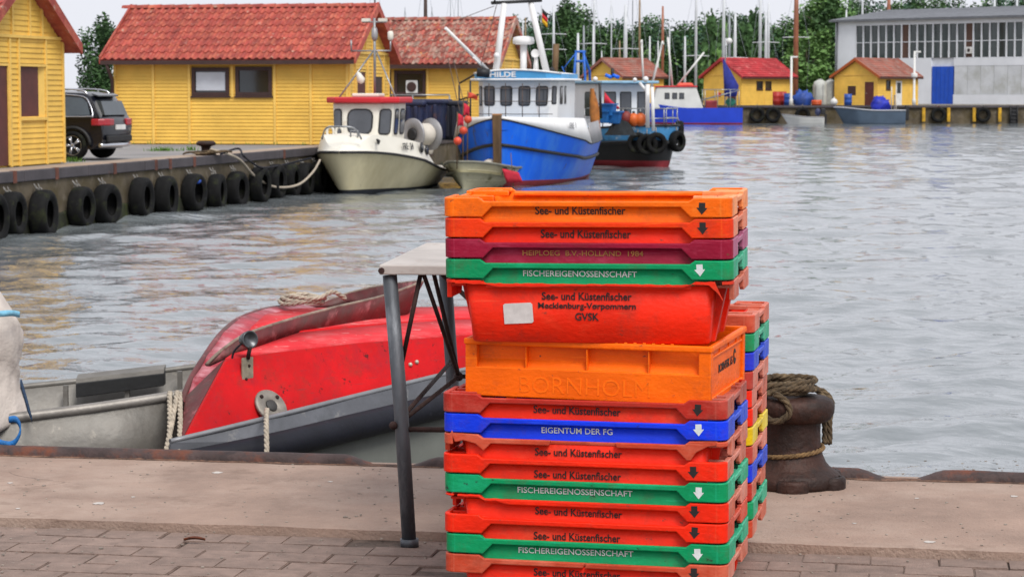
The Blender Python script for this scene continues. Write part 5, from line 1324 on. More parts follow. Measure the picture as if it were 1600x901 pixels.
def house_walls(parent, plan0, plan1, z0, z1, m_, name='wheelhouse'):
    A = [Vector((x, y, z0(x) if callable(z0) else z0)) for x, y in plan0]; Bq = [Vector((x, y, z1)) for x, y in plan1]; n = len(A)
    mb = MB(); mb.add(A + Bq, [(i, (i + 1) % n, n + (i + 1) % n, n + i) for i in range(n)] + [tuple(range(n, 2 * n))])
    o = mb.build(name, m_, parent, bevel=.03, seg=2, ang=25)
    bm_ = bmesh.new(); bm_.from_mesh(o.data); bmesh.ops.recalc_face_normals(bm_, faces=bm_.faces); bm_.to_mesh(o.data); bm_.free()
    return A, Bq
def heading(psi): return R(-90) - psi
def local(o, p):      # world point in the frame of a thing
    return (Matrix.Translation(o.location) @ o.rotation_euler.to_matrix().to_4x4() @ Matrix.Diagonal((*o.scale, 1))).inverted() @ Vector(p)
def tubes(parent, name, m_, paths, r=.02, seg=6):
    out = []
    for p in paths:
        mb = MB(); mb.tube(p, r, seg); out.append(mb.build(name, m_, parent))
    return out

# ---------------- cream boat with the red roof
st = gnd(530, 305, WATER)
cb_ = thing('fishing_boat', 'cream fishing boat with red wheelhouse roof moored at the left quay', 'boat', (st.x, st.y, WATER), heading(R(12.5)))
cb_.scale = (1.04,) * 3
sh = lambda t: 1.04 - .62 * sstep(0, .95, t) + .0
P, ts = hull(cb_, 6.6, 2.8, sh, rake=.55, tm=.42, stern=.8, levels=(-.35, 0, .10, .4, .7, .92, 1), mats=[M_CREAM, mat('dark bottom paint', '#1d222c', .6, .2, 2)], mid=(1, 1, 0, 0, 0, 0, 0), wl=.66, flare=.30, sharp=.5)
for v in cb_.children: pass
rail_line(cb_, P, ts, 1.0, .035, M_RUB, 'rubbing_strip', off=.01)
# white topside and whaleback deck
def top(t): return sh(t) + (.10 + .34 * sstep(.0, .12, t)) * (1 - sstep(.50, .64, t)) + .10 * sstep(.5, .64, t)
mb = MB(); tt = [t for t in ts]
for s in (1, -1):
    ra = [P(t, 1, s) + Vector((0, 0, .02)) for t in tt]; rb = [Vector((P(t, 1, s).x - .10 * (1 - t), P(t, 1, s).y * .90, top(t))) for t in tt]
    mb.grid([ra, rb] if s < 0 else [rb, ra], 0, True)
cen = [Vector((P(t, 1, 1).x - .10 * (1 - t), 0, top(t) + .05)) for t in tt]
for s in (1, -1):
    rb = [Vector((P(t, 1, s).x - .10 * (1 - t), P(t, 1, s).y * .90, top(t))) for t in tt]; mb.grid([rb, cen] if s < 0 else [cen, rb], 0, True)
mb.build('topside', M_OFFW, cb_)
# wheelhouse
z0, z1 = 1.20, 2.22
pl0 = [(-1.75, .42), (-1.75, -.42), (-2.05, -.74), (-3.15, -.78), (-3.15, .78), (-2.05, .74)]; pl1 = [(-1.92, .46), (-1.92, -.46), (-2.15, -.80), (-3.15, -.84), (-3.15, .84), (-2.15, .80)]
A, Bq = house_walls(cb_, pl0, pl1, z0, z1, M_OFFW)
fac = lambda i: (A[(i + 1) % 6], A[i], Bq[i], Bq[(i + 1) % 6])     # seen from outside: right corner order
def fw_(i, u0, u1, v0=.22, v1=.86, rad=.3): 
    a, b, c, d = A[(i + 1) % 6], A[i], Bq[i], Bq[(i + 1) % 6]
    n = (b - a).cross(d - a)
    if n.dot((a + b) / 2 - Vector((-2.6, 0, a.z))) < 0: a, b, c, d = b, a, d, c
    return facet_window(cb_, a, b, c, d, u0, u1, v0, v1, rad)
fw_(0, .12, .88); fw_(1, .10, .90); fw_(5, .10, .90); fw_(4, .55, .93); fw_(4, .12, .45); fw_(2, .10, .45)
m = MB(); m.prism([Vector((x, y, z1)) for x, y in ((-1.72, .62), (-1.72, -.62), (-2.1, -.95), (-3.3, -.98), (-3.3, .98), (-2.1, .95))], (0, 0, .15)); m.build('roof', M_ROOFR, cb_, bevel=.04)
m = MB(); m.box((-2.9, -.35, z1 + .15), (-2.3, .35, z1 + .24)); m.build('hatch', M_OFFW, cb_, bevel=.03)
# mast frame with radar bar and aerials
tubes(cb_, 'mast', M_STEEL, [[(-3.2, 0, z1 + .1), (-3.2, 0, z1 + 2.15)]], .035)
tubes(cb_, 'stay', M_STEEL, [[(-2.5, -.75, z1 + .12), (-3.2, -.05, z1 + 1.3)], [(-2.5, .75, z1 + .12), (-3.2, .05, z1 + 1.3)], [(-3.2, -.62, z1 + 1.32), (-3.2, .42, z1 + 1.32)], [(-3.2, -.62, z1 + 1.32), (-3.2, -.62, z1 + 1.6)], [(-3.2, .42, z1 + 1.32), (-3.2, .42, z1 + 1.6)], [(-3.2, -.32, z1 + 2.05), (-3.2, .32, z1 + 2.05)]], .022)
m = MB(); m.box((-3.28, -.32, z1 + 2.06), (-3.12, -.12, z1 + 2.14)); m.build('lamp', M_OFFW, cb_); m = MB(); m.box((-3.28, .12, z1 + 2.06), (-3.12, .32, z1 + 2.14)); m.build('lamp', M_OFFW, cb_)
m = MB(); m.lathe([(.04, 0), (.075, .05), (.075, .2), (.04, .24)], 10, (-3.2, .42, z1 + 1.58)); m.build('lantern', M_OFFW, cb_); m = MB(); m.lathe([(.05, 0), (.085, .1), (.07, .3), (.03, .34)], 10, (-3.2, .0, z1 + 1.58)); m.build('lantern', M_GALV, cb_)
m = MB(); m.lathe([(.05, 0), (.11, .08), (.06, .25), (1e-5, .33)], 10, (-2.75, -.2, z1 + .5), Matrix.Rotation(.4, 4, 'X')); m.build('horn', M_OFFW, cb_)
# ports, letters, foredeck fittings
for x in (-2.75, -3.25):
    s = 1; b = P(-x / 6.6, 1, s); c = Vector((x, b.y * .955 + .01, sh(-x / 6.6) + .27 * (1 - sstep(.50, .64, -x / 6.6)) + .04))
    m = MB(); m.lathe([(.13, 0), (.13, .025), (.10, .03), (1e-5, .03)], 20, c, Matrix.Rotation(R(-86), 4, 'X')); w_ = m.build('porthole', M_RUB, cb_); m = MB(); m.lathe([(.095, .031), (1e-5, .034)], 16, c, Matrix.Rotation(R(-86), 4, 'X')); m.build('pane', M_DARKG, w_)
def boat_text(parent, body_, w, h, p, nrm, m_):
    me = text_mesh(body_, w, h, .006, .01); q = Vector(nrm).normalized(); ux = Vector((-q.y, q.x, 0)).normalized(); uz = q.cross(ux)
    if uz.z < 0: ux, uz = -ux, -uz
    M = Matrix(((ux.x, -q.x, uz.x, p[0]), (ux.y, -q.y, uz.y, p[1]), (ux.z, -q.z, uz.z, p[2]), (0, 0, 0, 1))); me.transform(M); return put('lettering', me, m_, parent)
bp_ = P(.32, 1, 1); boat_text(cb_, 'FRE  24', .62, .17, (-2.05, bp_.y * .945 + .035, sh(.31) + .26), (.16, 1, .22), M_RUB)
tubes(cb_, 'pulpit', M_STEEL, [smooth_path([Vector((-.25, -.5, 1.35)), Vector((-.1, -.35, 1.62)), Vector((.0, 0, 1.66)), Vector((-.1, .35, 1.62)), Vector((-.25, .5, 1.35))], 4), [(-.6, .3, 1.3), (-.6, .3, 1.55), (-.6, .12, 1.55), (-.6, .12, 1.3)]], .022)
for y in (-.55, -.32):
    m = MB(); m.tube([Vector((-1.1, y + .09 * math.cos(q), 1.5 + .14 * math.sin(q))) for q in [k * .628 for k in range(10)]], .035, 6, closed=True); m.build('vent', M_OFFW, cb_)
tubes(cb_, 'cleat', M_RUB, [[(-.9, .75, 1.25), (-.75, .75, 1.33), (-.6, .85, 1.30)]], .03)
# net reel and gear aft
rc_ = Vector((-4.3, .95, 1.40)); Mx = Matrix.Rotation(R(78), 4, 'Y') @ Matrix.Rotation(.2, 4, 'X')
Mx = Vector((.86, -.50, .0)).to_track_quat('Z', 'Y').to_matrix().to_4x4()
rl = None
m = MB(); m.lathe([(.12, -.36), (.40, -.36), (.42, -.34), (.42, -.31), (.12, -.29)], 24, rc_, Mx); rl = m.build('net_reel', M_GALV, cb_)
m = MB(); m.lathe([(.12, .29), (.42, .31), (.42, .34), (.40, .36), (.10, .36), (.10, .29)], 24, rc_, Mx); m.build('reel_flange', M_GALV, rl)
m = MB(); m.lathe([(.22, -.31), (.29, -.2), (.28, .1), (.30, .30)], 18, rc_, Mx); m.build('net', M_BUOYW, rl)
m = MB(); m.lathe([(.14, .33), (.16, .38), (.10, .39), (1e-5, .37)], 16, rc_, Mx); m.build('hub', M_RUB, rl)
tubes(cb_, 'stern_rail', mat('rusty tube', '#6a5a50', .7, .3, 6), [[(-4.3, y, .55), (-4.3, y, 1.2)] for y in (.5, .75, 1.0)] + [[(-4.3, .4, 1.2), (-4.3, 1.1, 1.2)], [(-4.9, .95, .5), (-4.9, .95, 1.45)], [(-4.3, .4, .85), (-4.9, 1.1, .85)], [(-5.4, .9, .5), (-5.4, .9, 1.5)]], .03)
for k, (x, y, z, r, m_) in enumerate(((-4.9, .65, 1.25, .2, M_BUOYW), (-5.2, .85, 1.0, .18, M_BUOYW), (-4.6, .9, .75, .18, M_BUOYW))):
    m = MB(); m.sphere((x, y, z), r, sc=(1, 1, 1.15)); m.build('float', m_, cb_)
m = MB(); m.box((-5.2, -.5, .5), (-4.4, .4, .95)); m.build('fish_well', M_OFFW, cb_, bevel=.04)
m = MB(); m.box((-4.0, .55, .6), (-3.5, .95, 1.05)); m.build('locker', M_BUOYW, cb_, bevel=.03)

# dark blue tubs and clutter on the quay behind it
def tub(px, D, w, h, label, z=0, m_=M_TUB):
    c = pt(px, 200, D); t = thing('storage_tub', label, 'tub', (c.x, c.y, z), HR)
    m = MB(); m.hexa([Vector(p) for p in ((-w/2, -.5, 0), (w/2, -.5, 0), (w/2, .5, 0), (-w/2, .5, 0), (-w/2 - .06, -.56, h), (w/2 + .06, -.56, h), (w/2 + .06, .56, h), (-w/2 - .06, .56, h))]); m.build('tub', m_, t, bevel=.09, seg=3)
    m = MB(); m.box((-w/2 - .1, -.6, h - .12), (w/2 + .1, .6, h + .03)); m.build('rim', m_, t, bevel=.05)
    for x in (-.3 * w, 0, .3 * w):
        m = MB(); m.box((x - .06, -.60, .1), (x + .06, -.5, h - .12)); m.build('rib', m_, t, bevel=.03)
    return t
tub(645, 69.0, .75, 1.15, 'dark blue plastic tub just right of the cream wheelhouse'); tub(673, 69.3, .9, 1.2, 'dark blue tub with rusty stains, middle of the row behind the cream boat'); tub(706, 69.8, .6, 1.15, 'dark blue tub nearest to the blue boat', m_=mat('black blue tub', '#1f2231', .6, .2, 2))
# quay hand rails
t = thing('quay_railing', 'thin grey tube railing in front of the rear yellow house', 'railing', tuple(pt(640, 200, 70.2)[:2]) + (0,), HR)
tubes(t, 'rail', M_STEEL, [[(-1.1, 0, 1.35), (1.25, 0, 1.35)]], .025); tubes(t, 'post', M_STEEL, [[(x, 0, 0), (x, 0, 1.35)] for x in (-1.1, .1, 1.25)], .025)
t = thing('quay_railing', 'dark tube railing left of the blue boat wheelhouse', 'railing', tuple(pt(735, 200, 70.5)[:2]) + (0,), HR)
tubes(t, 'rail', M_RUB, [[(-.35, 0, 1.7), (.1, 0, 1.95), (.8, 0, 2.15)], [(-.35, 0, 1.2), (.8, 0, 1.5)]], .03); tubes(t, 'post', M_RUB, [[(x, 0, 0), (x, 0, 1.65 + (x + .35) * .4)] for x in (-.35, .0, .4)], .03)
# flag buoys between the boats
for (px, py, D, m_, lb) in ((738, 155, 62.5, M_FLOAT, 'orange red flag on a pole left of the blue boat wheelhouse'), (722, 188, 61.5, M_PINK, 'pink red flag bundle hanging beside the cream boat stern'), (731, 172, 62.0, M_PINK, 'pale red flag on a pole below the orange red flag')):
    b = pt(px, py, D); t = thing('marker_flag', lb, 'flag', (b.x, b.y, -.6), 0)
    m = MB(); m.tube([(-.14, 0, 0), (-.12, 0, b.z + .6 + .22)], .018, 6); m.build('pole', M_WOOD, t)
    hgt = .16 if m_ is M_FLOAT else .34
    rows = [[Vector((-.12 + (.26 if m_ is M_FLOAT else .16) * u, .05 * math.sin(u * 6 + v * 4), b.z + .6 + .18 - v * hgt * (1 - .25 * u) - .10 * u * u)) for u in [k / 6 for k in range(7)]] for v in (0, .33, .66, 1)]
    m = MB(); m.grid(rows); o = m.build('cloth', m_, t); o.modifiers.new('s', 'SOLIDIFY').thickness = .012
    m = MB(); m.sphere((-.12, 0, b.z + .6 - .55), .11); m.build('float', M_FLOAT, t)

# ---------------- small grey dinghy
sd_ = gnd(716, 296, WATER)
dg_ = thing('dinghy', 'small grimy white clinker dinghy between cream and blue boats', 'boat', (sd_.x, sd_.y, WATER), heading(R(17)))
dg_.scale = (1.12,) * 3
M_DING = mat('grimy white gelcoat', '#bdb89c', .5, .12, 1, .08, 10, spots=('#6c6848', 1.6, .62, .06))
P, ts = hull(dg_, 3.6, 1.75, lambda t: .66 - .20 * sstep(0, .6, t), rake=.35, tm=.42, stern=.85, mats=[M_DING], mid=(0,) * 7, wl=.60, flare=.35, deck=-.25, deckm=M_DING)
rail_line(dg_, P, ts, 1.0, .035, mat('grey gunwale', '#77766a', .6), 'gunwale')
for u in (.3, .5, .7): rail_line(dg_, P, ts, u, .012, M_DING, 'strake', t0=.02)
b = P(.42, .72, 1); boat_text(dg_, 'FRE-72', .62, .20, (b.x, b.y + .03, b.z + .03), (.20, 1, -.3), M_RUB); b = P(.3, .72, -1); boat_text(dg_, 'FRE', .3, .18, (b.x, b.y - .03, b.z + .02), (.25, -1, -.3), M_RUB)
for i, (x, y, z, r) in enumerate(((-2.1, .25, .55, .24), (-2.5, .45, .5, .2), (-1.9, .55, .48, .18), (-2.4, .15, .75, .16), (-2.9, .5, .48, .18), (-3.2, .6, .45, .15))):
    q = dg_.rotation_euler.to_matrix() @ Vector((x, y, z)) + Vector(dg_.location)
    t = thing('float', ['largest white float lying in the dinghy', 'second white float from the left in the dinghy', 'white float at the dinghy gunwale, nearest its bow', 'white float on top of the others in the dinghy', 'white float near the red flag in the dinghy', 'small white float at the dinghy stern'][i], 'float', q, 0, 'white floats in the dinghy')
    m = MB(); m.sphere((0, 0, 0), r, sc=(1.1, 1, .9)); m.build('shell', M_BUOYW, t); m = MB(); m.lathe([(.04, r * .8), (.045, r * .95), (.02, r)], 8); m.build('eye', M_RUB, t)
c = pt(797, 275, 62.5); t = thing('marker_flag', 'bright red flag at the waterline below the blue hull', 'flag', (c.x, c.y, WATER), 0)
m = MB(); rows = [[Vector((-.22 + .45 * u + .12 * v, .05 * math.sin(u * 5 + v * 3), .15 + (1 - v) * .38 - .1 * u * (1 - v))) for u in [k / 6 for k in range(7)]] for v in (0, .3, .6, 1)]
m.grid(rows); o = m.build('cloth', M_PINK, t); o.modifiers.new('s', 'SOLIDIFY').thickness = .012
m = MB(); m.tube([(.1, 0, -.1), (.02, 0, .95)], .014, 6); m.build('pole', M_WOOD, t)

# ---------------- blue boat
sb_ = gnd(776, 292, WATER)
hb = thing('fishing_boat', 'blue and white fishing boat with wooden stem and white lettered wheelhouse roof', 'boat', (sb_.x, sb_.y, WATER), heading(R(11.5)))
hb.scale = (.963,) * 3
L = 8.4
sh = lambda t: 1.94 - .80 * min(1, t / .50) ** .72 + .10 * max(0, t - .5)
P, ts = hull(hb, L, 4.0, sh, rake=.20, tm=.40, stern=.82, levels=(-.3, 0, .09, .3, .55, .58, .8, 1), mats=[M_HBLUE, M_BOOT], mid=(1, 1, 0, 0, 0, 0, 0, 0), wl=.74, flare=.22, sharp=.52)
rail_line(hb, P, ts, .62, .055, M_RUB, 'rubbing_strip', off=.02); rail_line(hb, P, ts, 1.0, .022, M_RUB, 'sheer_line', off=.005)
m = MB(); a0, a1 = P(0, 1, 1), P(0, 0, 1); m.hexa([a1 + Vector((.0, -.11, -.3)), a1 + Vector((.14, -.09, -.3)), a1 + Vector((.14, .09, -.3)), a1 + Vector((.0, .11, -.3)), a0 + Vector((-.06, -.15, .10)), a0 + Vector((.14, -.10, .10)), a0 + Vector((.14, .10, .10)), a0 + Vector((-.06, .15, .10))]); m.build('stem', M_WOOD, hb, bevel=.02)
m = MB(); m.hexa([a0 + Vector((-.06, -.15, .101)), a0 + Vector((.14, -.10, .101)), a0 + Vector((.14, .10, .101)), a0 + Vector((-.06, .15, .101)), a0 + Vector((-.05, -.13, .14)), a0 + Vector((.12, -.09, .14)), a0 + Vector((.12, .09, .14)), a0 + Vector((-.05, .13, .14))]); m.build('stem_cap', mat('fresh oak', '#9a6a3c', .7), hb)
top = lambda t: max(sh(t) + .05, 1.98 - .16 * t - .55 * sstep(.42, .62, t))
mb = MB()
for s in (1, -1):
    T_ = [t for t in ts if t <= .62]
    ra = [P(t, 1, s) + Vector((0, 0, .01)) for t in T_]; rb = [Vector((P(t, 1, s).x - .03, P(t, 1, s).y * (.97 - .08 * t), top(t))) for t in T_]
    mb.grid([ra, rb] if s < 0 else [rb, ra], 0, True)
o = mb.build('bulwark', M_BWHITE, hb); o.modifiers.new('s', 'SOLIDIFY').thickness = .04
mb = MB(); mb.grid([[Vector((P(t, 1, 1).x, P(t, 1, s).y * .86, 1.62)) for t in ts if t < .9] for s in (1, -1)], 0, False); mb.build('deck', M_LBLUE, hb)
# grey shelter plate aft of the bulwark
mb = MB(); T_ = [t for t in ts if .50 <= t <= 1]
ra = [P(t, 1, 1) + Vector((0, .012, .0)) for t in T_]; rb = [Vector((P(t, 1, 1).x, P(t, 1, 1).y * .95, sh(t) + .62)) for t in T_]
mb.grid([rb, ra], 0, True); o = mb.build('side_plate', M_GALV, hb); o.modifiers.new('s', 'SOLIDIFY').thickness = .03
mb = MB(); ra = [P(t, 1, -1) for t in T_]; rb = [Vector((P(t, 1, -1).x, P(t, 1, -1).y * .95, sh(t) + .55)) for t in T_]; mb.grid([ra, rb], 0, True); o = mb.build('side_plate', M_GALV, hb); o.modifiers.new('s', 'SOLIDIFY').thickness = .03
# wheelhouse
z0, z1, yo = 1.75, 3.02, .12
pl0 = [(-2.2, .98 + yo), (-2.2, -.98 + yo), (-2.5, -1.18 + yo), (-5.2, -1.22 + yo), (-5.2, 1.22 + yo), (-2.5, 1.18 + yo)]
pl1 = [(-2.28, 1.02 + yo), (-2.28, -1.02 + yo), (-2.55, -1.2 + yo), (-5.2, -1.24 + yo), (-5.2, 1.24 + yo), (-2.55, 1.2 + yo)]
A, Bq = house_walls(hb, pl0, pl1, z0, z1, M_BWHITE)
def hw(i, u0, u1, v0=.42, v1=.88, rad=.22):
    a, b, c, d = A[(i + 1) % 6], A[i], Bq[i], Bq[(i + 1) % 6]; n = (b - a).cross(d - a)
    if n.dot((a + b) / 2 - Vector((-3.6, yo, a.z))) < 0: a, b, c, d = b, a, d, c
    return facet_window(hb, a, b, c, d, u0, u1, v0, v1, rad)
hw(0, .02, .18); hw(0, .26, .44); hw(0, .53, .71); hw(0, .79, .97); hw(1, .2, .8); hw(4, .10, .26, .46, .88, .15); hw(4, .36, .46, .46, .88, .15); hw(5, .2, .8, .46, .88)
# roof: cambered, with a pale blue fascia and the name
rp = [(-1.95, 1.12 + yo), (-1.95, -1.12 + yo), (-2.4, -1.42 + yo), (-5.35, -1.42 + yo), (-5.35, 1.42 + yo), (-2.4, 1.42 + yo)]
mb = MB(); cam_ = lambda y: .12 * (1 - ((y - yo) / 1.42) ** 2)
lo = [Vector((x, y, z1 + .0)) for x, y in rp]; mb.prism(lo, (0, 0, .07)); rf = mb.build('roof', M_BWHITE, hb, bevel=.03)
mb = MB(); nn = 14; r0 = []; r1 = []; r2 = []
for k in range(nn + 1):
    y = yo + 1.30 - 2.60 * k / nn; xf = -2.0 - .45 * max(0, (abs(y - yo) - 1.0) / .3); r0.append(Vector((xf, y, z1 + .07))); r1.append(Vector((xf + .02, y, z1 + .19 + cam_(y)))); r2.append(Vector((-5.3, y, z1 + .19 + cam_(y))))
mb.grid([r0, r1], 1, False); mb.grid([[p + Vector((.0, 0, .001)) for p in r1], r2], 0, False)
mb.add([r0[0], r1[0], r2[0], Vector((-5.3, r0[0].y, z1 + .07))], [(3, 2, 1, 0)], 1); mb.add([r0[-1], r1[-1], r2[-1], Vector((-5.3, r0[-1].y, z1 + .07))], [(0, 1, 2, 3)], 1)
mb.build('roof_fascia', [M_BWHITE, M_LBLUE], rf)
mb = MB(); mb.tube([p + Vector((.01, 0, .01)) for p in r1], .03, 6); mb.build('roof_edge', M_BWHITE, rf)
me = text_mesh('HILDE', .78, .16, .01, .03); M_ = Matrix(((0, -1, 0, -1.975), (1, 0, 0, yo - .35), (0, 0, 1, z1 + .185), (0, 0, 0, 1))); me.transform(M_); put('lettering', me, M_BWHITE, rf)
bp_ = P(.33, 1, 1); boat_text(hb, 'FRE 1', .55, .17, (-2.55, bp_.y * .955 + .03, sh(.31) + .34), (.16, 1, .12), M_GALV)
# rails round the foredeck
M_RAILD = mat('rusty rail', '#5a4a42', .7, .3, 6, .1, 20)
for y in (-.75, -.25, .25, .75): tubes(hb, 'rail_post', M_RAILD, [[(-1.9, y + yo, 1.85), (-1.9, y + yo, 2.95)]], .014)
for z in (2.05, 2.42, 2.8): tubes(hb, 'rail', M_RAILD, [smooth_path([Vector((-2.15, -1.1 + yo, z)), Vector((-1.9, -.75 + yo, z)), Vector((-1.9, .75 + yo, z)), Vector((-2.15, 1.1 + yo, z))], 3)], .012)
# mast gantry, boom, radar, lamps
gl = lambda px, py, D: local(hb, pt(px, py, D * .963))
def seg_(name, a, b, r, m_, r2=None): 
    mb = MB(); mb.tube([gl(*a), gl(*b)], [r, r2 or r], 8); return mb.build(name, m_, hb)
seg_('mast_leg', (774, 118, 68.2), (788, 6, 68.4), .105, M_BWHITE, .085); seg_('mast_leg', (855, 118, 69.2), (829, 4, 69.0), .105, M_BWHITE, .085)
seg_('mast_top', (768, 5, 68.3), (846, 1, 69.1), .05, M_RUB); seg_('mast_top', (770, -4, 68.3), (845, -7, 69.1), .04, M_BWHITE)
seg_('mast_brace', (772, 5, 68.3), (776, -10, 68.3), .03, M_RUB); seg_('mast_brace', (842, 2, 69.1), (838, -10, 69.1), .03, M_RUB)
seg_('boom', (766, 114, 67.6), (696, 44, 66.5), .06, M_BWHITE, .045); seg_('boom_stay', (740, 90, 67), (765, 116, 67.8), .03, M_BWHITE)
seg_('winch', (745, 113, 67.4), (765, 115, 67.4), .13, M_RUB)
seg_('rope_stay', (700, 92, 67), (722, 190, 66), .012, M_RAILD); seg_('rope_stay', (708, 92, 67), (732, 190, 66), .012, M_RAILD); seg_('rope_stay', (776, 8, 68.3), (752, 100, 67), .012, M_RAILD); seg_('rope_stay', (772, 10, 68.3), (708, 34, 66.8), .01, M_RAILD)
c = gl(818, 70, 69.5); mb = MB(); mb.tube([c + Vector((0, 0, -1.0)), c], .10, 10); rp_ = mb.build('radar_post', M_BWHITE, hb)
mb = MB(); mb.lathe([(.20, 0), (.32, .03), (.33, .12), (.30, .22), (.15, .25), (1e-5, .255)], 20, c); mb.build('radar_dome', M_BWHITE, rp_)
c = gl(801, 92, 68.8)
c = gl(837, 84, 69.2); mb = MB(); mb.lathe([(1e-5, -.1), (.08, -.08), (.125, .0), (.13, .06), (.11, .05), (1e-5, .04)], 18, c, Vector((1, -.1, 0)).to_track_quat('Z', 'Y').to_matrix().to_4x4()); sl_ = mb.build('search_light', M_BWHITE, hb)
mb = MB(); mb.lathe([(.10, -.5), (.06, -.1), (.05, 0)], 10, c + Vector((-.05, 0, -.08))); mb.build('light_stand', M_BWHITE, sl_)
c = gl(776, 87, 68.0); mb = MB(); mb.sphere(c, .085); mb.build('mast_light', M_BWHITE, hb)
seg_('exhaust', (867, 118, 70.5), (869, 69, 70.5), .085, M_WOOD, .10); seg_('horn', (859, 112, 70), (866, 108, 70), .09, M_RUB)
# ensign on the mast
t = thing('flag', 'small black red and gold flag above the blue boat', 'flag', pt(846, 26, 69.2), 0)
m = MB(); m.tube([(0, 0, -.5), (0, 0, .32)], .012, 6); m.build('pole', M_STEEL, t)
for i, cc in enumerate(('#18181a', '#c01c28', '#d8a418')):
    rows = [[Vector((.02 + .16 * u, .02 * math.sin(u * 5), .24 - .14 * (i + v) - .16 * u)) for u in [k / 4 for k in range(5)]] for v in (0, 1)]
    m = MB(); m.grid(rows); o = m.build('stripe', mat('flag cloth %d' % i, cc, .8), t); o.modifiers.new('s', 'SOLIDIFY').thickness = .008
# orange oilskin on the rail
c = pt(928, 172, 70.3); t = thing('oilskin', 'orange brown oilskin hanging at the side of the blue boat wheelhouse', 'coat', (c.x, c.y, c.z - .6), 0)
m = MB(); rows = [[Vector(((.06 + .08 * sstep(0, .5, v)) * (1 + .2 * math.sin(q * 3 + v * 4)) * math.cos(q) + .12 * (v - .5), .08 * math.sin(q), 1.25 * (1 - v))) for q in [k * .5236 for k in range(12)]] for v in [k / 8 for k in range(9)]]
m.grid(rows, 0, True, True); m.add(rows[0], [tuple(range(12))]); m.build('coat', mat('orange oilskin', '#b06a26', .55, .25, 5, .2, 20), t)

# ---------------- tyre hung boat
ss = gnd(1040, 262, WATER)
tb = thing('fishing_boat', 'black and light blue boat with white cabin and tyres hung along its side', 'boat', (ss.x, ss.y, WATER), heading(R(-28)))
tb.scale = (.963,) * 3
sh = lambda t: 1.5 - .28 * sstep(0, .6, t)
M_BLUEW = mat('scuffed sky blue paint', '#4a94cc', .5, .15, 1.5, .1, 8, spots=('#c0ccd0', 2.5, .60, .06), spots2=('#2a3034', 2, .66, .05))
P, ts = hull(tb, 8.5, 3.5, sh, rake=.25, tm=.30, stern=.9, levels=(-.3, 0, .16, .4, .62, .8, 1), mats=[M_BLACKH, M_BOOT, M_BLUEW], mid=(1, 1, 0, 0, 2, 2, 0), wl=.78, flare=.15, sharp=.42, deck=-.55, deckm=M_LBLUE)
rail_line(tb, P, ts, .60, .09, M_RUB, 'fender_tube', off=.04); rail_line(tb, P, ts, 1.0, .045, M_RUB, 'cap_rail', off=0)
for i, (t_, s) in enumerate(((.008, -1), (.03, -1), (.06, -1), (.02, 1), (.10, 1))):
    p = P(t_, .62, s); w = Vector((1.0 - t_ * 4, s * (.3 + t_ * 5), 0)).normalized()
    q = thing('tyre_fender', ['tyre fender at the very stem of the black and blue boat', 'tyre fender second from the stem on the black and blue boat', 'tyre fender furthest left on the black and blue boat', 'tyre fender just round the stem of the black and blue boat', 'rightmost high hung tyre on the black and blue boat'][i], 'tyre', Matrix.LocRotScale(tb.location, tb.rotation_euler, tb.scale) @ (p + w * .16 + Vector((0, 0, (-.05, -.1, -.05, .0, .35)[i]))), 0, 'tyres hung on the black and blue boat')
    wn_ = (tb.rotation_euler.to_matrix() @ w); q.rotation_euler = wn_.to_track_quat('Z', 'Y').to_euler(); q.scale = (.86,) * 3
    o = bpy.data.objects.new('tyre', TYM); COL.objects.link(o); o.parent = q
    mb = MB(); mb.tube([(0, .36, 0), (0, .72, -.12)], .018, 5); mb.build('lanyard', M_ROPEW, q)
z0, z1 = 1.0, 3.0
pl = [(-2.9, 1.0), (-2.9, -1.05), (-5.6, -1.05), (-5.6, 1.0)]
A = [Vector((x, y, z0)) for x, y in pl]; Bq = [Vector((x, y, z1)) for x, y in pl]
m = MB(); m.box((-5.6, -1.05, z0), (-2.9, 1.0, z1)); m.build('cabin', M_BWHITE, tb, bevel=.05)
facet_window(tb, A[1], A[0], Bq[0], Bq[1], .10, .34, .42, .85, .12); facet_window(tb, A[1], A[0], Bq[0], Bq[1], .42, .66, .42, .85, .12); facet_window(tb, A[1], A[0], Bq[0], Bq[1], .78, .95, .15, .85, .08); facet_window(tb, A[2], A[1], Bq[1], Bq[2], .6, .9, .4, .85, .12)
m = MB(); m.box((-5.8, -1.25, z1), (-2.4, 1.2, z1 + .10)); m.build('cabin_roof', mat('pale blue roof', '#8db4cc', .5), tb, bevel=.03)
for (px, py, r) in ((992, 125, .075), (1009, 124, .10), (930, 124, .09)):
    mb = MB(); mb.sphere(local(tb, pt(px, py, 77)), r); mb.build('dome', M_BWHITE, tb)
tl_ = lambda px, py, D: local(tb, pt(px, py, D * .963))
def tseg(name, a, b, r, m_, r2=None):
    mb = MB(); mb.tube([tl_(*a), tl_(*b)], [r, r2 or r], 8); return mb.build(name, m_, tb)
tseg('gantry_leg', (1012, 200, 78.6), (1012, 132, 78.6), .075, M_BWHITE); tseg('gantry_leg', (1021, 205, 78.3), (1019, 136, 78.3), .06, M_BWHITE); tseg('gantry_knee', (1012, 145, 78.6), (1000, 130, 79), .05, M_BWHITE)
tseg('pole', (939, 185, 78.5), (937, 130, 78.5), .05, M_RUB); tseg('stack', (957, 122, 80), (957, 107, 80), .06, M_RUB); tseg('horn', (950, 122, 80), (952, 117, 80), .14, M_HBLUE); tseg('horn', (961, 122, 80), (963, 117, 80), .14, M_HBLUE)
for z in (1.75, 2.1): tubes(tb, 'rail', M_STEEL, [[P(t, 1, s) * 1 + Vector((-.05, -s * .05, z - sh(t))) for t in ts if t < .35] for s in (1, -1)], .022)
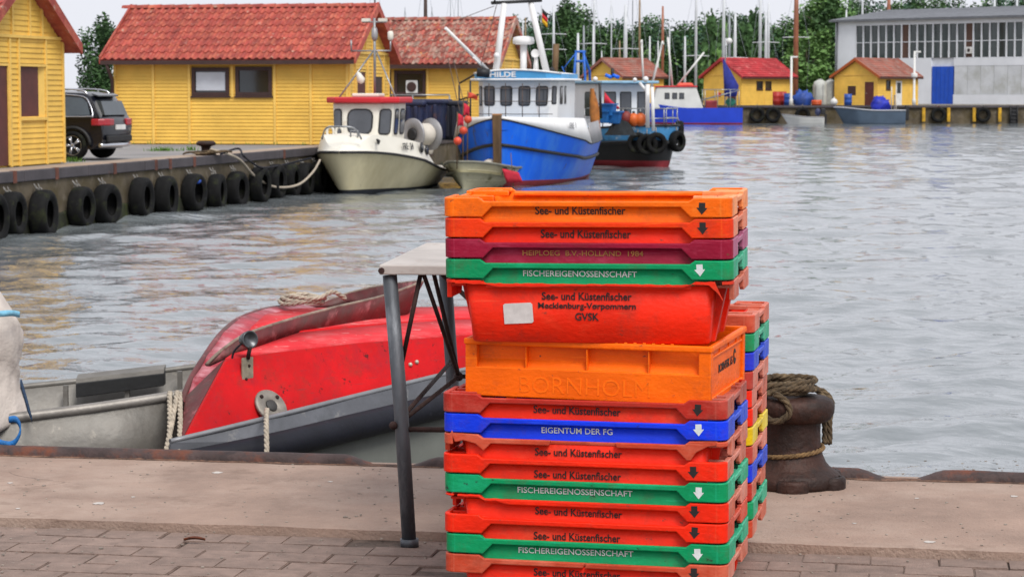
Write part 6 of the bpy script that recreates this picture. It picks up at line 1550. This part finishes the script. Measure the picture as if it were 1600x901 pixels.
for t_ in (.0, .05, .12, .22, .33):
    for s in (1, -1): b = P(t_, 1, s); tubes(tb, 'rail_post', M_STEEL, [[(b.x - .05, b.y - s * .05, b.z), (b.x - .05, b.y - s * .05, 2.1)]], .02)
# gear on its deck: tubs, floats, folded nets
rk = random.Random(12)
items = [('fish_tub', 'blue fish tub at the left on the black and blue boat deck', 'tub', 943, 183, 'b'), ('fish_tub', 'blue fish tub left of the pile of floats on deck', 'tub', 962, 184, 'b'), ('fish_tub', 'blue fish tub right under the cabin window', 'tub', 950, 172, 'b'), ('float', 'green float on deck beside the blue tubs', 'float', 936, 180, 'g'), ('float', 'large orange float left of its neighbour below the cabin', 'float', 990, 187, 'o'), ('float', 'large orange float right of its neighbour below the cabin', 'float', 1001, 187, 'o'), ('float', 'dark red float by the orange pair on deck', 'float', 978, 184, 'r'), ('net_heap', 'dark folded net heap in front of the deck tubs', 'net', 970, 197, 'n')]
for (nm, lb, ct, px, py, k) in items:
    c = pt(px, py, 76); t = thing(nm, lb, ct, c, R(-28))
    if k == 'b':
        m = MB(); m.hexa([Vector(p) for p in ((-.2, -.15, -.2), (.2, -.15, -.2), (.2, .15, -.2), (-.2, .15, -.2), (-.25, -.2, .2), (.25, -.2, .2), (.25, .2, .2), (-.25, .2, .2))]); m.build('tub', mat('blue fish tub', '#1d64a8', .5, .15, 4), t, bevel=.03)
        m = MB(); m.box((-.28, -.23, .17), (.28, .23, .215)); m.build('rim', MATS['blue fish tub'], t)
    elif k == 'n':
        m = MB(); rows = [[Vector(((.5 - .3 * v) * math.cos(q) * (1 + .2 * math.sin(q * 4 + v * 3)), (.35 - .2 * v) * math.sin(q), -.3 + .5 * v)) for q in [i * .4488 for i in range(14)]] for v in (0, .3, .6, .85, 1)]
        m.grid(rows, 0, True, True); m.add(rows[-1], [tuple(range(14))]); m.build('net', mat('dark net', '#23282c', .95, .3, 9, .6, 30), t)
    else:
        m = MB(); m.sphere((0, 0, 0), .2, sc=(1, 1, 1.1)); m.build('float', {'g': mat('green float', '#2c8a6a', .5), 'o': mat('bright orange float', '#d0601c', .5, .15, 3), 'r': mat('dark red float', '#7a2a26', .6)}[k], t)
        m = MB(); m.lathe([(.05, .18), (.05, .27), (.02, .28)], 8); m.build('eye', M_RUB, t)
c = pt(955, 158, 76.3); t = thing('marker_flag', 'pink pennant in front of the white cabin', 'flag', c, 0)
m = MB(); m.tube([(-.28, 0, -.9), (-.22, 0, .35)], .015, 6); m.build('pole', M_WOOD, t)
m = MB(); m.grid([[Vector((-.22, 0, .3)), Vector((0, .03, .02)), Vector((.28, 0, -.22))], [Vector((-.25, 0, -.12)), Vector((0, .04, -.2)), Vector((.22, 0, -.28))]]); o = m.build('cloth', M_PINK, t); o.modifiers.new('s', 'SOLIDIFY').thickness = .01
# ================================================================ FAR SHORE
M_WHF = mat('far white paint', '#cfcfcc', .5, .06, 1, .05, 5)
# white and blue boat lying side on at the far quay
fb0 = pt(1158, 192, fy - 2.6)
fb_ = thing('fishing_boat', 'white and blue fishing boat lying side on at the far quay', 'boat', (fb0.x - 8.4, fb0.y, WATER), R(180))
sh = lambda t: 1.75 - .45 * sstep(0, .5, t)
P, ts = hull(fb_, 8.4, 2.8, sh, rake=.6, tm=.3, stern=.9, levels=(-.2, 0, .10, .4, .7, 1), mats=[mat('royal blue hull', '#1a3fc0', .4, .08, 1, .05, 6), M_BOOT], mid=(1, 1, 0, 0, 0, 0), wl=.9, flare=.1, deck=-.3, deckm=M_WHF)
fb_.location.x += 0
def BX(parent, name, a, b, m_, bevel=.05): return MB().box(a, b).build(name, m_, parent, bevel=bevel)
fb_.rotation_euler = (0, 0, R(180)); fb_.location = (fb0.x - 8.4, fb0.y, WATER)
# cabin: local x runs from bow (0) to stern (-L); bow points to -X in the world
m = MB(); m.prism([(-1.2, -1.1, 1.3), (-1.6, -1.1, 2.95), (-4.7, -1.1, 2.95), (-5.3, -1.1, 1.2)], (0, 2.2, 0)); m.build('cabin', M_WHF, fb_, bevel=.05)
m = MB(); m.box((-4.8, -1.2, 2.95), (-1.4, 1.2, 3.05)); m.build('cabin_roof', M_ROOFR, fb_, bevel=.02)
for x in (-2.4, -3.0, -3.55):
    for s in (-1, 1):
        m = MB(); m.box((x - .2, s * 1.12, 2.0), (x + .2, s * 1.09, 2.5)); w = m.build('window', M_RUB, fb_); m = MB(); m.box((x - .16, s * 1.13, 2.05), (x + .16, s * 1.115, 2.45)); m.build('pane', M_DARKG, w)
c = (-3.9, 0, 3.05); m = MB(); m.hexa([Vector(p) for p in ((-4.6, -.5, 3.05), (-3.2, -.5, 3.05), (-3.2, .5, 3.05), (-4.6, .5, 3.05), (-4.4, -.4, 3.3), (-3.4, -.4, 3.3), (-3.4, .4, 3.3), (-4.4, .4, 3.3))]); m.build('life_raft', M_FLOAT, fb_, bevel=.08)
for s in (-1, 1): tubes(fb_, 'rail', M_STEEL, [[(-5.2, s * 1.2, 1.9), (-8.1, s * 1.2, 2.7)], [(-5.3, s * 1.2, 2.75), (-8.1, s * 1.2, 2.75)]] + [[(x, s * 1.2, 1.2), (x, s * 1.2, 2.75)] for x in (-5.4, -6.4, -7.4, -8.1)], .035)
tubes(fb_, 'gantry', M_WHF, [[(-1.2, -.6, 2.9), (-2.1, 0, 6.6)], [(-1.2, .6, 2.9), (-2.1, 0, 6.6)], [(-2.9, 0, 3.0), (-2.5, 0, 6.9)], [(-.6, 0, 3.0), (-.4, 0, 6.7)], [(-3.3, 0, 3.1), (-5.4, 0, 5.7)], [(-2.1, -.8, 6.4), (-2.1, .8, 6.4)], [(-.4, -.5, 6.5), (-.4, .5, 6.5)]], .085)
m = MB(); m.sphere((-7.4, 0, 6.6), .26); m.build('dome', M_WHF, fb_); tubes(fb_, 'dome_mast', M_STEEL, [[(-7.1, 0, 1.5), (-7.1, 0, 6.2), (-7.4, 0, 6.35)], [(-7.1, -.4, 5.5), (-7.1, .5, 5.5)]], .06)
m = MB(); rows = [[Vector((-6.9 - 1.3 * u * (1 - v * .25) - .15 * v, .08 * math.sin(u * 6), 2.2 + (3.1 - 2.5 * u * .9) * (1 - v))) for u in [k / 5 for k in range(6)]] for v in (0, .5, 1)]
m.grid(rows); o = m.build('sail_cover', mat('navy cloth', '#24308e', .8, .2, 2), fb_); o.modifiers.new('s', 'SOLIDIFY').thickness = .05
m = MB(); m.sphere((-6.7, -.9, 2.35), .2); m.build('float', M_FLOAT, fb_); m = MB(); m.sphere((-7.6, -.6, 1.75), .42, sc=(1, .8, .8)); m.build('net_bundle', M_SEA, fb_)
m = MB(); m.box((-6.4, -.8, 1.2), (-5.5, .8, 1.9)); m.build('winch', M_BOOT, fb_, bevel=.1)

# small open boat with outboard motor
c = pt(1252, 193, fy - 1.6); sk = thing('skiff', 'small white open boat with dark outboard motor at the far quay', 'boat', (c.x - 1.6, c.y, WATER), R(176))
P, ts = hull(sk, 3.4, 1.4, lambda t: .78 - .22 * sstep(0, .7, t), rake=.5, tm=.4, stern=.85, mats=[M_WHF], mid=(0,) * 7, wl=.7, flare=.3, deck=-.2, deckm=M_WHF)
rail_line(sk, P, ts, 1, .03, M_GALV, 'gunwale'); m = MB(); m.box((-3.5, -.16, .75), (-3.15, .16, 1.25)); mo = m.build('motor_cowl', M_RUB, sk, bevel=.06); m = MB(); m.box((-3.62, -.07, -.1), (-3.45, .07, .8)); m.build('motor_leg', M_RUB, mo, bevel=.02)
m = MB(); m.sphere((-2.9, 0, .95), .3, sc=(.8, .8, 1.1)); m.build('motor_cover', M_TUB, sk)
# grey blue workboat with a blue cover
c = pt(1412, 193, fy - 2.0); gb_ = thing('launch', 'grey blue open launch with bright blue cover at the far quay', 'boat', (c.x - 5.6, c.y, WATER), R(180))
P, ts = hull(gb_, 5.6, 2.0, lambda t: 1.35 - .25 * sstep(0, .6, t), rake=.8, tm=.3, stern=.95, mats=[mat('grey blue hull', '#4a5a6c', .45, .1, 1, .05, 6)], mid=(0,) * 7, wl=.85, flare=.2, deck=-.12, deckm=M_GALV)
rail_line(gb_, P, ts, 1, .06, mat('pale rub rail', '#a8aab0', .6), 'gunwale')
mb = MB(); mb.sphere((-3.7, 0, 1.45), .75, 14, 10, sc=(1.0, .8, .95)); o = mb.build('cover', mat('bright blue tarpaulin', '#1428b0', .6, .2, 3, .3, 8), gb_); o.modifiers.new('d', 'DISPLACE').texture = tx_
m = MB(); m.box((-6.0, -.2, .3), (-5.65, .2, 1.5)); m.build('motor', M_RUB, gb_, bevel=.08); tubes(gb_, 'console', M_BUOYW, [[(-4.9, .4, 1.1), (-4.9, .4, 2.3), (-4.9, -.4, 2.3), (-4.9, -.4, 1.1)], [(-4.6, 0, 1.1), (-4.6, 0, 3.0)]], .05)


# fender tyres and yellow strips on the far quay
for i, px in enumerate((1183, 1208, 1254, 1466, 1536)):
    p = pt(px, 182, fy); t = thing('tyre_fender', ['leftmost tyre on the far quay wall beside the blue stern', 'tyre on the far quay wall under the red drum', 'tyre on the far quay wall behind the skiff', 'tyre between the first two yellow strips of the far quay', 'tyre between the last two yellow strips of the far quay'][i], 'tyre', (p.x, fy - .03, -.42), 0, 'tyres on the far quay wall')
    t.rotation_euler = (R(90), 0, 0); t.scale = (1.45, 1.45, 1.1); o = bpy.data.objects.new('tyre', TYM); COL.objects.link(o); o.parent = t
    mb = MB(); mb.tube([(-.1, .38, 0), (0, .58, 0), (.1, .38, 0)], .02, 5); mb.build('chain', M_CHAIN, t)
M_YST = mat('yellow fender strip', '#c89a1c', .7, .25, 2, .2, 8)
for i, px in enumerate((1443, 1482, 1522, 1562)):
    p = pt(px, 180, fy); m = MB(); m.box((p.x - .13, fy - .12, -1.0), (p.x + .13, fy + .05, FZ - .16)); o = m.build('fender_strip', M_YST, bevel=.03)
    tag(o, ['first yellow fender strip from the left on the far quay', 'second yellow fender strip from the left on the far quay', 'third yellow fender strip from the left on the far quay', 'rightmost yellow fender strip on the far quay'][i], 'fender strip', 'yellow strips on the far quay')
p = pt(1584, 180, fy); t = thing('quay_ladder', 'dark ladder recess at the right of the far quay wall', 'ladder', (p.x, fy - .06, WATER))
tubes(t, 'stile', M_RUB, [[(-.28, 0, -.2), (-.28, 0, 1.5)], [(.28, 0, -.2), (.28, 0, 1.5)]], .05); tubes(t, 'rung', M_RUB, [[(-.28, 0, z), (.28, 0, z)] for z in (.1, .4, .7, 1.0, 1.3)], .04); BX(t, 'backing', (-.34, .05, -.2), (.34, .1, 1.25), M_RUB, 0)
# drums, heap, tanks, lamp posts, float
def drum(px, D, r, h, m_, label):
    c = pt(px, 160, D); t = thing('drum', label, 'drum', (c.x, c.y, FZ)); m = MB()
    m.lathe([(r, 0), (r, h * .3), (r * 1.05, h * .33), (r, h * .36), (r, h * .64), (r * 1.05, h * .67), (r, h * .7), (r, h), (r * .92, h)], 18); m.build('shell', m_, t)
    m = MB(); m.lathe([(r * .92, h - .03), (r * .5, h - .025), (1e-5, h - .02)], 18); m.build('lid', m_, t); return t
M_DRR = mat('red drum paint', '#b02a22', .5, .15, 2); M_DRB = mat('blue drum plastic', '#1c4a9c', .5, .15, 2)
drum(1214, fy + 3, .36, 1.15, M_DRR, 'red drum left of its twin beside the far lamp post'); drum(1222, fy + 3.6, .36, 1.15, M_DRR, 'red drum right of its twin beside the far lamp post'); drum(1231, fy + 2.5, .32, 1.0, M_DRB, 'blue drum at the foot of the far lamp post'); drum(1325, fy + 3, .32, .95, M_DRB, 'blue drum standing before the gable of the brown roofed far house')
c = pt(1254, 160, fy + 5); t = thing('tarpaulin_heap', 'blue tarpaulin heap behind the far lamp post', 'tarpaulin', (c.x, c.y, FZ)); mb = MB(); mb.sphere((0, 0, .5), .75, 16, 10, sc=(1.1, .8, .95)); o = mb.build('cover', mat('blue tarpaulin', '#20489c', .6, .25, 2, .3, 8), t); o.modifiers.new('d', 'DISPLACE').texture = tx_
drum(1276, fy + 4, .42, .45, mat('orange tub plastic', '#c8501c', .5), 'low orange tub between tarpaulin heap and white tanks')
for i, px in enumerate((1281, 1297)):
    c = pt(px, 160, fy + 7 + i * 2); t = thing('tank', ['left one of two pale tanks beside the hangar', 'right one of two pale tanks beside the hangar'][i], 'tank', (c.x, c.y, FZ), .3)
    m = MB(); m.lathe([(.55, 0), (.58, .1), (.58, 1.5), (.5, 1.75), (.2, 1.9), (1e-5, 1.92)], 18, M=Matrix.Diagonal((1.0, 1, 1.12, 1))); m.build('shell', mat('pale tank plastic', '#b4b6b0', .6, .12, 1.5, .1, 6, spots=('#8c8f86', 1.2, .6, .1)), t)
    m = MB(); m.lathe([(.2, 2.12), (.2, 2.2), (1e-5, 2.21)], 12); m.build('lid', M_GALV, t)
    for q in range(6):
        m = MB(); a = q * 1.047; m.box((-.02, .56, .1), (.02, .62, 1.7), 0, Matrix.Rotation(a, 4, 'Z')); m.build('rib', M_GALV, t)
def lamp_post(px, py0, py1, D, label, arm):
    c = pt(px, py1, D); top_ = pt(px, py0, D).z - FZ; t = thing('lamp_post', label, 'lamp post', (c.x, c.y, FZ)); m = MB(); m.lathe([(.16, 0), (.16, .5), (.10, .6), (.09, top_)], 10); m.build('post', M_WHF, t)
    m = MB(); m.box((-.05 if arm > 0 else -.1, -.08, top_ - .14), (.5 * arm, .08, top_)); m.build('lamp_head', M_WHF, t, bevel=.03); return t
lamp_post(1236, 88, 167, fy + 1.4, 'white lamp post between the red roofed far house and the tanks', 1)
t = lamp_post(1428, 80, 166, fy + 1.2, 'white lamp post in front of the brown roofed far house', 1)
m = MB(); m.lathe([(.25, 2.3), (.26, 2.35), (.26, 2.6), (.2, 2.65)], 12); m.build('band', M_WHF, t)
c = pt(1303, 164, fy + .5); m = MB(); m.sphere((0, 0, .3), .3); m.lathe([(.07, .56), (.06, .68), (.02, .7)], 8); o = m.build('buoy', M_WHF, loc=(c.x, c.y, FZ)); tag(o, 'white ball buoy on the far quay edge', 'buoy')

# ================================================================ MASTS
masts = [ # px, top, base, D, radius, colour, spreaders
 (586, -60, 60, 160, .07, 'd', ()), (633, 12, 60, 190, .05, 'g', ()), (665, -60, 60, 150, .13, 'b', ()), (675, 12, 60, 190, .05, 'g', ()), (704, -20, 60, 190, .04, 'g', ()), (716, -30, 60, 190, .04, 'g', ()),
 (817, 30, 130, 215, .10, 'w', ()), (821, 28, 130, 212, .09, 't', ()), (865, 8, 130, 215, .13, 'w', (53, 77)), (903, 52, 130, 205, .15, 'w', ()), (912, 40, 130, 205, .12, 'g', ()), (928, -30, 130, 220, .12, 'w', ()), (955, 0, 130, 222, .07, 'w', ()), (927, 40, 130, 205, .12, 'w', (68,)), (977, 8, 130, 205, .19, 'w', (76,)), (988, -60, 130, 215, .05, 'g', ()), (999, -10, 130, 210, .11, 't', ()), (1003, 62, 130, 208, .10, 'w', ()), (968, 64, 130, 215, .11, 't', ()), (940, 80, 130, 215, .08, 'w', ()),
 (1015, 57, 130, 212, .11, 'w', ()), (1028, 64, 130, 212, .08, 'w', ()), (1035, 10, 130, 205, .14, 'o', ()), (1046, 37, 130, 214, .07, 'w', ()), (1070, 57, 130, 206, .12, 'w', ()), (1087, -40, 130, 210, .13, 'w', (87,)), (1130, -30, 130, 215, .16, 'w', ()), (1134, 60, 130, 208, .10, 'w', ()), (1139, 20, 130, 212, .13, 'g', ()), (1148, 22, 130, 206, .16, 'w', (90,)), (1187, -30, 130, 210, .16, 'w', ()), (1196, 18, 130, 206, .13, 'w', (66,)), (1200, 5, 130, 208, .14, 'w', ()), (1243, -40, 130, 205, .24, 'o', (58,)), (1322, 16, 60, 240, .12, 'w', ()), (1347, -40, 60, 240, .13, 'w', ()), (1388, -40, 60, 238, .22, 'o', ()), (1553, -30, 60, 232, .15, 'w', ()), (1588, -30, 60, 236, .15, 'w', ())]
MM = {'w': mat('white mast', '#c4c8cc', .45, .06, 1), 'g': mat('grey mast', '#8a9096', .45, .1, 1), 'd': mat('dark mast', '#4c4a4a', .6), 'b': mat('brown black mast', '#4a3832', .7), 't': mat('tan mast', '#8a7458', .6), 'o': mat('varnished mast', '#9a5f44', .5, .15, 1)}
names_ = {'w': 'white', 'g': 'grey', 'd': 'dark', 'b': 'brown black', 't': 'tan', 'o': 'varnished wooden'}
zone = lambda px: 'above the ridge of the rear yellow house' if px < 720 else 'behind the blue boat gantry' if px < 880 else 'behind the dull red roofed far house' if px < 1030 else 'above the side on white and blue boat' if px < 1110 else 'behind the red roofed far house' if px < 1230 else 'right of the red roofed far house' if px < 1300 else 'rising above the hangar roof'
from collections import Counter
tot = Counter((zone(q[0]), q[5]) for q in masts); seen = Counter(); words = ['first', 'second', 'third', 'fourth', 'fifth', 'sixth', 'seventh', 'eighth', 'ninth', 'tenth']
for (px, yt, yb, D, r, ck, spr) in sorted(masts):
    k = (zone(px), ck); i = seen[k]; seen[k] += 1
    lb = ('%s sailing boat mast %s' % (names_[ck], zone(px))) if tot[k] == 1 else ('%s %s sailing boat mast from the left %s' % (words[i], names_[ck], zone(px)))
    c = pt(px, yb, D); zt = pt(px, yt, D).z; z0 = -.5
    t = thing('boat_mast', lb, 'mast', (c.x, D, z0), 0, 'sailing boat masts')
    m = MB(); m.tube([(0, 0, 0), (0, 0, (zt - z0) * .7), (0, 0, zt - z0)], [r, r * .92, r * .6], 8); m.build('spar', MM[ck], t)
    for ys in spr:
        zs = pt(px, ys, D).z - z0; m = MB(); m.tube([(-1.2, 0, zs - .05), (0, 0, zs), (1.2, 0, zs - .05)], .045, 6); m.build('spreader', MM['w'], t)
    if zt - z0 > 8:
        for s in (-1, 1):
            m = MB(); m.tube([(s * .9, 0, .3), (s * (1.2 if spr else .7), 0, (zt - z0) * .5), (0, 0, (zt - z0) * .98)], .012, 4); m.build('shroud', MM['g'], t)
# blue A frame of a boat behind
c = pt(905, 130, 120); t = thing('stern_gantry', 'bright blue steel A frame rising behind the blue boat', 'gantry', (c.x, c.y, WATER))
z_ = lambda py: pt(905, py, 120).z - WATER
x_ = lambda px: (px - 905) * 120 / F_PX
M_BST = mat('bright blue steel', '#1c62c0', .5, .1, 2)
tubes(t, 'leg', M_BST, [[(x_(895), 0, 0), (x_(897), 0, z_(120)), (x_(900), 0, z_(80))], [(x_(918), 0, 0), (x_(914), 0, z_(118)), (x_(912), 0, z_(80))], [(x_(912), 0, z_(86)), (x_(922), 1.0, z_(110)), (x_(928), 2, 0)]], .07); tubes(t, 'crossbar', M_BST, [[(x_(898), 0, z_(81)), (x_(915), 0, z_(81))], [(x_(897), 0, z_(96)), (x_(914), 0, z_(96))]], .07); tubes(t, 'stay', M_BST, [[(x_(880), 0, z_(108)), (x_(898), 0, z_(85))], [(x_(878), 0, z_(104)), (x_(884), 0, z_(118))]], .03)

# ================================================================ TREES
M_LF = [mat('leaves dark', '#2c4b24', .8, .25, .6, 0), mat('leaves mid', '#416533', .8, .25, .6, 0), mat('leaves light', '#628844', .75, .2, .6, 0), mat('leaves blue green', '#385c44', .8, .2, .6, 0)]
M_BARK = mat('bark', '#4a3e32', .9, .3, 3, .4, 12)
def leaves(mb, c, rx, ry, rz_, n, size, rnd, mats_=(0, 1, 2), clumps=22, droop=0.0):
    cl = []
    for _ in range(clumps):
        while True:
            p = Vector((rnd.uniform(-1, 1), rnd.uniform(-1, 1), rnd.uniform(-1, 1)))
            if p.length < 1 and p.length > .25: break
        p.x *= 1 - .35 * max(0, p.z); cl.append((p, rnd.uniform(.22, .42), rnd.choice(mats_)))
    for i in range(n):
        p, r, mi = cl[rnd.randrange(clumps)]
        d = Vector((rnd.gauss(0, 1), rnd.gauss(0, 1), rnd.gauss(0, 1))); d = d.normalized() * r * rnd.random() ** .45
        q = p + d; q.z -= droop * rnd.random() * .5
        w = Vector((c[0] + q.x * rx, c[1] + q.y * ry, c[2] + q.z * rz_))
        a = Vector((rnd.gauss(0, 1), rnd.gauss(0, 1), rnd.gauss(0, .6))).normalized(); b = a.orthogonal().normalized()
        if rnd.random() < .5: b = a.cross(b)
        s = size * rnd.uniform(.5, 1.2); s2 = s * rnd.uniform(.4, .8)
        if droop: b = (b * .3 + Vector((0, 0, -1))).normalized(); s2 *= 1.6
        mm_ = mi if rnd.random() < .8 else rnd.choice(mats_)
        mb.add([w - a * s, w - b * s2, w + a * s, w + b * s2], [(0, 1, 2, 3)], mm_)
def tree(name, label, base, H, wd, seed, mats_=(0, 1, 2), n=2600, size=.2, cb=.25, clumps=26, droop=0, group=None):
    rnd = random.Random(seed); t = thing(name, label, 'tree', base, 0, group)
    m = MB(); m.tube([(0, 0, -.2), (.05 * H * rnd.uniform(-.3, .3), 0, H * .35), (.05 * H * rnd.uniform(-.4, .4), 0, H * .85)], [H * .022, H * .016, H * .004], 8)
    for i in range(9):
        z = H * rnd.uniform(.25, .75); a = rnd.uniform(0, 6.28); ln = wd * rnd.uniform(.3, .5); m.tube([(0, 0, z), (ln * .5 * math.cos(a), ln * .5 * math.sin(a), z + ln * .3), (ln * math.cos(a), ln * math.sin(a), z + ln * .45)], [H * .008, H * .005, H * .002], 5)
    m.build('trunk', M_BARK, t)
    m = MB(); leaves(m, (0, 0, H * (cb + (1 - cb) / 2)), wd / 2, wd / 2, H * (1 - cb) / 2, n, size, rnd, mats_, clumps, droop); m.build('crown', M_LF, t)
    return t
c = pt(160, 140, 105); tree('leafy_tree', 'dark green bushy tree standing between car and yellow house', (c.x, c.y, 0), 4.75, 2.5, 4, (0, 1, 1), 5200, .10, .12, 40)
# the wood on the far shore: one mass of crowns
prof = [(800, 42), (830, 25), (855, 22), (880, 10), (900, 14), (920, 20), (942, 38), (960, 30), (985, 30), (1005, 36), (1030, 32), (1055, 36), (1080, 30), (1100, 34), (1115, 24), (1150, 26), (1180, 20), (1220, 28), (1245, 24), (1262, 10), (1280, -4), (1300, -8), (1330, -4), (1360, 4), (1400, 2), (1450, -6), (1500, 0), (1560, -8), (1620, -6), (1660, -10)]
def ptop(px):
    for (a, ya), (b, yb) in zip(prof, prof[1:]):
        if a <= px <= b: return ya + (yb - ya) * (px - a) / (b - a)
    return prof[0][1] if px < 800 else prof[-1][1]
mb = MB(); tr_ = MB(); rf_ = random.Random(21)
for row, (D, st_, off) in enumerate(((300, 24, 0), (275, 27, 9), (255, 30, 17))):
    px = 740 + off
    while px < 1700:
        yt = ptop(px) + rf_.uniform(-5, 7) + (0, 9, 24)[row]
        if px < 800: yt += (800 - px) * .6
        c = pt(px, yt, D); H = c.z - FZ; wd = rf_.uniform(4.6, 6.6)
        tone = rf_.choice(((0, 1, 3), (0, 1, 1), (1, 2, 1), (0, 3, 3), (0, 0, 1)))
        if 1240 < px < 1330: tone = (1, 2, 2)
        leaves(mb, (c.x, D, FZ + H * .54), wd / 2 * 1.15, wd / 2, H * .47, 3000, .23, rf_, tone, 40)
        tr_.tube([(c.x, D, FZ - .2), (c.x, D, FZ + H * .8)], [.22, .06], 6); px += st_ * rf_.uniform(.8, 1.2)
fo = mb.build('wood', M_LF, kind='stuff', label='green wood on the far shore behind the harbour')
o = tr_.build('tree_trunks', M_BARK, kind='stuff', label='trunks inside the far wood')
o.parent = fo
# trees that stand out in front of the wood
for i, (px, yt, D, wd, mt, n, lb, dr) in enumerate(((1117, 14, 236, 3.4, (1, 2, 1), 2600, 'slender weeping birch with ragged top left of the red roofed house', .9), (1181, 10, 236, 3.6, (0, 1, 1), 2600, 'dark weeping birch behind the red roofed far house', .9), (1262, 60, 222, 4.2, (1, 2, 2), 2400, 'light green low tree right of the red roofed far house', 0), (1290, -14, 246, 6.0, (1, 2, 1), 4200, 'tall light green tree directly left of the hangar', 0), (884, 8, 250, 4.2, (0, 1, 1), 2600, 'tall dark tree behind the radar post of the blue boat', 0), (1015, 82, 215, 2.6, (1, 2, 2), 1400, 'light green bush behind the masts left of the white boat gantry', 0))):
    c = pt(px, yt, D); tree('broadleaf_tree', lb, (c.x, D, FZ), c.z - FZ, wd, 40 + i, mt, n, .3, .1, 30, dr)
